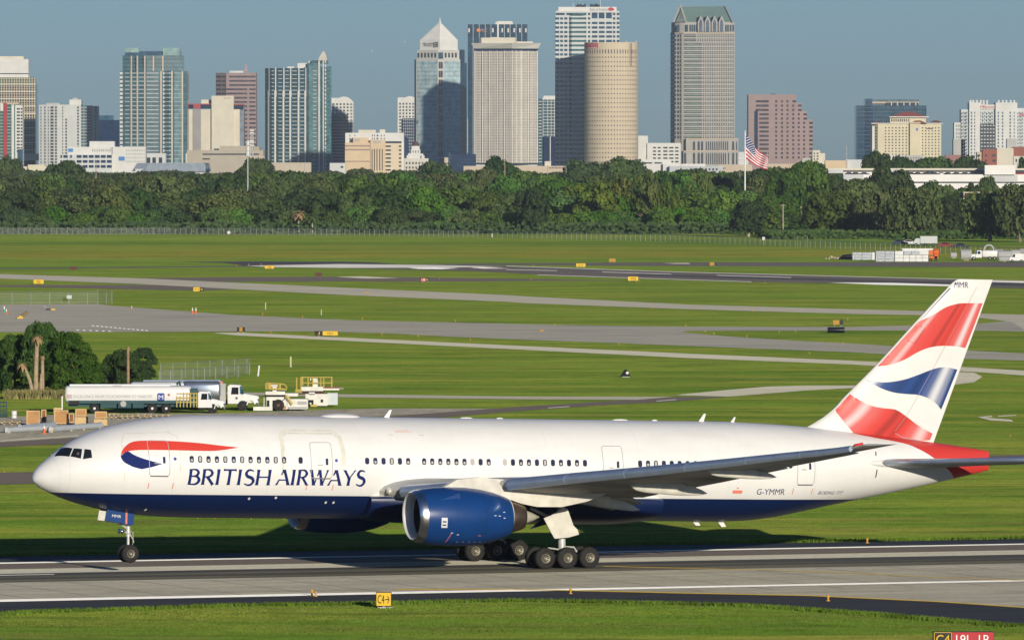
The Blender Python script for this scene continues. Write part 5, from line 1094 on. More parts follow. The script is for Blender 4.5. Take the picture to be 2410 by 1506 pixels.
# roof
b = MB(); X = T.X; Z = T.Zh
rid = [(X(1606), 22, Z(16)), (X(1708), 22, Z(14.5))]
b.add([(X(1586),4,Z(53)),(X(1726),1,Z(53)),(X(1726),44,Z(53)),(X(1586),44,Z(53))]+rid, [(0,1,5,4),(1,2,5),(2,3,4,5),(3,0,4),(0,3,2,1)]); b.build('green_roof', ROOFG, T.root)
b = MB(); b.add([(X(1585),7,Z(53)),(X(1614),-1,Z(53)),(X(1600.5),0,Z(12.5)),(X(1585),20,Z(53)),(X(1614),20,Z(53)),(X(1603),20,Z(15))], [(0,1,2),(0,2,5,3),(2,1,4,5),(1,0,3,4),(3,5,4)]); b.build('corner_gable', ROOFG, T.root)
b = MB(); b.add([(X(1590),3.6,Z(52)),(X(1609),-.9,Z(52)),(X(1600.5),-.7,Z(28)),(X(1590),5,Z(52)),(X(1609),2,Z(52)),(X(1600.5),2,Z(28))], [(0,1,2),(3,5,4),(0,2,5,3),(1,4,5,2),(0,3,4,1)]); b.build('gable_window', glass('grey_gable_glass', (.22,.27,.28), .3), T.root)
for xa, xb, ya, yb in ((1585,1600.5,53,12.5),(1600.5,1614,12.5,53),(1724,1708,53,14.5)):
    b = MB(); b.tube([(X(xa), -1, Z(ya)), (X(xb), 0 if xb < 1700 else 20, Z(yb))], .8, 5); b.build('roof_rib', GST, T.root)
for x in (1600.5, 1708): b = MB(); b.tube([(X(x), 2 if x < 1650 else 22, Z(17)), (X(x), 2 if x < 1650 else 22, Z(10.5))], [.8,.1], 5); b.build('finial', GST, T.root)
for x in (1649, 1665, 1681.5, 1698):
    b = MB(); y0, y1 = -2.6, 6
    b.slab([(X(x-7),Z(76)),(X(x+7),Z(76)),(X(x+7),Z(53)),(X(x),Z(37.5)),(X(x-7),Z(53))], y0, y1); d = b.build('dormer', GST, T.root)
    b = MB(); b.slab([(X(x-3.8),Z(75.5)),(X(x+3.8),Z(75.5)),(X(x+3.8),Z(55)),(X(x+2),Z(49)),(X(x),Z(45)),(X(x-2),Z(49)),(X(x-3.8),Z(55))], y0-.3, y0+.2); b.build('pointed_window', glass('pale_blue_arch_glass', (.10,.14,.20)), d)
for x in (1594,1597.5,1614.5,1618,1625,1630,1635,1640,1709,1714,1720,1726): T.box(x-1.4, x+1.2, 59, 75, 'narrow_window', glass('slate_blue_glass', (.045,.075,.10)), -.4 if x > 1610 else 1.8, 1.5)
for x in (1622, 1640, 1660): b = MB(); b.tube([(X(x), 20, Z(16)), (X(x+2), 20, Z(9+x % 3))], .25, 4); b.build('roof_antenna', STEEL, T.root)
T.box(1614, 1737, 328, 356, 'base_storeys', GST, -6, 50); T.box(1608, 1737, 355, 440, 'base_storeys', GST, -7.5, 50); T.box(1614, 1738, 355, 357.5, 'ledge', WTAN, -8, 10); T.box(1614, 1738, 326.5, 329, 'ledge', WTAN, -6.6, 10)
for y0_, y1_, f_, xl in ((332,354,-6.3,(1633,1644,1652,1662,1667,1672,1677,1682,1687,1692,1697,1702,1707,1712,1725,1733)),(359,387,-7.8,(1612,1633,1644,1652,1662,1667,1672,1677,1682,1687,1692,1697,1702,1707,1714,1725,1733))):
    for x in xl: w = 2.6 if x in (1633,1644,1652,1725,1612) else 1.3; b = MB(); b.slab([(X(x-w),Z(y1_)),(X(x+w),Z(y1_)),(X(x+w),Z(y0_+3)),(X(x),Z(y0_)),(X(x-w),Z(y0_+3))], f_, f_+.6); b.build('pointed_window', GSMOKE, T.root)
T = Tower('parking_building', 'low tan wall and pale block between green roofed tower and the flag', 'building', 7300, 1735)
T.box(1690, 1770, 388, 440, 'wall', WTAN, 0, 15); T.box(1738, 1762, 358, 440, 'pale_block', WWHITE, 10, 15); T.box(1738, 1755, 373, 376, 'ledge', WSHITE, 9, 5); T.rows(flat(1690,1720), 393, 400, 1, .4, 'window_row', GDARK, grid(1698,1708,3,.5), .2)
# stepped pink tower
T = Tower('office_tower', 'brown pink tower stepping down to the right behind the flag', 'tower', D0+60, 1835)
T.box(1761, 1874, 223, 420, 'wall', WPINK2, 0, 40); T.poly([(1874,0),(1887,2),(1887,40),(1874,40)], 243, 420, 'wall_step', WPINK2); T.poly([(1887,2),(1900,4),(1900,40),(1887,40)], 262, 420, 'wall_step', WPINK2); T.poly([(1900,4),(1914,7),(1914,40),(1900,40)], 282, 420, 'wall_step', WPINK2)
GBR = glass('brown_grey_glass', (.06,.05,.065)); pth = [(1761,0),(1874,0),(1887,2),(1900,4),(1914,7)]
def pk(i):
    L = [(1779,1809)] if i < 3 else [(1787,1809)]; lim = 1874 if i < 1 else 1887 if i < 3 else 1900 if i < 5 else 1914
    L += [(x, x+4.6) for x in (1824.5,1838,1851)]+[(lim-9,lim-.5)]
    for x in (1864.5,1877.5,1890.5):
        if x < lim-12: L.append((x, x+4.6))
    return L
T.rows(pth, 234, 376, 14, .5, 'window_row', GBR, pk, .3); T.rows(pth, 236, 376, 14, .3, 'grey_row', mat('grey_pink_band', (.27,.22,.22), .5), [(1761.5,1776)], .2)
b = MB(); b.slab([(T.X(1776),T.Zh(360)),(T.X(1783.5),T.Zh(350)),(T.X(1783.5),T.Zh(263)),(T.X(1780),T.Zh(258)),(T.X(1776),T.Zh(263))], -1, .2); b.build('tall_glass_slot', GNAVY, T.root); b = MB(); b.box(T.X(1815), T.X(1826), 10, 16, T.Zh(223), T.Zh(221)); b.build('roof_plant', GBR, T.root)
T = Tower('hotel_building', 'small cream stepped building right of the pink stepped tower', 'building', 7300, 1925)
T.box(1912, 1930, 354, 440, 'wall', WCREAM, 0, 14); T.box(1928, 1942, 361, 440, 'wall', WCREAM, 2, 12); T.rows(flat(1912,1930), 358, 385, 4, .5, 'window_row', GDARK, [(1915,1918),(1922,1926)], .2); T.box(1888, 1912, 372, 440, 'wall', WGREY, 3, 12)
T = Tower('warehouse', 'low orange tan building right of the flagpole above the trees', 'building', 6600, 1970)
T.box(1942, 1995, 378, 440, 'wall', WSAND, 0, 14); T.box(1990, 2060, 376, 440, 'wall', WWHITE, 4, 14); T.box(1800, 1890, 386, 440, 'wall', WTAN, 0, 12); T.poly([(1800,-1),(1845,-1),(1845,8),(1800,8)], 393, 401, 'red_roof', mat('salmon_roof', (.55,.20,.12), .8), top=[(1812,2),(1838,2),(1838,6),(1812,6)])
# blue glass block behind hotel
T = Tower('office_tower', 'blue glass office block behind the red roofed hotel', 'tower', D0+100, 2095)
T.box(2015, 2180, 249, 420, 'wall', GBLUE, 0, 45); T.box(2036.5, 2053, 233, 250, 'upper_wall', GBLUE, 0, 40); T.box(2053, 2163, 234, 250, 'upper_wall', glass('grey_blue_glass', (.09,.14,.17)), 4, 30); T.poly([(2053,2),(2163,2),(2163,34),(2053,34)], 240, 244, 'terrace_roof', WTAN)
T.box(2085, 2160, 242, 249, 'terrace_opening', GDARK, 1.5, 4); 
for x in (2098,2112,2127,2141,2155): T.box(x-1, x+1.2, 242, 249, 'terrace_column', WWHITE, .8, 1)
T.box(2036, 2055, 249, 420, 'dark_glass_strip', GNAVY, -.6, 2); T.rows(flat(2015,2180), 250, 376, 14, .1, 'floor_edge', glass('pale_floor_band', (.10,.17,.20)), [(2015,2180)], .9); T.fins(flat(2015,2180), 250, 376, [2022+6.5*i for i in range(25)], .5, 'mullion', glass('dim_mullion', (.015,.03,.05)), .5)
# red roofed hotel
T = Tower('hotel', 'cream hotel with red tile roofs in front of blue glass block', 'hotel', 7500, 2134)
pth = [(2051,8),(2066,0),(2215,0)]; HC = wall('yellow_cream_render', (.62,.56,.40))
T.poly([(2051,8),(2066,0),(2215,0),(2215,30),(2051,30)], 290, 440, 'wall', HC); T.box(2141, 2166, 288, 440, 'centre_bay', HC, -3, 12); T.box(2095, 2180, 276, 291, 'upper_arcade', HC, 6, 20)
def hip(x0, x1, y0, y1, f, t, ins=.35): 
    w = (x1-x0)*ins; T.poly([(x0,f),(x1,f),(x1,f+t),(x0,f+t)], y1, y0, 'red_tile_roof', ROOFR, top=[(x0+w,f+t*.45),(x1-w,f+t*.45),(x1-w,f+t*.55),(x0+w,f+t*.55)])
hip(2092, 2187, 276, 263, 3, 26, .4); hip(2050, 2083, 291, 286, -1, 20); hip(2141, 2181, 291, 284, -4, 18); hip(2188, 2218, 289, 284, -2, 20)
T.box(2093, 2186, 274.5, 277, 'cornice', WSHITE, 2.5, 26); T.box(2050, 2218, 290, 292, 'cornice', WSHITE, -1.5, 30)
T.rows(flat(2095,2180,6), 279, 288, 1, .7, 'arcade_opening', GSMOKE, grid(2097,2142,9,.45), .3); T.rows(pth, 298, 374, 11, .42, 'window_row', GSMOKE, lambda i: [(2054,2056),(2060,2063)]+grid(2080,2137,7,.38)+grid(2167,2213,6,.38), .25)
T.box(2053, 2066, 297, 374, 'white_trim', WSHITE, 4, 3); T.box(2180, 2196, 302, 304, 'sign_panel', GSMOKE, -.5, .5); T.box(2156, 2160, 302, 308, 'blue_emblem', mat('blue_sign_panel', (.05,.20,.50)), -3.6, .5)
# far right hotel
T = Tower('hotel_tower', 'cream hotel with turreted roofline and red lettered sign at the right edge', 'hotel', 7700, 2330)
T.box(2281, 2306, 242, 440, 'left_tower', WSHITE, 0, 30); T.box(2306, 2343, 247, 440, 'centre_wall', WWHITE, 4, 28); T.box(2343, 2394, 242, 440, 'right_tower', WSHITE, 0, 30); T.box(2394, 2480, 255, 440, 'right_wing', WWHITE, 3, 26)
T.box(2262, 2281, 258, 440, 'left_wing', WWHITE, 3, 26); T.box(2246, 2268, 289, 330, 'low_wing', WSHITE, 4, 20); T.box(2244, 2271, 328, 440, 'low_wing_base', WGREY, 3, 20)
for x in (2284,2290.5,2299,2308,2315,2323,2350.5,2360,2368.5,2378.5,2387): T.box(x-2.2, x+2.6, 236, 248, 'roof_turret', WWHITE, 3, 4)
T.box(2300, 2342, 292, 357, 'glass_front', GSMOKE, 1.5, 6)
T.rows(flat(2300,2342,1.5), 292, 357, 8, .3, 'balcony_row', WWHITE, grid(2300,2342,6,.6), .6)
T.rows(flat(2246,2480,-.2), 262, 372, 14, .62, 'window_row', glass('blue_grey_slit_glass', (.12,.18,.21)), lambda i: ([(2266,2268),(2273,2276),(2285,2288),(2293,2295)]+([(2307,2309),(2316,2318.5),(2325,2327.5),(2333,2336)] if i < 4 else [])+[(2348,2351),(2358,2361),(2376,2379),(2386,2388)]+[(2398,2400),(2405,2407)]), .2)
T.rows(flat(2246,2268,4), 292, 328, 4, .7, 'window_row', glass('blue_grey_slit_glass', (.12,.18,.21)), grid(2249,2266,4,.4), .3)
T.box(2306, 2343, 247, 257, 'sign_band', WSHITE, 2.5, 3); sign(T, 'Marriott', 2327, 252, 27, 6, LRED, 2.2); sign(T, 'M', 2311, 252, 7, 7, LRED, 2.2); sign(T, 'M', 2405, 271, 9, 8, LRED, 2.6)
T = Tower('brick_building', 'low red brick and cream building beneath the right hotel', 'building', 6700, 2360)
T.box(2299, 2312, 358, 440, 'wall', WTAN, 0, 16); T.box(2312, 2346, 352, 440, 'brick_wall', WBRICK, -2, 16); T.box(2346, 2385, 349, 440, 'cream_wall', WCREAM, 0, 16); T.box(2371, 2394, 327, 350, 'grey_block', WGREY, 8, 12); T.box(2385, 2480, 346, 370, 'brick_wall', WBRICK, 2, 16); T.box(2385, 2480, 368, 440, 'stone_wall', wall('pale_stone', (.58,.55,.49)), -1, 14)
T.rows(flat(2299,2346,-2), 360, 385, 2, .4, 'window_row', GDARK, [(2302,2306),(2318,2322),(2335,2343)], .2); T.rows(flat(2385,2480,-1), 371, 385, 1, .5, 'window_row', GDARK, grid(2388,2410,3,.5), .2)
T = Tower('brick_building', 'small red and grey building left of the right hotel', 'building', 6900, 2250)
T.box(2225, 2262, 365, 440, 'wall', wall('dull_red_render', (.30,.16,.14)), 0, 14); T.box(2170, 2290, 374, 440, 'pale_wall', WWHITE, 4, 14); T.box(2120, 2175, 366, 440, 'grey_wall', WGREY, 2, 12); T.rows(flat(2120,2175,2), 370, 380, 2, .4, 'window_row', GSMOKE, grid(2123,2172,8,.5), .2); T.box(2090, 2122, 365, 440, 'pale_wall', WSHITE, 0, 10)
T = Tower('office_building', 'low white building at the foot of the curved teal tower', 'building', 7000, 790)
T.box(776, 813, 384, 440, 'wall', WWHITE, 0, 12); T.rows(flat(776,813), 389, 398, 1, .5, 'window_row', GDARK, [(802,808)], .2)
# ================================================================== trees
def leaf_mat(name, c1, c2, c3):
    m = bpy.data.materials.new(name); m.use_nodes = True; nt = m.node_tree; b = nt.nodes['Principled BSDF']
    b.inputs['Roughness'].default_value = .65; b.inputs['Specular IOR Level'].default_value = .15
    at = node(nt, 'ShaderNodeAttribute'); at.attribute_name = 'leafcol'; oi = node(nt, 'ShaderNodeObjectInfo')
    cr = node(nt, 'ShaderNodeValToRGB'); e = cr.color_ramp.elements; e[0].position = 0; e[0].color = c1+(1,); e[1].position = 1; e[1].color = c3+(1,); q = e.new(.55); q.color = c2+(1,)
    nt.links.new(at.outputs['Fac'], cr.inputs[0]); h = node(nt, 'ShaderNodeHueSaturation')
    for k, (a, b2) in {'Hue': (.482, .515), 'Saturation': (.85, 1.1), 'Value': (.88, 1.34)}.items():
        mr = node(nt, 'ShaderNodeMapRange'); mr.inputs['To Min'].default_value = a; mr.inputs['To Max'].default_value = b2
        ml = node(nt, 'ShaderNodeMath', operation='FRACT'); mm = node(nt, 'ShaderNodeMath', operation='MULTIPLY'); mm.inputs[1].default_value = {'Hue': 7.3, 'Saturation': 3.7, 'Value': 1.0}[k]
        nt.links.new(oi.outputs['Random'], mm.inputs[0]); nt.links.new(mm.outputs[0], ml.inputs[0]); nt.links.new(ml.outputs[0], mr.inputs[0]); nt.links.new(mr.outputs[0], h.inputs[k])
    nt.links.new(cr.outputs[0], h.inputs['Color']); nt.links.new(h.outputs[0], b.inputs['Base Color'])
    tr = node(nt, 'ShaderNodeBsdfTranslucent'); nt.links.new(h.outputs[0], tr.inputs[0]); mx = node(nt, 'ShaderNodeMixShader'); mx.inputs[0].default_value = .25
    nt.links.new(b.outputs[0], mx.inputs[1]); nt.links.new(tr.outputs[0], mx.inputs[2]); nt.links.new(mx.outputs[0], nt.nodes['Material Output'].inputs[0]); return m
L_OAK = leaf_mat('oak_leaves', (.038,.080,.016), (.070,.125,.024), (.125,.18,.038))
L_OLIVE = leaf_mat('olive_leaves', (.048,.078,.020), (.085,.122,.028), (.14,.175,.042))
L_BRIGHT = leaf_mat('bright_leaves', (.05,.115,.016), (.080,.170,.022), (.13,.22,.034))
L_YELLOW = leaf_mat('yellow_green_leaves', (.065,.105,.02), (.11,.15,.026), (.18,.20,.04))
L_DARK = leaf_mat('dark_leaves', (.024,.052,.014), (.042,.080,.020), (.075,.115,.03))
BARK = mat('grey_bark', (.20,.17,.13), .9, var=.3, scale=2); BARKP = mat('pale_bark', (.42,.38,.30), .9, var=.2, scale=2)
def crown_arrays(seed, lobes, per, leaf, shape='round', gap=0.0, lobe_r=(.22,.36)):
    """unit crown: radius about 1, from z=0 to z=1; leaf cards over many lobes"""
    rg = np.random.default_rng(seed); C = []; RR = []
    for i in range(lobes):
        a = rg.random()*2*math.pi; z = rg.random()
        if shape == 'round': rmax = math.sqrt(max(0, 1-((z-.42)/.6)**2))
        elif shape == 'flat': rmax = math.sqrt(max(0, 1-((z-.6)/.5)**2))
        elif shape == 'bush': rmax = math.sqrt(max(0.05, 1-(z/1.02)**2))
        else: rmax = (1-z)*.9+.12
        r = rmax*(.45+.45*rg.random()**.5)*(1+gap*.5*math.sin(a*3+seed)*math.cos(z*7+a*2)); lr = lobe_r[0]+(lobe_r[1]-lobe_r[0])*rg.random()
        C.append((r*math.cos(a)*.86, r*math.sin(a)*.86, z*.84+.06)); RR.append(lr)
    V = []; col = []
    for (cx, cy, cz), lr in zip(C, RR):
        n = per; d = rg.normal(size=(n,3)); d /= np.linalg.norm(d, axis=1)[:,None]; d[:,2] = np.where(d[:,2] < -.35, -d[:,2], d[:,2])
        rad = lr*(.78+.3*rg.random(n)); P = np.array([cx,cy,cz])+d*rad[:,None]*np.array([1,1,.72])
        nn = d+rg.normal(size=(n,3))*.38; nn /= np.linalg.norm(nn, axis=1)[:,None]
        t = np.cross(nn, rg.normal(size=(n,3))); t /= np.linalg.norm(t, axis=1)[:,None]; b2 = np.cross(nn, t)
        s = leaf*(.6+.8*rg.random(n))[:,None]; q = np.stack([P-t*s-b2*s*.6, P+t*s-b2*s*.7, P+t*s*.8+b2*s*.7, P-t*s*.7+b2*s*.8], 1)
        V.append(q); lc = rg.random()*.55; col.append(np.repeat(np.clip(lc+.45*rg.random(n), 0, 1), 4))
    return np.concatenate(V), np.concatenate(col)
def cards(name, V, col, m):
    n = len(V); me = bpy.data.meshes.new(name); me.vertices.add(4*n); me.vertices.foreach_set('co', V.reshape(-1))
    me.loops.add(4*n); me.loops.foreach_set('vertex_index', np.arange(4*n)); me.polygons.add(n); me.polygons.foreach_set('loop_start', np.arange(0, 4*n, 4)); me.polygons.foreach_set('loop_total', np.full(n, 4))
    me.update(calc_edges=True); at = me.attributes.new('leafcol', 'FLOAT', 'POINT'); at.data.foreach_set('value', col.astype(float)); me.materials.append(m); return me
CROWNS = {}
SPEC = {'oak': (L_OAK, 'round', 46, 125, .047, 3), 'olive': (L_OLIVE, 'round', 60, 105, .042, 3), 'bright': (L_BRIGHT, 'bush', 46, 125, .046, 3), 'yellow': (L_YELLOW, 'flat', 22, 60, .05, 2), 'dark': (L_DARK, 'round', 44, 125, .047, 2), 'cone': (L_DARK, 'cone', 36, 80, .06, 1)}
for k, (m, sh, lo, per, lf, nv) in SPEC.items():
    CROWNS[k] = []
    for v in range(nv):
        V, c = crown_arrays(sum(map(ord, k))*7+v, lo, per, lf, sh); CROWNS[k].append((cards(k+'_crown', V, c, m), V, c))
def limbs(seed, n=5, th=.05, reach=.7):
    rg = np.random.default_rng(seed); b = MB(); b.tube([(0,0,-1.0),(.01,0,-.5),(.02,.01,0),(0,.02,.45)], [th*1.5,th*1.15,th,th*.4], 8)
    for i in range(n):
        a = 2*math.pi*i/n+rg.random(); z = .0+.35*rg.random()-.1; e = (reach*math.cos(a), reach*math.sin(a), z+.35+.25*rg.random()); mid = (e[0]*.45, e[1]*.45, z+.22)
        b.tube([(0,0,z), mid, e], [th*.7, th*.42, th*.12], 6)
    return b
TRUNKS = [limbs(50+i) for i in range(4)]; TM = {}
def trunk_mesh(i, m):
    if (i, m.name) not in TM:
        b = TRUNKS[i]; me = bpy.data.meshes.new('trunk'); me.from_pydata(b.v, [], b.f); me.materials.append(m); TM[(i, m.name)] = me
    return TM[(i, m.name)]
LAND = [(-500,90,'the tower at the left edge'),(90,235,'the white apartment block'),(235,441,'the ribbed green glass tower'),(441,610,'the cream slab hotel'),(610,790,'the curved teal tower'),(790,950,'the tan slotted block'),(950,1100,'the pyramid topped tower'),(1100,1300,'the white ribbed tower'),(1300,1510,'the round beige tower'),(1510,1745,'the green roofed tower'),(1745,1920,'the stepped pink tower'),(1920,2230,'the red roofed hotel'),(2230,3000,'the turreted hotel')]
ADJ = {'oak': 'rounded green tree', 'olive': 'dull olive tree', 'bright': 'bright bushy tree', 'yellow': 'sparse yellowish tree', 'dark': 'dark tree', 'cone': 'dark pointed conifer'}
GRP = {'oak': 'rounded green trees of the wood behind the airfield', 'olive': 'olive trees of the wood behind the airfield', 'bright': 'bright bushy trees of the wood', 'yellow': 'sparse yellow green trees', 'dark': 'dark trees of the wood', 'cone': 'conifers of the wood'}
TREES = []; LABN = {}
def plant(px, d, ytop, wpx, kind, row='front', label=None, base_frac=.22, z0=0.0, v=None, bark=None):
    """tree whose crown spans wpx photo pixels and reaches photo height ytop"""
    x, zt = PX(px, ytop, d); w = wpx*d/F/2; H = zt-z0; cb = H*base_frac; ch = (H-cb)
    lm = next(l for a, b, l in LAND if a <= px < b); vi = (int(px)+int(d)) % len(CROWNS[kind]) if v is None else v
    t = empty('tree', (x, d, z0), random.random()*6.28, label or '%s in the %s row below %s' % (ADJ[kind], row, lm), 'tree', GRP[kind])
    LABN.setdefault(t['label'], []).append((px, t))
    c = link('crown', CROWNS[kind][vi][0], t); c.location = (0, 0, cb); c.scale = (w, w, ch*1.02)
    k = link('trunk', trunk_mesh(vi if vi < 4 else 0, bark or (BARKP if kind == 'yellow' else BARK)), t); k.location = (0, 0, cb); sc = max(cb, .5); k.scale = (w*.95, w*.95, max(cb, ch*.3))
    k.location = (0, 0, max(cb, ch*.3)); TREES.append(t); return t
kindmix = lambda px: (['olive','oak','olive','dark'] if px < 560 else ['oak','dark','olive','bright'] if px < 1180 else ['bright','oak','bright','dark'] if px < 1760 else ['olive','oak','dark','oak'])
TOP1 = lambda px: np.interp(px, [-50,100,300,560,700,850,1000,1250,1500,1750,1950,2150,2300,2460], [450,455,462,455,462,458,452,455,458,462,455,450,455,452])
TOP2 = lambda px: np.interp(px, [-50,250,560,850,1100,1500,1750,1850,2000,2200,2460], [428,432,428,425,422,425,425,412,428,455,458])
TOP3 = lambda px: np.interp(px, [-50,250,560,850,1250,1600,1800,1900,2040,2460], [420,423,420,417,418,417,413,412,440,468])
def row(d, topf, step, wmin, wmax, name, jit, seed, lim=(-40, 2450), skip=None):
    rg = np.random.default_rng(seed); px = lim[0]+rg.random()*step
    while px < lim[1]:
        if not (skip and any(a < px < b for a, b in skip)):
            kk = kindmix(px)[int(rg.random()*4)]; w = wmin+(wmax-wmin)*rg.random(); plant(px, d+rg.random()*120-60, float(topf(px))+rg.normal()*jit, w, kk, name)
        px += step*(.75+.5*rg.random())
row(3900, TOP3, 46, 100, 140, 'back', 4, 31); row(3500, TOP2, 48, 105, 155, 'middle', 5, 32, (-40, 2450)); row(3200, TOP1, 56, 115, 170, 'front', 8, 33, (-40, 1830), [(1215,1290),(1340,1430)])
# low bushes at the foot of the wood
for i, px in enumerate(range(1800, 2470, 56)): plant(px, 3060+(i % 3)*25, 508+(i*7) % 14, 120, ('oak','dark','olive')[i % 3], 'lowest shaded', base_frac=.02)
rg = np.random.default_rng(5)
for i, px in enumerate(np.arange(-20, 1790, 46)):
    p = px+rg.random()*30; plant(p, 3130+rg.random()*20, 492+rg.random()*18, 84+rg.random()*34, 'bright' if (p > 1180 or rg.random() < .3) else 'oak' if rg.random() < .6 else 'dark', 'lowest bush', base_frac=.02)
# trees one can pick out
plant(1250, 3120, 452, 90, 'dark', label='bare limbed grey tree standing out of dark foliage near the centre', v=0, bark=BARKP)
plant(1390, 3165, 440, 150, 'yellow', label='large leaning yellow green tree below the round beige tower', v=0); plant(1455, 3170, 425, 90, 'yellow', label='tall thin yellow green tree with forked pale trunk', v=1)
plant(1522, 3170, 418, 80, 'yellow', label='yellow green tree with upright pale limbs below the white slotted building', v=0); plant(1580, 3170, 442, 66, 'yellow', label='small pale limbed tree left of the flag', v=1); plant(1645, 3380, 418, 78, 'yellow', label='yellowing tree left of the flagpole base', v=1)
plant(1762, 2985, 478, 96, 'dark', label='rounded dark tree with pale trunk below the flagpole', v=0, base_frac=.17, bark=BARKP)
plant(1900, 3350, 396, 130, 'oak', label='tallest dark oak left of the white parking garage', v=0); plant(1850, 3300, 415, 110, 'oak', label='broad oak right of the flag', v=1)
plant(2090, 3250, 407, 150, 'dark', label='dark round topped tree in front of the white parking garage', v=0); plant(2020, 3200, 430, 130, 'oak', label='green tree between the two dark domed trees at right', v=2)
plant(1960, 2960, 458, 150, 'olive', label='broad olive tree at the left of the roadside trees', v=0, base_frac=.09); plant(2060, 2950, 462, 130, 'olive', label='olive roadside tree above the dark tarpaulin', v=1, base_frac=.10)
plant(2150, 2900, 452, 140, 'olive', label='dull brownish green roadside tree above the wrapped blocks', v=2, base_frac=.10); plant(2225, 2930, 470, 120, 'dark', label='dark roadside tree above the orange machine', v=1, base_frac=.09)
plant(2200, 3200, 440, 120, 'oak', label='green tree covering the lower garage wall', v=1); plant(2330, 2800, 455, 150, 'olive', label='olive tree above the white tanker truck at right', v=0, base_frac=.10); plant(2400, 2780, 445, 140, 'olive', label='large ragged tree cut by the right edge', v=2, base_frac=.09)
plant(2325, 3450, 428, 60, 'oak', label='small rounded tree against the white garage wall', v=0); plant(2290, 3350, 440, 50, 'dark', label='small dark tree at the left end of the lower car deck', v=0)
plant(2065, 4300, 370, 92, 'dark', label='dark tree rising behind the garage roof', v=0); plant(2125, 4350, 380, 120, 'dark', label='dark tree right of the one rising behind the garage roof', v=1); plant(2200, 4400, 384, 150, 'oak', label='green tree line piece behind the garage roof', v=0); plant(2275, 4350, 379, 130, 'dark', label='dark tree behind the garage left of the stair tower', v=1); plant(2408, 4350, 382, 40, 'dark', label='dark tree behind the garage at the right edge', v=0)
plant(155, 4300, 390, 120, 'dark', label='dark rounded tree breaking the tree line below the white apartments', v=0); plant(20, 4300, 384, 90, 'oak', label='tree breaking the tree line in the left corner', v=1); plant(1180, 4300, 381, 110, 'dark', label='dark tree standing above the wood below the white ribbed tower', v=1); plant(1024, 4300, 391, 110, 'dark', label='small dark tree poking up below the pyramid topped tower', v=0)
plant(1370, 4300, 388, 150, 'dark', label='dark tree top below the round beige tower left side', v=0); plant(1465, 4300, 386, 150, 'oak', label='tree top below the round beige tower right side', v=1); plant(605, 4300, 387, 110, 'oak', label='tree top beside the tall grey monopole', v=0)
ORD = ['first', 'second', 'third', 'fourth', 'fifth', 'sixth', 'seventh']
for lb, L in LABN.items():
    if len(L) > 1:
        L.sort(key=lambda q: q[0])
        for i, (_, o) in enumerate(L): o['label'] = ('leftmost ' if i == 0 else 'rightmost ' if i == len(L)-1 else ORD[i]+' ')+lb
# palm with browning fronds in the wood
def palm(loc, H, rad, m, label, trunk_r=.22, fr=14, droop=.6, lean=(0, 0), tm=None):
    t = empty('palm', loc, 0, label, 'palm'); b = MB(); n = 8; pts = [(lean[0]*(i/n)**2, lean[1]*(i/n)**2, H*i/n) for i in range(n+1)]
    b.tube(pts, [trunk_r*(1.15-.3*i/n) for i in range(n+1)], 8); b.build('trunk', tm or BARKP, t, True); b = MB()
    for k in range(fr):
        a = 2*math.pi*k/fr+.3*(k % 3); el = .9-1.5*((k*7) % fr)/fr; prev = None; L = rad; c = pts[-1]
        for j in range(6):
            u = j/5; r = L*u*math.cos(el*(1-.2*u)); z = L*u*math.sin(el)-droop*L*u*u; w = L*.22*math.sin(math.pi*min(.95, u*.8+.15)); dx, dy = math.cos(a), math.sin(a)
            cur = [(c[0]+r*dx-dy*w, c[1]+r*dy+dx*w, c[2]+z-.3*w), (c[0]+r*dx, c[1]+r*dy, c[2]+z), (c[0]+r*dx+dy*w, c[1]+r*dy-dx*w, c[2]+z-.3*w)]
            if prev: b.add(prev+cur, [(0,1,4,3),(1,2,5,4)])
            prev = cur
    b.build('fronds', m, t); return t
PALMG = mat('palm_green', (.07,.11,.03), .6, var=.3, scale=1); PALMB = mat('dry_palm_fronds', (.32,.22,.10), .8, var=.3, scale=1)
for px, y in ((703,502),(735,508)): x, z = PX(px, y, 3112); palm((x, 3112, 0), z, 3.2, PALMB if px < 720 else PALMG, 'brown fronded cabbage palm at the wood edge' if px < 720 else 'green cabbage palm beside the brown one at the wood edge', fr=22)
# far woodland nobody could count
rg = np.random.default_rng(77); VV = []; CC = []
for d, yt, stp in ((4400,416,34),(4900,413,32),(5500,410,30),(6200,408,28)):
    px = -60.0
    while px < 2480:
        yy = yt+rg.normal()*4; 
        if 1940 < px: yy = max(yy, 402)
        k = ('oak','dark','olive')[int(rg.random()*3)]; _, V, c = CROWNS[k][0]; sel = rg.random(len(V)) < .45
        x, zt = PX(px, yy, d); w = (60+rg.random()*40)*d/F/2*1.05; a = rg.random()*6.28; ca, sa = math.cos(a), math.sin(a); Q = V[sel].copy()
        X_ = (Q[...,0]*ca-Q[...,1]*sa)*w+x; Y_ = (Q[...,0]*sa+Q[...,1]*ca)*w+d; Z_ = Q[...,2]*zt*.82+zt*.13; VV.append(np.stack([X_,Y_,Z_], -1)); CC.append(np.repeat(c.reshape(-1,4)[sel][:,0], 4)); px += stp*(.8+.5*rg.random())
tag(link('far_woodland', cards('far_woodland', np.concatenate(VV), np.concatenate(CC), leaf_mat('far_leaves', (.032,.060,.016), (.060,.095,.022), (.10,.125,.034)))), kind='stuff')
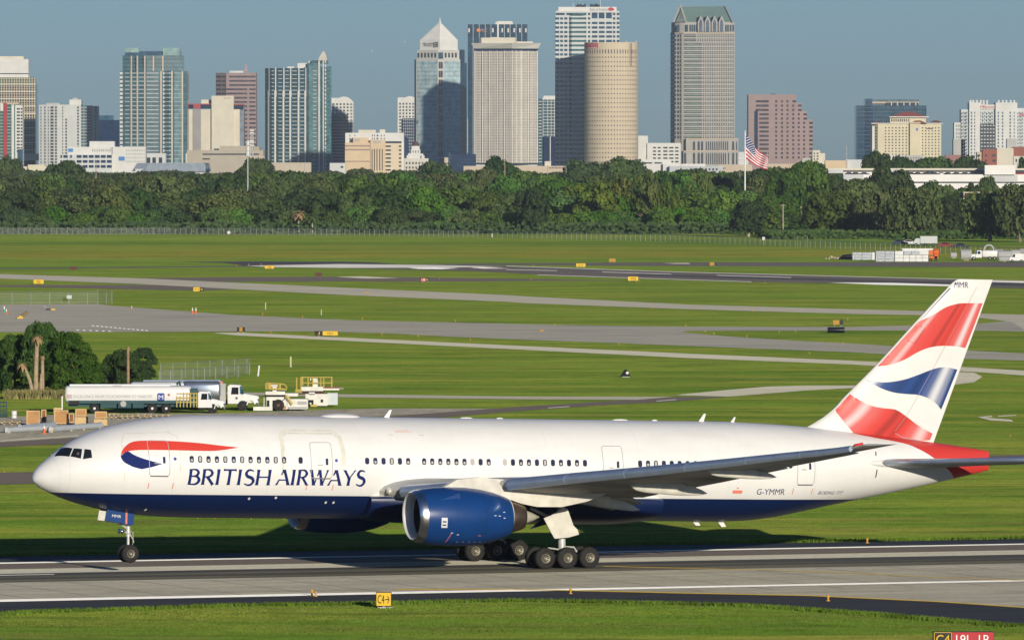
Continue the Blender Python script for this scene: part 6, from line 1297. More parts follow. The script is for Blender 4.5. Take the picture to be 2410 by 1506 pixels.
tag(link('undergrowth', cards('undergrowth', *(lambda r, n: (lambda P, s: (np.stack([P+s*[-1,0,-.6], P+s*[1,.3,-.6], P+s*[.8,.2,.8], P+s*[-.8,-.2,.9]], 1), np.repeat(r.random(n), 4)))(np.stack([r.random(n)*460-230, 3108+r.random(n)*90, r.random(n)**2*4.0], 1), (.35+.4*r.random(n))[:,None]))(np.random.default_rng(9), 26000), L_DARK)), kind='stuff')
tag(link('undergrowth', cards('undergrowth', *(lambda r, n: (lambda P, s: (np.stack([P+s*[-1,0,-.6], P+s*[1,.3,-.6], P+s*[.8,.2,.8], P+s*[-.8,-.2,.9]], 1), np.repeat(r.random(n), 4)))(np.stack([85+r.random(n)*105, 2885+r.random(n)*130, r.random(n)**2*2.6], 1), (.3+.35*r.random(n))[:,None]))(np.random.default_rng(19), 15000), L_DARK)), kind='stuff')
# left foreground clump
def near_tree(px, ybase, ytop, wpx, kind, label, lobes, per, leaf, seed, shape='bush', bf=.03):
    g = G(px, ybase); d = g[1]; x, zt = PX(px, ytop, d); w = wpx*d/F/2; V, c = crown_arrays(seed, lobes, per, leaf, shape, gap=.55, lobe_r=(.08,.24)); t = empty('tree', (x, d, 0), 0, label, 'tree')
    o = link('crown', cards('crown', V, c, kind), t); o.location = (0,0,zt*bf); o.scale = (w, w, zt*(1-bf)); k = link('trunk', trunk_mesh(1, BARK), t); k.location = (0,0,zt*.3); k.scale = (w*.8, w*.8, zt*.32)
L_NEAR = leaf_mat('near_leaves', (.028,.075,.010), (.050,.115,.015), (.10,.175,.026)); L_NEARD = leaf_mat('near_dark_leaves', (.022,.050,.014), (.035,.072,.02), (.055,.095,.028))
near_tree(100, 922, 760, 150, L_NEAR, 'tall dense ragged tree behind the dead palms at left', 170, 330, .016, 201, 'round')
near_tree(168, 924, 788, 164, L_NEAR, 'dense ragged bush tree right of the dead palms', 150, 330, .017, 205)
near_tree(34, 920, 790, 140, L_NEAR, 'green tree left of the dead palms', 130, 320, .018, 206)
near_tree(-25, 924, 810, 110, L_NEARD, 'green tree cut by the left edge', 100, 260, .022, 202)
near_tree(284, 912, 824, 126, L_NEARD, 'dark low tree with wooden pole behind the fuel trucks', 120, 260, .018, 203)
near_tree(333, 910, 820, 86, L_NEARD, 'dark low tree beside the wire enclosure', 100, 240, .02, 208, 'round')
DEADP = mat('dead_palm_trunk', (.36,.27,.17), .9, var=.25, scale=2)
def deadpalm(px, yb, yt, rpx, lean, label, head):
    g = G(px, yb); k = g[1]/F; x, zt = PX(px, yt, g[1]); palm((g[0], g[1], 0), zt, rpx*k, PALMB, label, trunk_r=(7 if head > 15 else 5.5)*k*.8, fr=16, droop=1.0, lean=(lean*k, 0), tm=DEADP)
deadpalm(84, 932, 792, 17, 4, 'tall dead palm trunk with a small dry head', 20); deadpalm(76, 936, 856, 15, -24, 'dead palm trunk bending to the left', 12); deadpalm(96, 932, 880, 3, 2, 'short broken palm stump beside the tall dead palm', 5); deadpalm(100, 930, 838, 8, 0, 'thin dry palm half hidden in the round tree', 6)
# tuft of dry weeds
rg = np.random.default_rng(15); g0 = G(10, 938); g1 = G(190, 938)
P = np.stack([g0[0]+(g1[0]-g0[0])*rg.random(2600), g0[1]+rg.random(2600)*6-2], 1); tufts('dry_weeds', P, .7, mat('dry_weed', (.22,.20,.07), .8, var=.4, scale=1.5), rg)
# ================================================================== airfield furniture
YELS = mat('yellow_sign_face', (.72,.46,.02), .5, var=.05); REDS = mat('red_sign_face', (.45,.02,.03), .5, var=.05); BLKS = mat('black_sign_face', (.012,.012,.012), .5); AMB = mat('amber_sign_back', (.42,.24,.02), .6, var=.2)
MAROON = mat('maroon_sign_back', (.10,.025,.03), .6); SGL = mat('sign_leg_metal', (.35,.35,.34), .5, .3)
class At(Tower):
    """small thing on the ground: anchored by the photo height of its foot"""
    def __init__(s, name, label, cat, px, ybase, group=None):
        g = G(px, ybase); s.d = g[1]; s.x0 = g[0]; s.root = empty(name, (g[0], g[1], 0), 0, label, cat, group)
def taxi_sign(px, yb, w, h, panels, label, depth=.35, legs=2, lift=.18, group='airfield guidance signs'):
    """panels: list of (fraction, face material, text, text material)"""
    T = At('airfield_sign', label, 'sign', px, yb, group); k = T.d/F; W = w*k; H = h*k; x = -W/2
    b = MB(); b.box(-W/2-.03, W/2+.03, .03, depth, lift*H, H); b.build('sign_case', BLKS, T.root)
    for fr, m, tx, tm in panels:
        b = MB(); b.box(x, x+W*fr, -.02, .04, lift*H+.02, H-.02); p = b.build('sign_face', m, T.root)
        if tx:
            me = text_mesh(tx, 1, .01); vx = [v.co.x for v in me.vertices]; vy = [v.co.y for v in me.vertices]; hh = (H*(1-lift))*.62; ww = min(W*fr*.82, hh*.72*len(tx))
            for v in me.vertices: v.co.x = (v.co.x-(max(vx)+min(vx))/2)/(max(vx)-min(vx))*ww; v.co.y = (v.co.y-(max(vy)+min(vy))/2)/(max(vy)-min(vy))*hh
            me.materials.clear(); me.materials.append(tm); o = link('lettering', me, p); o.location = (x+W*fr/2, -.04, H*(1+lift)/2); o.rotation_euler = (math.pi/2, 0, 0)
        x += W*fr
    for i in range(legs):
        q = (-.32 if i == 0 else .32)*W if legs > 1 else 0; b = MB(); b.box(q-.05, q+.05, .1, .22, 0, lift*H); b.build('leg', SGL, T.root)
    return T
YT = BLKS; YB = YELS
taxi_sign(173,637,14,9,[(1,MAROON,None,None)],'small dark maroon sign, leftmost of the far field signs'); taxi_sign(91,670,24,12,[(1,YELS,'N2',BLKS)],'yellow sign on the grass at the left edge above the fence')
taxi_sign(634,634,22,9,[(1,YELS,'→N2',BLKS)],'small yellow sign at the pale end of the far runway'); taxi_sign(467,688,24,12,[(.62,YELS,'←J',BLKS),(.38,BLKS,'N',YELS)],'half yellow half black sign beside the long upper taxiway')
taxi_sign(750,652,15,10,[(1,MAROON,None,None)],'dark maroon sign right of the pale runway end'); taxi_sign(1000,665,17,11,[(.6,REDS,'18',WHITEP),(.4,BLKS,'N',YELS)],'small dark red and black sign on the grass left of centre')
taxi_sign(1367,630,22,10,[(1,YELS,'S1→',BLKS)],'yellow sign on the far edge of the dark runway'); taxi_sign(1441,618.5,16,10,[(1,AMB,None,None)],'brownish yellow sign back beyond the dark runway'); taxi_sign(1490,663,24,12,[(1,YELS,'→N2',BLKS)],'yellow sign on the near edge of the dark runway')
taxi_sign(1678,627,16,9.5,[(.7,AMB,None,None),(.3,BLKS,None,None)],'small amber sign right of the others near the stacked blocks'); taxi_sign(567,783,18,13,[(.3,BLKS,None,None),(.4,AMB,None,None),(.3,BLKS,None,None)],'squat black and amber sign box beside the wide taxiway')
taxi_sign(768,792,54,13,[(.34,BLKS,'J',YELS),(.66,YELS,'←K→',BLKS)],'long black and yellow sign between taxiway and pale path'); taxi_sign(1972,767,24,14,[(.65,AMB,None,None),(.35,BLKS,None,None)],'amber and black sign standing behind the black drum')
T = taxi_sign(903,1430,34,37,[(1,YELS,'C4→',BLKS)],'yellow C4 arrow sign in front of the runway below the engine', depth=.5, legs=1, lift=.12)
b = MB(); b.prism([(-.35,-.1),(.45,-.1),(.55,.6),(-.45,.6)], 0, .05); b.build('base_pad', mat('pale_pad', (.5,.5,.48), .8), T.root)
T = taxi_sign(2268,1530,142,44,[(.31,BLKS,'C4',YELS),(.69,REDS,'19L-1R',WHITEP)],'black and red runway sign C4 19L-1R cut by the bottom edge', depth=.5)
b = MB(); kk = T.d/F
for a, c, e, f in ((-70,-28,42,43.2),(-70,-28,8.5,9.5),(-70,-68.6,9,43),(-29.4,-28,9,43)): b.box(a*kk, c*kk, -.045, -.02, e*kk, f*kk)
b.build('yellow_border', YELS, T.root)
# black drum like sign and small gear
T = At('drum_marker', 'black cylinder shaped marker lying on the grass below the amber sign', 'marker', 1968, 783.5); k = T.d/F
b = MB(); b.lathe([(-20*k,.02),(-20*k,6*k),(-18*k,6.6*k),(18*k,6.6*k),(20*k,6*k),(20*k,.02)], (0,.4,6.7*k), 'x', 20); b.build('drum', mat('black_drum', (.010,.012,.02), .4), T.root, True, 40)
for q in (-19.5, 19.5): b = MB(); b.lathe([(-.5*k,5*k),(.5*k,5*k)], (q*k,.4,6.7*k), 'x', 14); b.build('end_ring', AMB, T.root)
T = At('weather_sensor', 'black tented marker with round white lamp standing on the grass', 'marker', 1472, 887); k = T.d/F
b = MB(); b.add([(-13*k,-.3,0),(13*k,-.3,0),(13*k,.7,0),(-13*k,.7,0),(-3*k,.2,17*k),(4*k,.2,17*k)], [(0,1,5,4),(2,3,4,5),(1,2,5),(3,0,4),(3,2,1,0)]); b.build('cover', mat('black_canvas', (.014,.014,.016), .7), T.root)
b = MB(); b.lathe([(-.15,3.2*k),(0,3.6*k),(.1,3.2*k)], (4*k,-.2,9.5*k), 'y', 14); b.build('lamp', WHITEP, T.root, True); b = MB(); b.box(-8*k,10*k,-.5,-.35,0,1.2*k); b.build('foot_bar', mat('pale_pad', (.5,.5,.48)), T.root)
# edge lights
def light_mesh(h, r):
    b = MB(); b.lathe([(0,r*1.3),(h*.12,r*1.2),(h*.14,r*.55),(h*.55,r*.5),(h*.6,r*.95),(h*.8,r*.85),(h,r*.3)], (0,0,0), 'z', 10); me = bpy.data.meshes.new('edge_light'); me.from_pydata(b.v, [], b.f); return me
AMBL = mat('amber_light_fitting', (.62,.33,.05), .5, var=.2); lm_ = light_mesh(1, .28); lm_.materials.append(AMBL)
def elight(px, yb, hpx, label, grp='edge lights of the pavement'):
    g = G(px, yb); h = hpx*g[1]/F; o = link('edge_light', lm_); o.location = g; o.scale = (h, h, h); return tag(o, label, 'light', grp)
for px, yb, h, l in ((734,1402,16,'amber edge light, left of the close pair on the black shoulder'),(743,1403.5,13,'amber edge light, right of the close pair on the black shoulder'),(1343,1397,14,'amber edge light on the yellow line below the main wheels'),(1949,1414,15,'amber edge light on the black shoulder below the tail'),(2041,1278,14,'amber edge light on the far runway edge under the tail')): elight(px, yb, h, l)
for (px, yb), w_ in zip(((465,1220),(505,1221),(591,1222),(668,1222),(556,626),(585,625),(614,624)), ('leftmost','second','third','rightmost','leftmost','middle','rightmost')): elight(px, yb, 4, w_+' tiny edge light seen just under the fuselage belly' if yb > 1000 else w_+' tiny edge light beside the pale runway end', 'row of tiny edge lights')
LLN = {}; LMK = [(567,776,'the squat sign box'),(768,786,'the long black and yellow sign'),(684,850,'the cream post'),(625,720,'the taller stake'),(1367,625,'the yellow sign by the dark runway'),(1490,657,'the near edge runway sign'),(1678,622,'the small amber sign'),(1972,765,'the black drum'),(1472,879,'the tented marker'),(467,682,'the half black sign'),(1000,659,'the red and black sign'),(1276,778,'the taxiway spool'),(864,688,'the upper taxiway spool'),(2350,985,'the pale patches at right'),(0,1112,'the nose')]
for px, yb in ((618,741),(712,748),(853,752),(1072,757),(637,784),(899,788),(984,793),(1107,801),(1456,812),(1306,767),(1307,718),(1532,726),(1772,733),(945,684),(1038,690),(1614,768),(1660,782),(1680,787),(1758,793),(1834,783),(1872,782),(1905,833),(1984,810),(1250,659),(1034,658),(1505,663),(1800,667),(1255,627),(1995,753),(2378,1027),(10,1112)):
    lk = min(LMK, key=lambda q: (q[0]-px)**2+9*(q[1]-yb)**2); dx, dy = px-lk[0], yb-lk[1]
    lt = 'tiny amber light '+('above ' if dy < -8 and abs(dx) < 60 else 'below ' if dy > 8 and abs(dx) < 60 else 'left of ' if dx < 0 else 'right of ')+lk[2]; LLN.setdefault(lt, []).append(px)
    if len(LLN[lt]) > 1: lt = lt.replace('tiny', ['next', 'third', 'fourth', 'fifth', 'sixth', 'seventh'][min(5, len(LLN[lt])-2)]+' tiny')
    elight(px, yb, 5 if yb > 700 else 3.5, lt, 'tiny taxiway lights scattered on the grass')
T = At('reel', 'small orange yellow spool lying on the wide taxiway', 'marker', 1276, 781); b = MB(); k = T.d/F; b.lathe([(-4*k,3*k),(-2*k,3*k),(-2*k,1.6*k),(3*k,1.6*k),(3*k,3*k),(4*k,3*k)], (0,.2,3*k), 'x', 12); b.build('spool', AMBL, T.root); b = MB(); b.box(-5*k,5*k,0,.3,0,.6*k); b.build('base', AMB, T.root)
T = At('reel', 'small yellow spool on the long upper taxiway', 'marker', 864, 691); b = MB(); k = T.d/F; b.lathe([(-4*k,2*k),(-2*k,2*k),(-2*k,1.2*k),(3*k,1.2*k),(3*k,2*k),(4*k,2*k)], (0,.2,2*k), 'x', 12); b.build('spool', AMBL, T.root); b = MB(); b.box(-5*k,5*k,0,.3,0,.5*k); b.build('base', AMB, T.root)
# cones, poles
ORG = mat('orange_cone', (.72,.13,.03), .5); WCONE = mat('white_cone_band', (.8,.8,.78), .5); GRNC = mat('green_cone', (.05,.35,.18), .5)
def cone(px, yb, hpx, label, top=WCONE, bot=ORG, band=.5):
    T = At('traffic_cone', label, 'cone', px, yb, 'traffic cones'); h = hpx*T.d/F
    b = MB(); b.box(-h*.28,h*.28,-h*.28,h*.28,0,h*.06); b.lathe([(h*.06,h*.2),(h*band,h*.13)], (0,0,0), 'z', 12); b.build('cone_body', bot, T.root, True, 30); b = MB(); b.lathe([(h*band,h*.132),(h,h*.05)], (0,0,0), 'z', 12); b.build('cone_top', top, T.root, True, 30)
cone(453,738,14,'red and white barrel cone, left of the close pair on the wide taxiway'); cone(461,738,14,'red and white barrel cone, right of the close pair on the wide taxiway'); cone(310,729,9,'single small red and white cone at the taxiway edge'); cone(10,735,15,'green and white cone at the left edge', WCONE, GRNC); cone(15,739,12,'red and white cone beside the green one at the left edge'); cone(104,1021,20,'orange cone standing in front of the grey pipes', WCONE, ORG, .62)
def post(name, label, px, yb, yt, wpx, m, lean=0.0, cat='post'):
    T = At(name, label, cat, px, yb); k = T.d/F; h = PX(px, yt, T.d)[1]; b = MB(); b.tube([(0,0,0),(lean*k,0,h)], [wpx*k/2]*2, 8); b.build('shaft', m, T.root, True, 40); b = MB(); b.lathe([(0,wpx*k*.9),(.08,wpx*k*.9),(.1,wpx*k*.5)], (0,0,0), 'z', 8); b.build('foot', SGL, T.root); return T
CREAMP = mat('cream_post', (.62,.60,.36), .6); post('marker_post', 'upright cream marker post on the grass above the cargo loaders', 684, 864, 839, 4, CREAMP); post('marker_post', 'white leaning marker post right of the wire enclosure', 607, 886, 860, 4, WHITEP, 3)
post('marker_post', 'thin pale stake on the grass left of the long black and yellow sign, tallest', 625, 729, 712, 2.2, CREAMP); post('marker_post', 'thin pale stake above the long black and yellow sign', 756, 742, 728, 2, CREAMP); post('marker_post', 'white and orange marker pole beside the fuel trucks', 146, 975, 932, 3.4, WHITEP)
T = post('wooden_pole', 'brown wooden pole standing in the dark low tree', 301.5, 916, 816, 7, mat('creosoted_wood', (.30,.20,.11), .9, var=.3, scale=2), cat='pole')
T = At('barrier_beam', 'yellow and black beam lying on the wide taxiway at left', 'barrier', 40, 750); k = T.d/F
b = MB(); b.tube([(-13*k, 45, .25),(8*k, 0, .25)], .28, 6); b.build('beam', mat('yellow_paint', (.65,.43,.05), .5), T.root); b = MB(); b.box(0,15*k,-.3,.3,0,.25); b.build('foot', mat('yellow_paint', (.65,.43,.05)), T.root)
T = At('barrier_beam', 'short black and yellow bar lying beside the left fence', 'barrier', 118, 730); k = T.d/F; b = MB(); b.box(-10*k,2*k,-.2,.2,0,.25); b.build('black_half', BLKS, T.root); b = MB(); b.box(2*k,12*k,-.2,.2,0,.25); b.build('yellow_half', mat('yellow_paint', (.65,.43,.05)), T.root); b = MB(); b.tube([(-16*k,2,.7),(-10*k,0,.1)], .1, 5); b.build('white_end', WHITEP, T.root)
# fences
LINK = bpy.data.materials.new('chain_link'); LINK.use_nodes = True; nt = LINK.node_tree; b_ = nt.nodes['Principled BSDF']; b_.inputs['Base Color'].default_value = (.36,.38,.37,1); b_.inputs['Roughness'].default_value = .6
tcn = node(nt, 'ShaderNodeTexCoord'); nn_ = node(nt, 'ShaderNodeTexNoise'); nn_.inputs['Scale'].default_value = .8; nt.links.new(tcn.outputs['Object'], nn_.inputs['Vector']); mr_ = node(nt, 'ShaderNodeMapRange'); mr_.inputs['To Min'].default_value = .10; mr_.inputs['To Max'].default_value = .20
nt.links.new(nn_.outputs['Fac'], mr_.inputs[0]); nt.links.new(mr_.outputs[0], b_.inputs['Alpha'])
FPOST = mat('galvanised_post', (.27,.28,.26), .5, .3, var=.15)
def fence(label, pts, H, step_px, pw=.045, wires=True, mesh=True, tall=()):
    P0 = G(*pts[0]); T = empty('chain_link_fence', P0, 0, label, 'fence'); W = [Vector(G(*p))-Vector(P0) for p in pts]
    if mesh:
        b = MB()
        for a, c in zip(W[:-1], W[1:]): b.add([(a.x,a.y,.05),(c.x,c.y,.05),(c.x,c.y,H),(a.x,a.y,H)], [(0,1,2,3)])
        b.build('mesh_panel', LINK, T)
    b = MB(); b.tube([w+Vector((0,0,H)) for w in W], pw*.7, 5); b.build('top_rail', FPOST, T)
    if wires: b = MB(); b.tube([w+Vector((0,-.15,H+.22)) for w in W], .02, 4); b.build('barbed_wire', FPOST, T)
    px = pts[0][0]; i = 0
    while px <= pts[-1][0]:
        y = np.interp(px, [p[0] for p in pts], [p[1] for p in pts]); g = Vector(G(px, y))-Vector(P0); b = MB(); b.tube([g, g+Vector((0,-.0,H)), g+Vector((0,-.2,H+(.28 if wires else .02)))], pw, 5); b.build('post', FPOST, T); px += step_px; i += 1
    for px, h in tall: y = np.interp(px, [p[0] for p in pts], [p[1] for p in pts]); g = Vector(G(px, y))-Vector(P0); b = MB(); b.tube([g, g+Vector((0,0,h))], pw*1.5, 6); b.build('gate_post', FPOST, T)
    return T
fence('left stretch of the far boundary fence along the foot of the wood', [(-70,552.5),(400,552.5),(800,555)], 2.25, 12.7, .075); fence('middle stretch of the far boundary fence below the centre of the wood', [(800,555),(1132,559.5),(1231,562),(1600,569.5)], 2.2, 11.6, .075); fence('right stretch of the far boundary fence behind the stacked blocks', [(1600,569.5),(1902,583),(2272,598),(2470,606)], 2.15, 11.8, .065, tall=((1877,3.4),(1900,3.4)))
fence('short chain link fence with gate at the left above the wide taxiway', [(-60,717.5),(10,717),(231,716),(263,714)], 2.05, 44.3, .06, tall=((230,2.6),(263,2.2)))
fence('low front side of the wire enclosure behind the dark low tree', [(375,900),(430,898),(566,888),(590,881)], 1.3, 26.5, .045, False); fence('taller rear side of the wire enclosure behind the dark low tree', [(378,893),(590,879)], 1.75, 29, .04, False)
T = At('notice_board', 'white notice panel fixed on the short left fence', 'sign', 163, 716.8); k = T.d/F; b = MB(); b.box(-6*k,6*k,-.12,-.06,14*k,22*k); b.build('panel', WWHITE, T.root); b = MB(); b.tube([(0,-.05,0),(0,-.05,15*k)], .03, 5); b.build('stake', SGL, T.root)
T = At('notice_board', 'small white sign in front of the far fence, right of centre', 'sign', 1797, 577); k = T.d/F; b = MB(); b.box(-3*k,3*k,-.1,.05,12*k,19*k); b.build('panel', WHITEP, T.root); b = MB(); b.tube([(0,0,0),(0,0,13*k)], .08, 5); b.build('stake', SGL, T.root)
T = At('storage_tank', 'small round white tank beside the far fence, left of centre', 'tank', 538, 551.5); k = T.d/F; b = MB(); b.lathe([(0,2*k),(1.2*k,4*k),(4*k,5*k),(7*k,3.6*k),(8*k,.5*k)], (0,0,0), 'z', 16); b.build('vessel', WHITEP, T.root, True); b = MB(); b.box(-3*k,3*k,-.4,.4,0,.2); b.build('foot', SGL, T.root)
post('marker_post', 'red and white marker post at the middle of the far fence', 1158, 559, 550, 2.5, WHITEP)
# ------------------------------------------------------------------ fuel trucks
TRW = mat('truck_white_paint', (.72,.72,.70), .35, coat=.3, var=.04); TEAL = mat('dark_teal_chassis', (.02,.075,.085), .5, var=.2); CHR = mat('chrome', (.7,.7,.7), .12, 1.0); SILVT = mat('silver_tank', (.40,.45,.50), .25, .8, var=.1)
YRAIL = mat('yellow_handrail', (.52,.40,.10), .5)
def rtank(T, x0, x1, zb, zt, w, m, name='tank', front=.0):
    b = MB(); rs = []; zc, hz = (zb+zt)/2, (zt-zb)/2
    for x, e in ((x0,.86),(x0+.12,.97),(x0+.3,1),(x1-.3,1),(x1-.12,.97),(x1,.86)):
        rs.append([(x, w/2+(w/2)*e*math.copysign(abs(math.cos(a))**.45, math.cos(a)), zc+hz*e*math.copysign(abs(math.sin(a))**.5, math.sin(a))) for a in [2*math.pi*k/28 for k in range(28)]])
    b.rings(rs); return b.build(name, m, T.root, True, 40)
def twheel(T, x, y, r, w=.32, hub=TRW, rust=None):
    b = MB(); b.lathe([(-w/2,r*.55),(-w/2,r*.92),(-w*.3,r),(w*.3,r),(w/2,r*.92),(w/2,r*.55)], (0,0,0), 'y', 20); o = b.build('wheel', RUBB, T.root, True, 40); o.location = (x, y, r)
    b = MB(); b.lathe([(-w*.55,.02),(-w*.5,r*.25),(-w*.3,r*.35),(-w*.5,r*.56),(0,r*.56)], (0,0,0), 'y', 16); b.build('rim', hub, o, True, 40)
def cab(T, x, sc=1.0, m=TRW, hood=1.0):
    """conventional cab facing right: x = rear of the cab"""
    b = MB(); b.slab([(0,.75),(1.75,.75),(1.75,1.75),(1.35,2.72),(.25,2.78),(0,2.6)], .05, 2.25); o = b.build('cab', m, T.root); o.location = (x, 0, 0); o.scale = (sc,)*3
    b = MB(); b.slab([(1.75,.85),(3.25,.85),(3.35,1.2),(3.25,1.55),(1.75,1.82)], .25, 2.05); b.build('bonnet', m, o)
    b = MB(); b.slab([(.35,1.75),(1.15,1.75),(1.15,2.5),(.45,2.5)], .02, .1); b.build('side_window', CGLASS, o)
    b = MB(); b.add([(1.77,.2,1.80),(1.77,2.1,1.80),(1.40,2.05,2.62),(1.40,.25,2.62)], [(0,1,2,3)]); b.slab([(1.3,1.8),(1.73,1.8),(1.4,2.6),(1.28,2.6)], .015, .06); b.build('windscreen', mat('bluish_truck_glass', (.04,.13,.20), .1, spec=.6), o)
    b = MB(); b.slab([(2.0,.6),(2.1,1.05),(2.45,1.28),(2.85,1.2),(3.0,.75),(2.85,.7),(2.7,1.0),(2.45,1.1),(2.2,1.0),(2.1,.6)], .0, .35); b.build('mudguard', m, o)
    b = MB(); b.box(3.2,3.42,.1,2.2,.55,.85); b.build('bumper', CHR, o); b = MB(); b.box(3.28,3.36,.5,1.8,.9,1.45); b.build('grille', CHR, o)
    b = MB(); b.box(3.2,3.36,.18,.45,1.0,1.3); b.build('headlight', CHR, o); b = MB(); b.box(1.55,1.62,-.2,-.05,1.75,2.3); b.build('mirror', BLKS, o); return o
T = At('fuel_truck', 'long white tanker truck with dark teal chassis and blue M logo', 'truck', 300, 973); k = T.d/F; X = T.X
zt = T.Zh(908); zb = T.Zh(949)
rtank(T, X(153), X(447), zb, zt, 2.5, TRW); b = MB(); b.box(X(163), X(400), .6, 1.9, zt-.02, zt+.14); b.build('tank_top_walkway', TRW, T.root); b = MB(); b.box(X(266), X(286), .5, .9, zt-.05, zt+.04); b.build('hatch', SGL, T.root)
b = MB(); b.box(X(160), X(447), -.03, .3, zb-.02, zb+.28); b.build('teal_skirt', TEAL, T.root); b = MB(); b.box(X(160), X(470), .6, 1.9, .65, zb); b.build('chassis', TEAL, T.root)
for a, c in ((236,274),(278,308),(312,338)): b = MB(); b.box(X(a), X(c), .05, .6, .55, zb-.03); b.build('side_locker', TEAL, T.root)
b = MB(); b.lathe([(-.1,.3),(0,.3)], (X(290), .0, .95), 'y', 14); b.build('meter', SGL, T.root)
for x in (222, 358, 391): twheel(T, X(x), .2, .5); twheel(T, X(x), 2.3, .5)
twheel(T, X(500), .3, .48, hub=BLKS); c_ = cab(T, X(466), .78)
b = MB(); b.box(X(447), X(465), .1, 2.3, .8, zt-.3); b.build('pump_module', TEAL, T.root)
for x in (416,424,432,440,448,456,463): b = MB(); b.tube([(X(x),-.05,T.Zh(958)),(X(x),-.05,T.Zh(924 if x > 425 else 932))], .06, 5); b.build('yellow_rail', YRAIL, T.root)
for y_ in (926, 936, 946): b = MB(); b.tube([(X(415),-.05,T.Zh(y_)),(X(464),-.05,T.Zh(y_))], .05, 5); b.build('yellow_rail', YRAIL, T.root)
b = MB(); b.tube([(X(416),.6,T.Zh(912)),(X(416),.6,zt+.2),(X(421),.8,T.Zh(898)),(X(424),.8,T.Zh(912))], .12, 6); b.build('loading_arm', TEAL, T.root)
sg_ = sign(T, 'EXCELLENCE FROM TOUCHDOWN TO TAKEOFF', 265, 932.5, 186, 6.5, mat('pale_grey_lettering', (.38,.40,.43), .5), -.02)
b = MB(); b.slab(rrect(X(370), X(387), T.Zh(944), T.Zh(925), .12), -.03, .02); lg = b.build('logo_panel', mat('logo_blue', (.03,.06,.30), .4), T.root); sign(T, 'M', 378.5, 934.5, 11, 10, WHITEP, -.05, parent=lg)
b = MB(); b.lathe([(-.02,3.2*k),(0,3.2*k)], (X(397), 0, T.Zh(929)), 'y', 12); b.build('red_emblem', mat('faded_red', (.55,.12,.10)), T.root); b = MB(); b.box(X(158),X(169),-.03,.0,T.Zh(937),T.Zh(928)); b.build('small_placard', mat('pinkish_placard', (.5,.35,.36)), T.root); b = MB(); b.box(X(393),X(402),-.03,0,T.Zh(938),T.Zh(936)); b.build('small_placard', LGREY, T.root)
b = MB(); b.box(X(163), X(186), -.05, .4, T.Zh(952), T.Zh(943)); b.build('rear_recess', BLACK, T.root)
T = At('fuel_truck', 'silver tanker truck with white cab parked behind the teal and white tanker', 'truck', 440, 970.5); X = T.X; zt = T.Zh(900); zb = T.Zh(945)
T.root.location.y += 6; rtank(T, X(300), X(430), zb, T.Zh(903), 2.4, TRW, 'white_tank'); rtank(T, X(425), X(514), zb, zt, 2.4, SILVT, 'silver_tank'); b = MB(); b.box(X(330), X(514), .8, 1.6, zt-.1, zt+.08); b.build('tank_top_walkway', SILVT, T.root)
b = MB(); b.box(X(512), X(526), .2, 2.2, .8, T.Zh(906)); b.build('hose_cabinet', SGL, T.root); b = MB(); b.box(X(513), X(519), .6, .9, T.Zh(906), T.Zh(902)); b.build('red_beacon', REDM, T.root); b = MB(); b.box(X(320), X(530), .6, 1.9, .6, zb); b.build('chassis', BLKS, T.root)
for x in (340, 372, 470, 566): twheel(T, X(x), .2, .52, hub=BLKS if x > 500 else TRW)
o = cab(T, X(531), .93); b = MB(); b.lathe([(-.02,.14),(0,.14)], (.95, .02, 1.35), 'y', 12); b.build('door_emblem', LETTER, o)
# cargo loaders
def loader(label, px, yb, dy, s_rails, parts):
    T = At('cargo_loader', label, 'loader', px, yb); T.root.location.y += dy; X = T.X; Z = T.Zh
    for nm, m, x0, x1, y0, y1, f, t in parts: b = MB(); b.box(X(x0), X(x1), f, f+t, Z(y1), Z(y0)); b.build(nm, m, T.root)
    for nm, m, pts, r, f in s_rails: b = MB(); b.tube([(X(a), f, Z(c)) for a, c in pts], r, 5); b.build(nm, m, T.root)
    return T
OW = mat('off_white_machine_paint', (.70,.69,.62), .5, var=.14, scale=1.5); RUST = mat('rusty_wheel', (.16,.07,.035), .8, var=.3)
T = loader('smaller white cargo loader with yellow guard rail and rusty wheel beside the trucks', 650, 967, 0, [
    ('guard_rail', YRAIL, [(626,902),(626,916)], .10, 0),('guard_rail', YRAIL, [(632,903),(632,915)], .25, 0),('guard_rail', YRAIL, [(626,901.5),(669,904),(675,912),(673,918)], .07, 0),('guard_rail', YRAIL, [(626,914.5),(672,916)], .09, 0),('guard_rail', YRAIL, [(658,903),(658,915)], .12, 0),
    ('lift_ram', mat('pale_yellow_ram', (.55,.45,.20), .5), [(673,930),(688,952)], .17, -.2)],
  [('bridge_platform', OW, 625,670,921,929,0,2.2),('control_cab', OW, 641,651,909,922,.2,1),('control_cab_top', OW, 638,653,904,910,.2,1),('scissor_frame', BLACK, 622,672,929,934,.2,1.8),('main_body', OW, 627,641,934,966,0,2.4),('dark_bay', BLACK, 628,634,942,957,-.03,.1),('wheel_arch', OW, 641,668,934,942,0,2.4),('dark_bay', BLACK, 642,663,942,952,.3,.3),
   ('main_body', OW, 665,676,940,963,0,2.4),('rusty_panel', mat('rusty_patch', (.42,.25,.14), .8, var=.3), 666,673,955,964,-.04,.1),('engine_housing', OW, 676,724,939,962,-.1,2.6),('grille', WGREY, 700,722,944,952,-.14,.1),('side_step', WGREY, 680,722,957,963,-.3,.3),('low_deck', OW, 596,640,957,966,-.1,2.4),('ladder', WGREY, 620,623,935,957,-.1,.1),('white_deck', OW, 655,700,926,933,1,2)])
twheel(T, T.X(655), .0, .58, hub=RUST); twheel(T, T.X(702), .5, .4, hub=RUST)
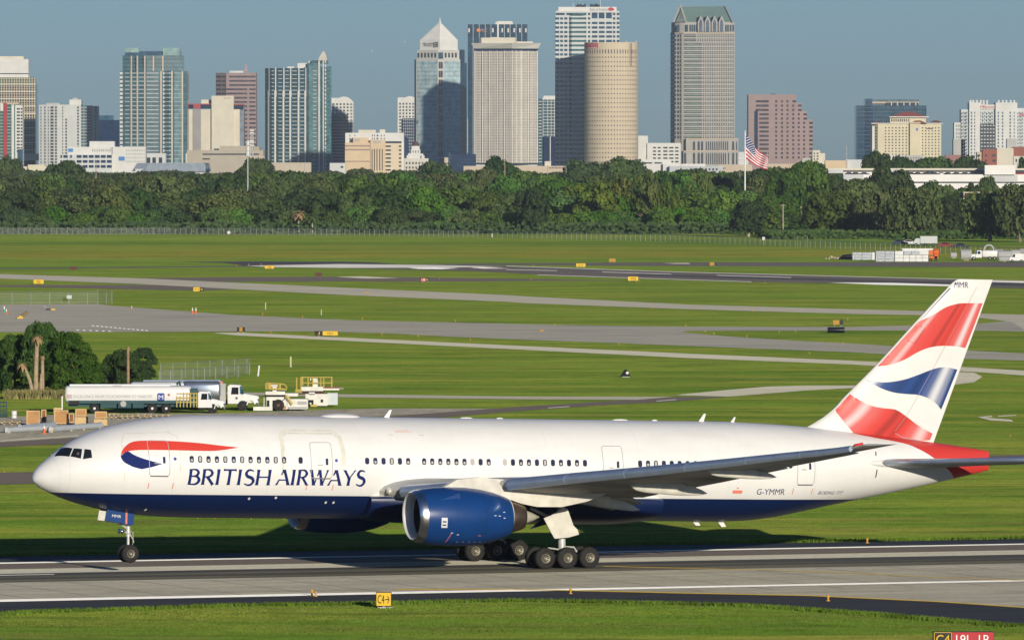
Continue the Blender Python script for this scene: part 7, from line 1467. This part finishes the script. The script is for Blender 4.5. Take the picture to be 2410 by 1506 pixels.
T = loader('larger white cargo loader with tall yellow railings and conveyor deck', 750, 961, 5, [
    ]+[('guard_rail', YRAIL, [(x,891),(x,ye)], .07, 0) for x,ye in ((695,924),(705,920),(709,910),(722,912),(733,912),(752,912),(759,916),(778,914))]+[('guard_rail', YRAIL, [(705,890.5),(780,890.5),(776,904)], .06, 0),('guard_rail', YRAIL, [(708,904),(776,904)], .05, 0),('guard_rail', YRAIL, [(692,923),(708,924)], .2, 0)],
  [('upper_platform', OW, 705,758,913,923,0,2.2),('control_cab', OW, 729,745,897,913,.3,1.1),('control_cab_roof', OW, 727,744,893,898,.2,1.2),('deck_edge', mat('rust_red_edge', (.45,.16,.08)), 758,796,914.5,916,0,2),('conveyor_deck', OW, 758,796,917,921,0,2.4),('conveyor_tip', SGL, 796,806,916.5,918.5,.5,1.2),('scissor_frame', mat('dark_brown_frame', (.07,.04,.035), .7), 700,760,923,931,.4,1.6),
   ('main_body', OW, 735,768,930,958,0,2.4),('dark_window', BLACK, 752,758,943,950,-.03,.1),('side_tank', mat('pale_blue_white_panel', (.55,.60,.60), .4, var=.06), 768,792,928,956,.3,2.2),('front_body', OW, 716,735,930,944,0,2.4),('dark_bay', BLACK, 716,740,944,957,.4,.3),('yellow_step', YRAIL, 728,744,955,960,-.2,.5),('arch_block', OW, 724,738,926,932,0,2.2)])
twheel(T, T.X(728), .2, .36, hub=OW)
# ------------------------------------------------------------------ crates, pallets, pipes
PLY = mat('plywood', (.46,.25,.10), .8, var=.2, scale=2, stretch=(.4,1,3)); PLYD = mat('dark_plywood', (.27,.12,.05), .8, var=.25, scale=2); PINE = mat('pine_boards', (.60,.43,.21), .8, var=.2, scale=2, stretch=(.4,1,3))
def crate(px0, px1, y0, yb, label, m=PLY, dy=0.0, z0=None, side=True):
    T = At('wooden_crate', label, 'crate', (px0+px1)/2, yb if z0 is None else z0, 'wooden crates'); T.root.location.y += dy; X = T.X; H = T.Zh(y0); zb_ = 0 if z0 is None else T.Zh(yb); w = X(px1)-X(px0)
    if z0 is not None: T.root.location.z = zb_; H -= zb_
    b = MB(); b.box(X(px0), X(px1), 0, w*.9, .08, H); b.build('box', m, T.root)
    for xx in (X(px0), X(px1)-.09): b = MB(); b.box(xx, xx+.09, -.03, .01, .08, H); b.build('batten', PINE, T.root)
    for zz in (.08, H-.09): b = MB(); b.box(X(px0)+.09, X(px1)-.09, -.03, .01, zz, zz+.09); b.build('batten', PINE, T.root)
    for q in (.15, .5, .85): b = MB(); b.box(X(px0)+w*q-.05, X(px0)+w*q+.05, 0, w*.9, 0, .08); b.build('skid', PLYD, T.root)
crate(62,93,966,1001,'wooden crate with dark front, leftmost of the crates'); crate(94,106,965,997,'tall narrow dark crate beside the leftmost crate', PLYD, 2); crate(127,160,965,999,'large plywood crate in the middle of the crate row'); crate(160,173,973,997,'small reddish crate right of the middle crate', PLYD, 1)
crate(176,206,981,1001,'pale lower crate carrying a darker one', PINE); crate(177,203,962,981,'dark plywood crate on top of the pale one', PLY, 0, 1001); crate(221,252,986,1003,'pale crate at the right end carrying a brown one', PINE); crate(223,251,968,986,'brown crate topmost at the right end of the row', PLY, 0, 1003)
crate(108,126,969,985,'small crate set back between two larger crates', PINE, 14)
def pallet(px0, px1, y0, yb, label, n=4):
    T = At('pallet_stack', label, 'pallets', (px0+px1)/2, yb, 'pallets on the apron'); X = T.X; H = T.Zh(y0); rgp = np.random.default_rng(int(px0))
    for i in range(n):
        z = H*i/n; j = rgp.random()*.3; b = MB(); b.box(X(px0)+j, X(px1)-rgp.random()*.3, 0, 1.6, z+H/n*.55, z+H/n*.8)
        for q in (0,.45,.9): b.box(X(px0)+j+.1+q*(X(px1)-X(px0)-.4), X(px0)+j+.25+q*(X(px1)-X(px0)-.4), 0, 1.6, z, z+H/n*.55)
        b.build('pallet', PINE if i % 2 else mat('grey_wood', (.42,.36,.26), .9, var=.2), T.root)
pallet(248,280,972,987,'low stack of pale pallets left of the tanker wheels'); pallet(281,318,973,985,'wide low stack of pallets below the tanker middle', 3); pallet(320,362,972,984,'low stack of pallets below the tanker rear wheels', 3); pallet(0,50,988,1000,'flat pallets at the left edge behind the pipes', 3); pallet(364,405,975,981,'thin scatter of boards below the tanker cab end', 2)
PIPE = mat('pale_grey_pipe', (.46,.49,.50), .5, var=.08, scale=.6)
def pipe(pts, r, label, bands=()):
    g = [Vector(G(*p)) for p in pts]; T = empty('pipe', g[0], 0, label, 'pipe', 'long pipes on the ground'); d = g[1]-g[0]; b = MB(); b.tube([Vector((0,0,r)), d+Vector((0,0,r))], r, 20); b.build('tube', PIPE, T, True, 40)
    for e in (0, 1): b = MB(); b.tube([d*e+Vector((-.12,0,r)), d*e+Vector((.12,0,r))], r*1.12, 16); b.build('end_flange', PIPE, T)
    for q in bands: p = d*q; b = MB(); b.box(p.x-.16, p.x+.16, p.y-r*1.25, p.y+r*1.25, 0, r*1.4); b.build('timber_cradle', PINE, T)
    return T
pipe([(15,1019),(112,1014)], .27, 'pale grey pipe at the left, nearer and lower of the long pipes', (.05,.93)); pipe([(46,1017),(126,1009)], .33, 'pale grey pipe lying behind the lower left one', (.5,)); pipe([(118,1018),(237,1009)], .30, 'long pale grey pipe on timber cradles below the crates', (.02,.4,.65,.97))
T = At('wire_cart', 'blue wire cage trolley at the left edge', 'trolley', 4, 983); X = T.X
for x in (-8, 0, 8, 15): b = MB(); b.tube([(X(x),0,0),(X(x),0,T.Zh(944))], .05, 5); b.build('cage_bar', TEAL, T.root)
for y_ in (946,956,966,978): b = MB(); b.tube([(X(-8),0,T.Zh(y_)),(X(15),0,T.Zh(y_))], .05, 5); b.build('cage_bar', TEAL, T.root)
b = MB(); b.box(X(-8),X(15),0,1.4,.15,.35); b.build('deck', TEAL, T.root)
T = At('drum', 'small white drum beside the blue wire trolley', 'drum', 33, 984); b = MB(); b.lathe([(0,.26),(.7,.28),(.72,.2)], (0,0,0), 'z', 14); b.build('barrel', TRW, T.root, True, 40); b = MB(); b.lathe([(.3,.285),(.34,.285)], (0,0,0), 'z', 14); b.build('hoop', SGL, T.root)
# ------------------------------------------------------------------ building site at the right
STACKW = mat('wrapped_white_blocks', (.66,.67,.66), .5, var=.12, scale=1.2); STACKG = mat('grey_printed_wrap', (.40,.43,.47), .5, var=.35, scale=2.5)
def stack(px0, px1, y0, yb, label, m, rows_, colsn, dep=4.0, z0=None):
    T = At('wrapped_stack', label, 'stack', (px0+px1)/2, z0 or yb, 'stacks of wrapped material'); X = T.X; zb_ = T.Zh(yb) if z0 else 0; H = T.Zh(y0)-zb_; T.root.location.z = zb_
    for i in range(rows_):
        for j in range(colsn): w = (X(px1)-X(px0))/colsn; b = MB(); b.box(X(px0)+w*j+.04, X(px0)+w*(j+1)-.04, 0, dep, H*i/rows_+.04, H*(i+1)/rows_-.02); b.build('bundle', m, T.root)
stack(2006,2052,594,612,'low stack in grey printed wrap left of the taller ones', STACKG, 3, 2); stack(2052,2059,594,612,'narrow white end bundle of the low grey stack', STACKW, 1, 1)
stack(2061,2105,591,616,'taller grey printed stack beside the white bundles', STACKG, 4, 2); stack(2106,2126,591,616,'white bundles directly right of the grey printed stack', STACKW, 3, 1); stack(2126,2185,600,616,'lower row of wide white bundles', STACKW, 2, 4); stack(2127,2163,591,599.5,'grey wrapped bundles on top of the wide white ones', STACKG, 1, 2, 3.5, 616); stack(2163,2185,591.5,599.5,'white bundle on top at the right end', STACKW, 1, 1, 3.5, 616)
T = At('white_trailer', 'long low white roofed trailer just behind the wrapped stacks', 'trailer', 2160, 608); X = T.X; b = MB(); b.box(X(2124),X(2195),0,2.5,1.0,T.Zh(586)); b.build('body', STACKW, T.root); b = MB(); b.box(X(2122),X(2197),-.1,2.6,T.Zh(586),T.Zh(585)); b.build('roof', WHITEP, T.root)
for x in (2135,2180): twheel(T, X(x), .2, .5)
T = At('tarpaulin_heap', 'black tarpaulin covered heap left of the wrapped stacks', 'heap', 1990, 611); X = T.X; b = MB(); b.add([(X(1971),0,0),(X(2006),0,0),(X(2006),4,0),(X(1974),4,0),(X(1984),1.2,T.Zh(600)),(X(2004),.8,T.Zh(598)),(X(2004),3,T.Zh(598)),(X(1986),3,T.Zh(600))],[(0,1,5,4),(1,2,6,5),(2,3,7,6),(3,0,4,7),(4,5,6,7),(3,2,1,0)]); b.build('tarpaulin', mat('black_canvas', (.014,.014,.016), .7), T.root); b = MB(); b.box(X(1976),X(2003),-.2,.0,0,.15); b.build('weight_timber', PINE, T.root)
T = At('rubble_heap', 'small pale rubble heap left of the black tarpaulin', 'heap', 1958, 610); rgq = np.random.default_rng(4); b = MB()
for i in range(26): x = (rgq.random()*34-17)*T.d/F; s_ = .2+.35*rgq.random(); z = rgq.random()*.7*(1-abs(x)/3); b.lathe([(-s_*.5,s_*.2),(-s_*.2,s_*.6),(s_*.2,s_*.5),(s_*.5,.05)], (x, rgq.random()*1.5, max(z,.1)), 'z', 6)
b.build('stones', WTAN, T.root)
T = At('construction_machine', 'orange machine between the white bundles and the concrete pipes', 'machine', 2197, 615); X = T.X; OR = mat('orange_machine_paint', (.62,.12,.02), .5, var=.15)
for nm, m, a, c, y0, y1, f, t in (('hopper', OR, 2186,2197,589,600,0,1.4),('engine_cover', OR, 2199,2208,592,609,0,1.4),('frame', OR, 2187,2206,603,608,0,1.6),('dark_gap', BLACK, 2197,2199,592,606,.2,1)): b = MB(); b.box(X(a),X(c),f,f+t,T.Zh(y1),T.Zh(y0)); b.build(nm, m, T.root)
b = MB(); b.lathe([(-.6,.9),(.6,.9)], (X(2204), .7, T.Zh(594)), 'x', 14); b.build('drum', OR, T.root, True, 40); twheel(T, X(2190), .1, .4, hub=OR); twheel(T, X(2203), .1, .4, hub=OR)
CPIPE = mat('concrete_pipe', (.38,.39,.38), .8, var=.12)
def cpipe(x0, x1, y0, yb, label, ax='x', L=5.0, inner=True):
    T = At('concrete_pipe', label, 'pipe', (x0+x1)/2, yb, 'large concrete pipes'); X = T.X; r = T.Zh(y0)/2; b = MB()
    if ax == 'x': b.lathe([(X(x0),r*.8),(X(x0),r),(X(x1),r),(X(x1),r*.8),(X(x0),r*.8)], (0,r,r), 'x', 24, False, False)
    else: b.lathe([(0,r*.72),(0,r),(L,r),(L,r*.72),(0,r*.72)], (0,0,r), 'y', 28, False, False)
    b.build('barrel', CPIPE, T.root, True, 40); b = MB(); b.box(-r*.5,r*.5,.2,.6,0,.12); b.build('chock', PINE, T.root); return T, r
cpipe(2262,2287,587,613,'large grey concrete pipe section left of the white tanker lorry'); T, r = cpipe(2314,2341,575,601,'concrete ring seen end on above the white tanker lorry', 'y', 2.5); T.root.location.z = .0
cpipe(2342,2362,587,604,'grey pipe section behind the white tanker lorry cabless end'); cpipe(2350,2382,590,612,'large grey pipe right of the white tanker lorry'); cpipe(2380,2402,588,606,'grey pipe near the right edge behind others'); cpipe(2390,2440,599,615,'low grey pipe cut by the right edge'); cpipe(2238,2252,594,608,'small dark ended pipe left of the large concrete pipe')
T = At('tanker_lorry', 'white small tanker lorry on the building site', 'lorry', 2318, 613); X = T.X; o = cab(T, 0, .93); o.scale = (-.93,.93,.93); o.location = (X(2311), 0, 0); rtank(T, X(2312), X(2347), T.Zh(606), T.Zh(589), 2.2, TRW)
b = MB(); b.box(X(2300),X(2346),.4,1.8,.6,.95); b.build('chassis', BLKS, T.root)
for x in (2292,2330,2341): twheel(T, X(x), .2, .5)
cpipe(2400, 2450, 584, 600, 'long grey pipe behind the low one at the right edge'); cpipe(2352, 2376, 604, 616, 'small grey pipe in front of the large pipes')
T = At('white_van', 'white site van at the right edge beside the concrete pipes', 'van', 2392, 618); X = T.X; b = MB(); b.slab([(X(2376),.5),(X(2410),.5),(X(2410),2.2),(X(2385),2.25),(X(2380),1.4),(X(2376),1.2)], 0, 1.9); b.build('body', TRW, T.root); b = MB(); b.slab([(X(2381),1.35),(X(2386),2.1),(X(2389),2.1),(X(2389),1.35)], -.02, .04); b.build('side_window', CGLASS, T.root); twheel(T, X(2382), .1, .38); twheel(T, X(2404), .1, .38)
# vehicles in the shade behind the fence
T = At('box_truck', 'white box truck in the shade of the trees behind the right fence', 'truck', 2186, 580); X = T.X; b = MB(); b.box(X(2166),X(2206),0,2.4,.9,T.Zh(556)); b.build('box', WWHITE, T.root); b = MB(); b.slab([(X(2150),.6),(X(2165),.6),(X(2165),2.4),(X(2155),2.4),(X(2151),1.5)], 0, 2.2); b.build('cab', WWHITE, T.root)
for x in (2156,2178,2198): twheel(T, X(x), .1, .5)
def car_parts(col):
    prof = [(-2.2,.35),(2.2,.35),(2.25,.7),(1.9,.85),(1.1,.92),(.5,1.4),(-1.0,1.42),(-1.7,1.0),(-2.2,.9)]
    b = MB(); b.slab(prof, -.85, .85); g = MB(); g.slab([(1.0,.95),(.45,1.34),(-.95,1.35),(-1.5,1.0)], -.87, .87); w = [MB() for _ in range(2)]
    return b, g
def car(loc, col, label, rz=0.0, s=1.0, grp='cars parked on the garage deck'):
    T = empty('parked_car', loc, rz, label, 'car', grp); b, g = car_parts(col); b.build('body', col, T, True, 30); g.build('windows', CGLASS, T)
    for x in (-1.35, 1.35):
        b = MB(); b.lathe([(-.88,.02),(-.88,.3),(.88,.3),(.88,.02)], (x, 0, .32), 'y', 12); b.build('wheel', RUBB, T)
    T.scale = (s,)*3; return T
CARC = [mat('dark_car_paint', (.02,.022,.03), .3, coat=.5), mat('navy_car_paint', (.02,.03,.09), .3, coat=.5), mat('silver_car_paint', (.35,.36,.38), .3, .5), mat('white_car_paint', (.65,.65,.65), .3, coat=.4), mat('red_car_paint', (.30,.03,.03), .3, coat=.4)]
CN = ['black', 'dark blue', 'silver', 'white', 'red']
for px, yb, ci, l in ((2118,577,1,'dark blue car under the trees behind the fence, left of the white box truck'),(2140,577,3,'pale car under the trees just left of the white box truck'),(2226,583,4,'dark red car in the shade right of the white box truck'),(2262,585,0,'black car in the shade behind the fence near the right')): g = G(px, yb); car((g[0], g[1], 0), CARC[ci], l, 0, 1.1, 'cars in the shade behind the fence')
# ------------------------------------------------------------------ parking garages
T = Tower('parking_garage', 'long white parking garage with open car deck behind the right hand trees', 'garage', 3750, 2180); X = T.X; Z = T.Zh
GW = wall('bright_garage_wall', (.74,.73,.70)); GG = wall('grey_garage_concrete', (.50,.51,.52))  # white for the main walls, plain grey for the other parts
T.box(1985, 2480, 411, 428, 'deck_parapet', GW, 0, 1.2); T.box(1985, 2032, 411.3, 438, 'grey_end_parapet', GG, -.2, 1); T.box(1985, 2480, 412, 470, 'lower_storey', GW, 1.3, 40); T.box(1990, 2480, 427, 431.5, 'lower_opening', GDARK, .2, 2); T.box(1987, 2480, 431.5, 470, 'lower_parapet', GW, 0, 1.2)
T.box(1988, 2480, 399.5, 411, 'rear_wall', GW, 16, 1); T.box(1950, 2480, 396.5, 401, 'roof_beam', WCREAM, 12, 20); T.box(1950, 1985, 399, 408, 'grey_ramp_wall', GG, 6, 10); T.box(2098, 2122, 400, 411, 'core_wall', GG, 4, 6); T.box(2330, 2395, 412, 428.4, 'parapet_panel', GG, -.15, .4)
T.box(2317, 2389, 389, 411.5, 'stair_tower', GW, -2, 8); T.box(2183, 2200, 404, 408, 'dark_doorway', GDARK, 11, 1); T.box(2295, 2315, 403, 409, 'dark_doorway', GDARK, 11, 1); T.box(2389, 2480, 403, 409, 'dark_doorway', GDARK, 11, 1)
for x in (2004, 2050): T.box(x-3, x+3, 426.5, 427.3, 'drain_slot', GDARK, -.25, .2)
dz = Z(412.2)
for i, (px, ci) in enumerate(((1999,1),(2015,0),(2035,1),(2145,1),(2161,0),(2180,0),(2200,1),(2216,3),(2232,1),(2252,0),(2272,1),(2345,0),(2368,1),(2402,4))):
    lab = ['leftmost dark car on the upper garage deck','second dark car from the left on the garage deck','third dark car, left of the dark domed tree','first car right of the dark domed tree on the deck','black car next to the core of the garage deck','black car below the small dark doorway','dark blue car in the middle of the deck row','white car among dark ones on the garage deck','dark blue car right of the white one on the deck','black car left of the long doorway on the deck','dark blue car nearest the stair tower, left side','black car below the stair tower','dark blue car below the stair tower right corner','red car on the garage deck at the right edge'][i]
    cx, _ = PX(px, 410, 3760); car((cx, 3760-1.5, dz-.25), CARC[ci], lab, 0, 1.0)
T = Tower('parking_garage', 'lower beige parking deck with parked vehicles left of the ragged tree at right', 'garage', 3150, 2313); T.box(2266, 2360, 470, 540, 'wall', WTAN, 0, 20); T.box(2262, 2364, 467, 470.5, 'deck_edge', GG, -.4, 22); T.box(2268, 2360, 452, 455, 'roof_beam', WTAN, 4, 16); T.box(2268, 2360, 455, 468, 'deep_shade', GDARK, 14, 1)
for x in (2270, 2300, 2330, 2357): T.box(x-1, x+1, 454, 468, 'column', GG, 3, 1)
for y_ in (458, 462): T.box(2325, 2360, y_, y_+1.2, 'railing', WWHITE, 1, .2)
dz = T.Zh(467.5)
for px, ci, l in ((2284,4,'maroon car on the lower beige deck'),(2312,0,'black car on the lower beige deck')): cx, _ = PX(px, 460, 3152); car((cx, 3153.2, dz), CARC[ci], l, 0, 1.15, 'cars on the lower deck')
T = Tower('shed', 'white flat roofed shed showing through the wood at left', 'shed', 3620, 480); T.box(446, 513, 437, 441.5, 'roof', WSHITE, -.5, 8); T.box(448, 510, 441, 520, 'wall', WGREY, 0, 7)
T = Tower('shed', 'small pale blue roof among the trees near the left lamp pole', 'shed', 3620, 210); T.box(200, 221, 453, 457, 'roof', mat('pale_blue_roof', (.38,.45,.52)), -.5, 6); T.box(202, 219, 457, 520, 'wall', WGREY, 0, 5)
T = Tower('shed', 'low white and turquoise roofs among the trees at far left', 'shed', 3800, 85); T.box(44, 62, 433, 439, 'roof', WSHITE, 0, 6); T.box(78, 103, 433, 437, 'roof', WTAN, 0, 6); T.box(112, 126, 433, 437, 'turquoise_roof', mat('turquoise_roof', (.05,.32,.30)), 0, 6); T.box(46, 120, 439, 500, 'wall', WGREY, 2, 5)
# ------------------------------------------------------------------ poles, masts, flag
def pole(px, yt, d, wpx, label, m=STEEL, arm=0, name='lamp_pole', cat='pole', top=None):
    x, z = PX(px, yt, d); T = empty(name, (x, d, 0), 0, label, cat); k = d/F; b = MB(); b.tube([(0,0,0),(0,0,z)], [wpx*k*.6, wpx*k*.42], 8); b.build('shaft', m, T, True, 40)
    if arm: b = MB(); b.box(-arm*k, arm*k, -.1, .1, z-.5, z-.25); b.build('crossarm', m, T)
    if top:
        for q, zz in top: b = MB(); b.box(q*k-.6*k, q*k+1.6*k, -.3, .3, z-zz*k-1.5*k, z-zz*k); b.build('lamp_head', m, T)
    return T, z, k
WOODP = mat('weathered_pole_wood', (.38,.31,.22), .9, var=.2)
T, z, k = pole(583, 335, 3480, 3.4, 'tall light grey monopole rising from the wood at left', arm=0, name='monopole')
for i, y in enumerate((337,350,362)):
    b = MB(); zz = PX(583, y, 3480)[1]; b.lathe([(-.9,.75),(.9,.75)], (0,0,zz), 'z', 8); b.build('antenna_ring', WSHITE, T)
T = Tower('lattice_mast', 'lattice radio mast with antennas behind the tall monopole', 'mast', 6400, 593); X = T.X; Z = T.Zh
b = MB()
for q in (-1, 1): b.tube([(X(593+3.2*q),0,0),(X(593+2.2*q),0,Z(305))], .35, 5)
for i in range(16): y0 = 305+6*i; s_ = 1 if i % 2 else -1; b.tube([(X(593-2.4*s_),0,Z(y0)),(X(593+2.6*s_),0,Z(y0+6))], .22, 4)
b.build('lattice', STEEL, T.root)
for y in (306,312,330,334,341): b = MB(); b.box(X(588),X(598),-.8,.8,Z(y+3),Z(y)); b.build('antenna_array', WSHITE, T.root)
pole(226, 378, 3560, 1.8, 'wooden power pole in the wood below the navy box building', WOODP, 0, 'utility_pole', top=((-2,22),(-2,40))); pole(1188, 374, 4200, 2.0, 'wooden utility pole in the wood below the white ribbed tower', WOODP, 0, 'utility_pole', top=((-3,12),(-3,30)))
pole(1289, 390, 4200, 1.6, 'thin wooden pole in the wood right of the white ribbed tower', WOODP, name='utility_pole'); pole(1332, 390, 4200, 1.6, 'pale thin pole in the wood below the white striped tower', name='lamp_pole'); pole(717, 384, 4200, 1.8, 'pale pole in the wood below the curved teal tower', name='lamp_pole'); pole(461, 391, 4200, 2.2, 'short pale pole above the wood below the cream hotel', name='lamp_pole')
pole(1843, 481, 2960, 3.0, 'wooden lamp pole with crossarm by the right fence', WOODP, 5, 'utility_pole'); pole(1886, 486, 3000, 2.4, 'slimmer wooden pole right of the one with crossarm', WOODP, 3, 'utility_pole'); pole(1992, 343, 6200, 2.0, 'distant pole left of the blue glass block', STEEL, name='lamp_pole'); pole(1806, 357, 6200, 1.6, 'distant thin pole just right of the flag', STEEL, name='lamp_pole'); pole(1603, 340, 6200, 1.2, 'thin mast at the left foot of the green roofed tower', STEEL, name='lamp_pole'); pole(1741, 404, 3900, 1.6, 'thin wooden pole left of the flagpole', WOODP, name='utility_pole')
# flag
T, z, k = pole(1753.5, 311, 3420, 3.2, 'tall white flagpole rising from the wood', WHITEP, 0, 'flagpole', 'flagpole'); b = MB(); b.lathe([(0,.02),(.3,.35),(.6,.02)], (0,0,z), 'z', 10); b.build('ball_finial', WHITEP, T, True)
FL = empty('flag', (T.location.x, 3420, 0), 0, 'large striped and starred American flag flying from the tall pole', 'flag'); NU, NV = 52, 39
def fpt(u, v):
    top = (1755.5+52*u, np.interp(u, [0,.25,.5,.62,.8,1], [314,333,352,358,362,371])); bot = (1755.5+52*u*.98, np.interp(u, [0,.25,.5,.75,1], [374,383,391,397,400]))
    w = v; px = top[0]*(1-w)+bot[0]*w; py = top[1]*(1-w)+bot[1]*w; x, zz = PX(px, py, 3420); return (x-T.location.x, .9*math.sin(u*11+v*2)*(.3+u), zz)
FR, FW, FB = mat('flag_red', (.48,.03,.045), .8), mat('flag_white', (.74,.74,.74), .8), mat('flag_blue', (.02,.035,.16), .8)
b = MB()
for i in range(NU+1):
    for j in range(NV+1): b.v.append(fpt(i/NU, j/NV))
for i in range(NU):
    for j in range(NV):
        a = i*(NV+1)+j; s_ = int(j/NV*13); b.f.append((a, a+1, a+NV+2, a+NV+1)); b.m.append(2 if (i < NU*.42 and s_ < 7) else (0 if s_ % 2 == 0 else 1))
b.build('cloth', [FR, FW, FB], FL, True)
b = MB()
for r_ in range(9):
    n = 6 if r_ % 2 == 0 else 5
    for c_i in range(n):
        u = (.035 if r_ % 2 == 0 else .07)+c_i*.07; v = .03+r_*.057; x, y, zz = fpt(u, v); s_ = .26
        b.add([(x+s_*(1 if q % 2 == 0 else .45)*math.sin(math.pi*q/5), y-.12, zz+s_*(1 if q % 2 == 0 else .45)*math.cos(math.pi*q/5)) for q in range(10)], [tuple(range(10))])
b.build('stars', FW, FL)
# birds
for px, py, l in ((952,99,'tiny pale bird high in the sky left of the pyramid topped tower'),(875,121,'tiny pale bird lower in the sky above the tan slotted block')):
    x, z = PX(px, py, 1500); B_ = empty('bird', (x, 1500, z), 0, l, 'bird'); b = MB(); b.lathe([(-.16,.01),(-.08,.045),(.05,.05),(.14,.02),(.2,.005)], (0,0,0), 'x', 8); b.build('body', WHITEP, B_, True)
    for s_ in (1, -1): b = MB(); b.add([(-.05,0,0),(.06,0,0),(.03,s_*.2,.09),(-.05,s_*.2,.08),(-.03,s_*.42,.02)], [(0,1,2,3),(3,2,4)]); b.build('wing', WHITEP, B_)
# ================================================================== haze
hz = MB(); hz.box(-2600, 2600, -120, 9200, -1.5, 205)
HM = bpy.data.materials.new('haze'); HM.use_nodes = True; hn = HM.node_tree; hn.nodes.clear(); ho = hn.nodes.new('ShaderNodeOutputMaterial'); hv = hn.nodes.new('ShaderNodeVolumePrincipled')
hv.inputs['Color'].default_value = (.80,.90,1.0,1); hv.inputs['Density'].default_value = 2.6e-5; hv.inputs['Anisotropy'].default_value = 0.1
hn.links.new(hv.outputs[0], ho.inputs['Volume']); tag(hz.build('haze', HM), kind='stuff')
scn.cycles.volume_bounces = 0
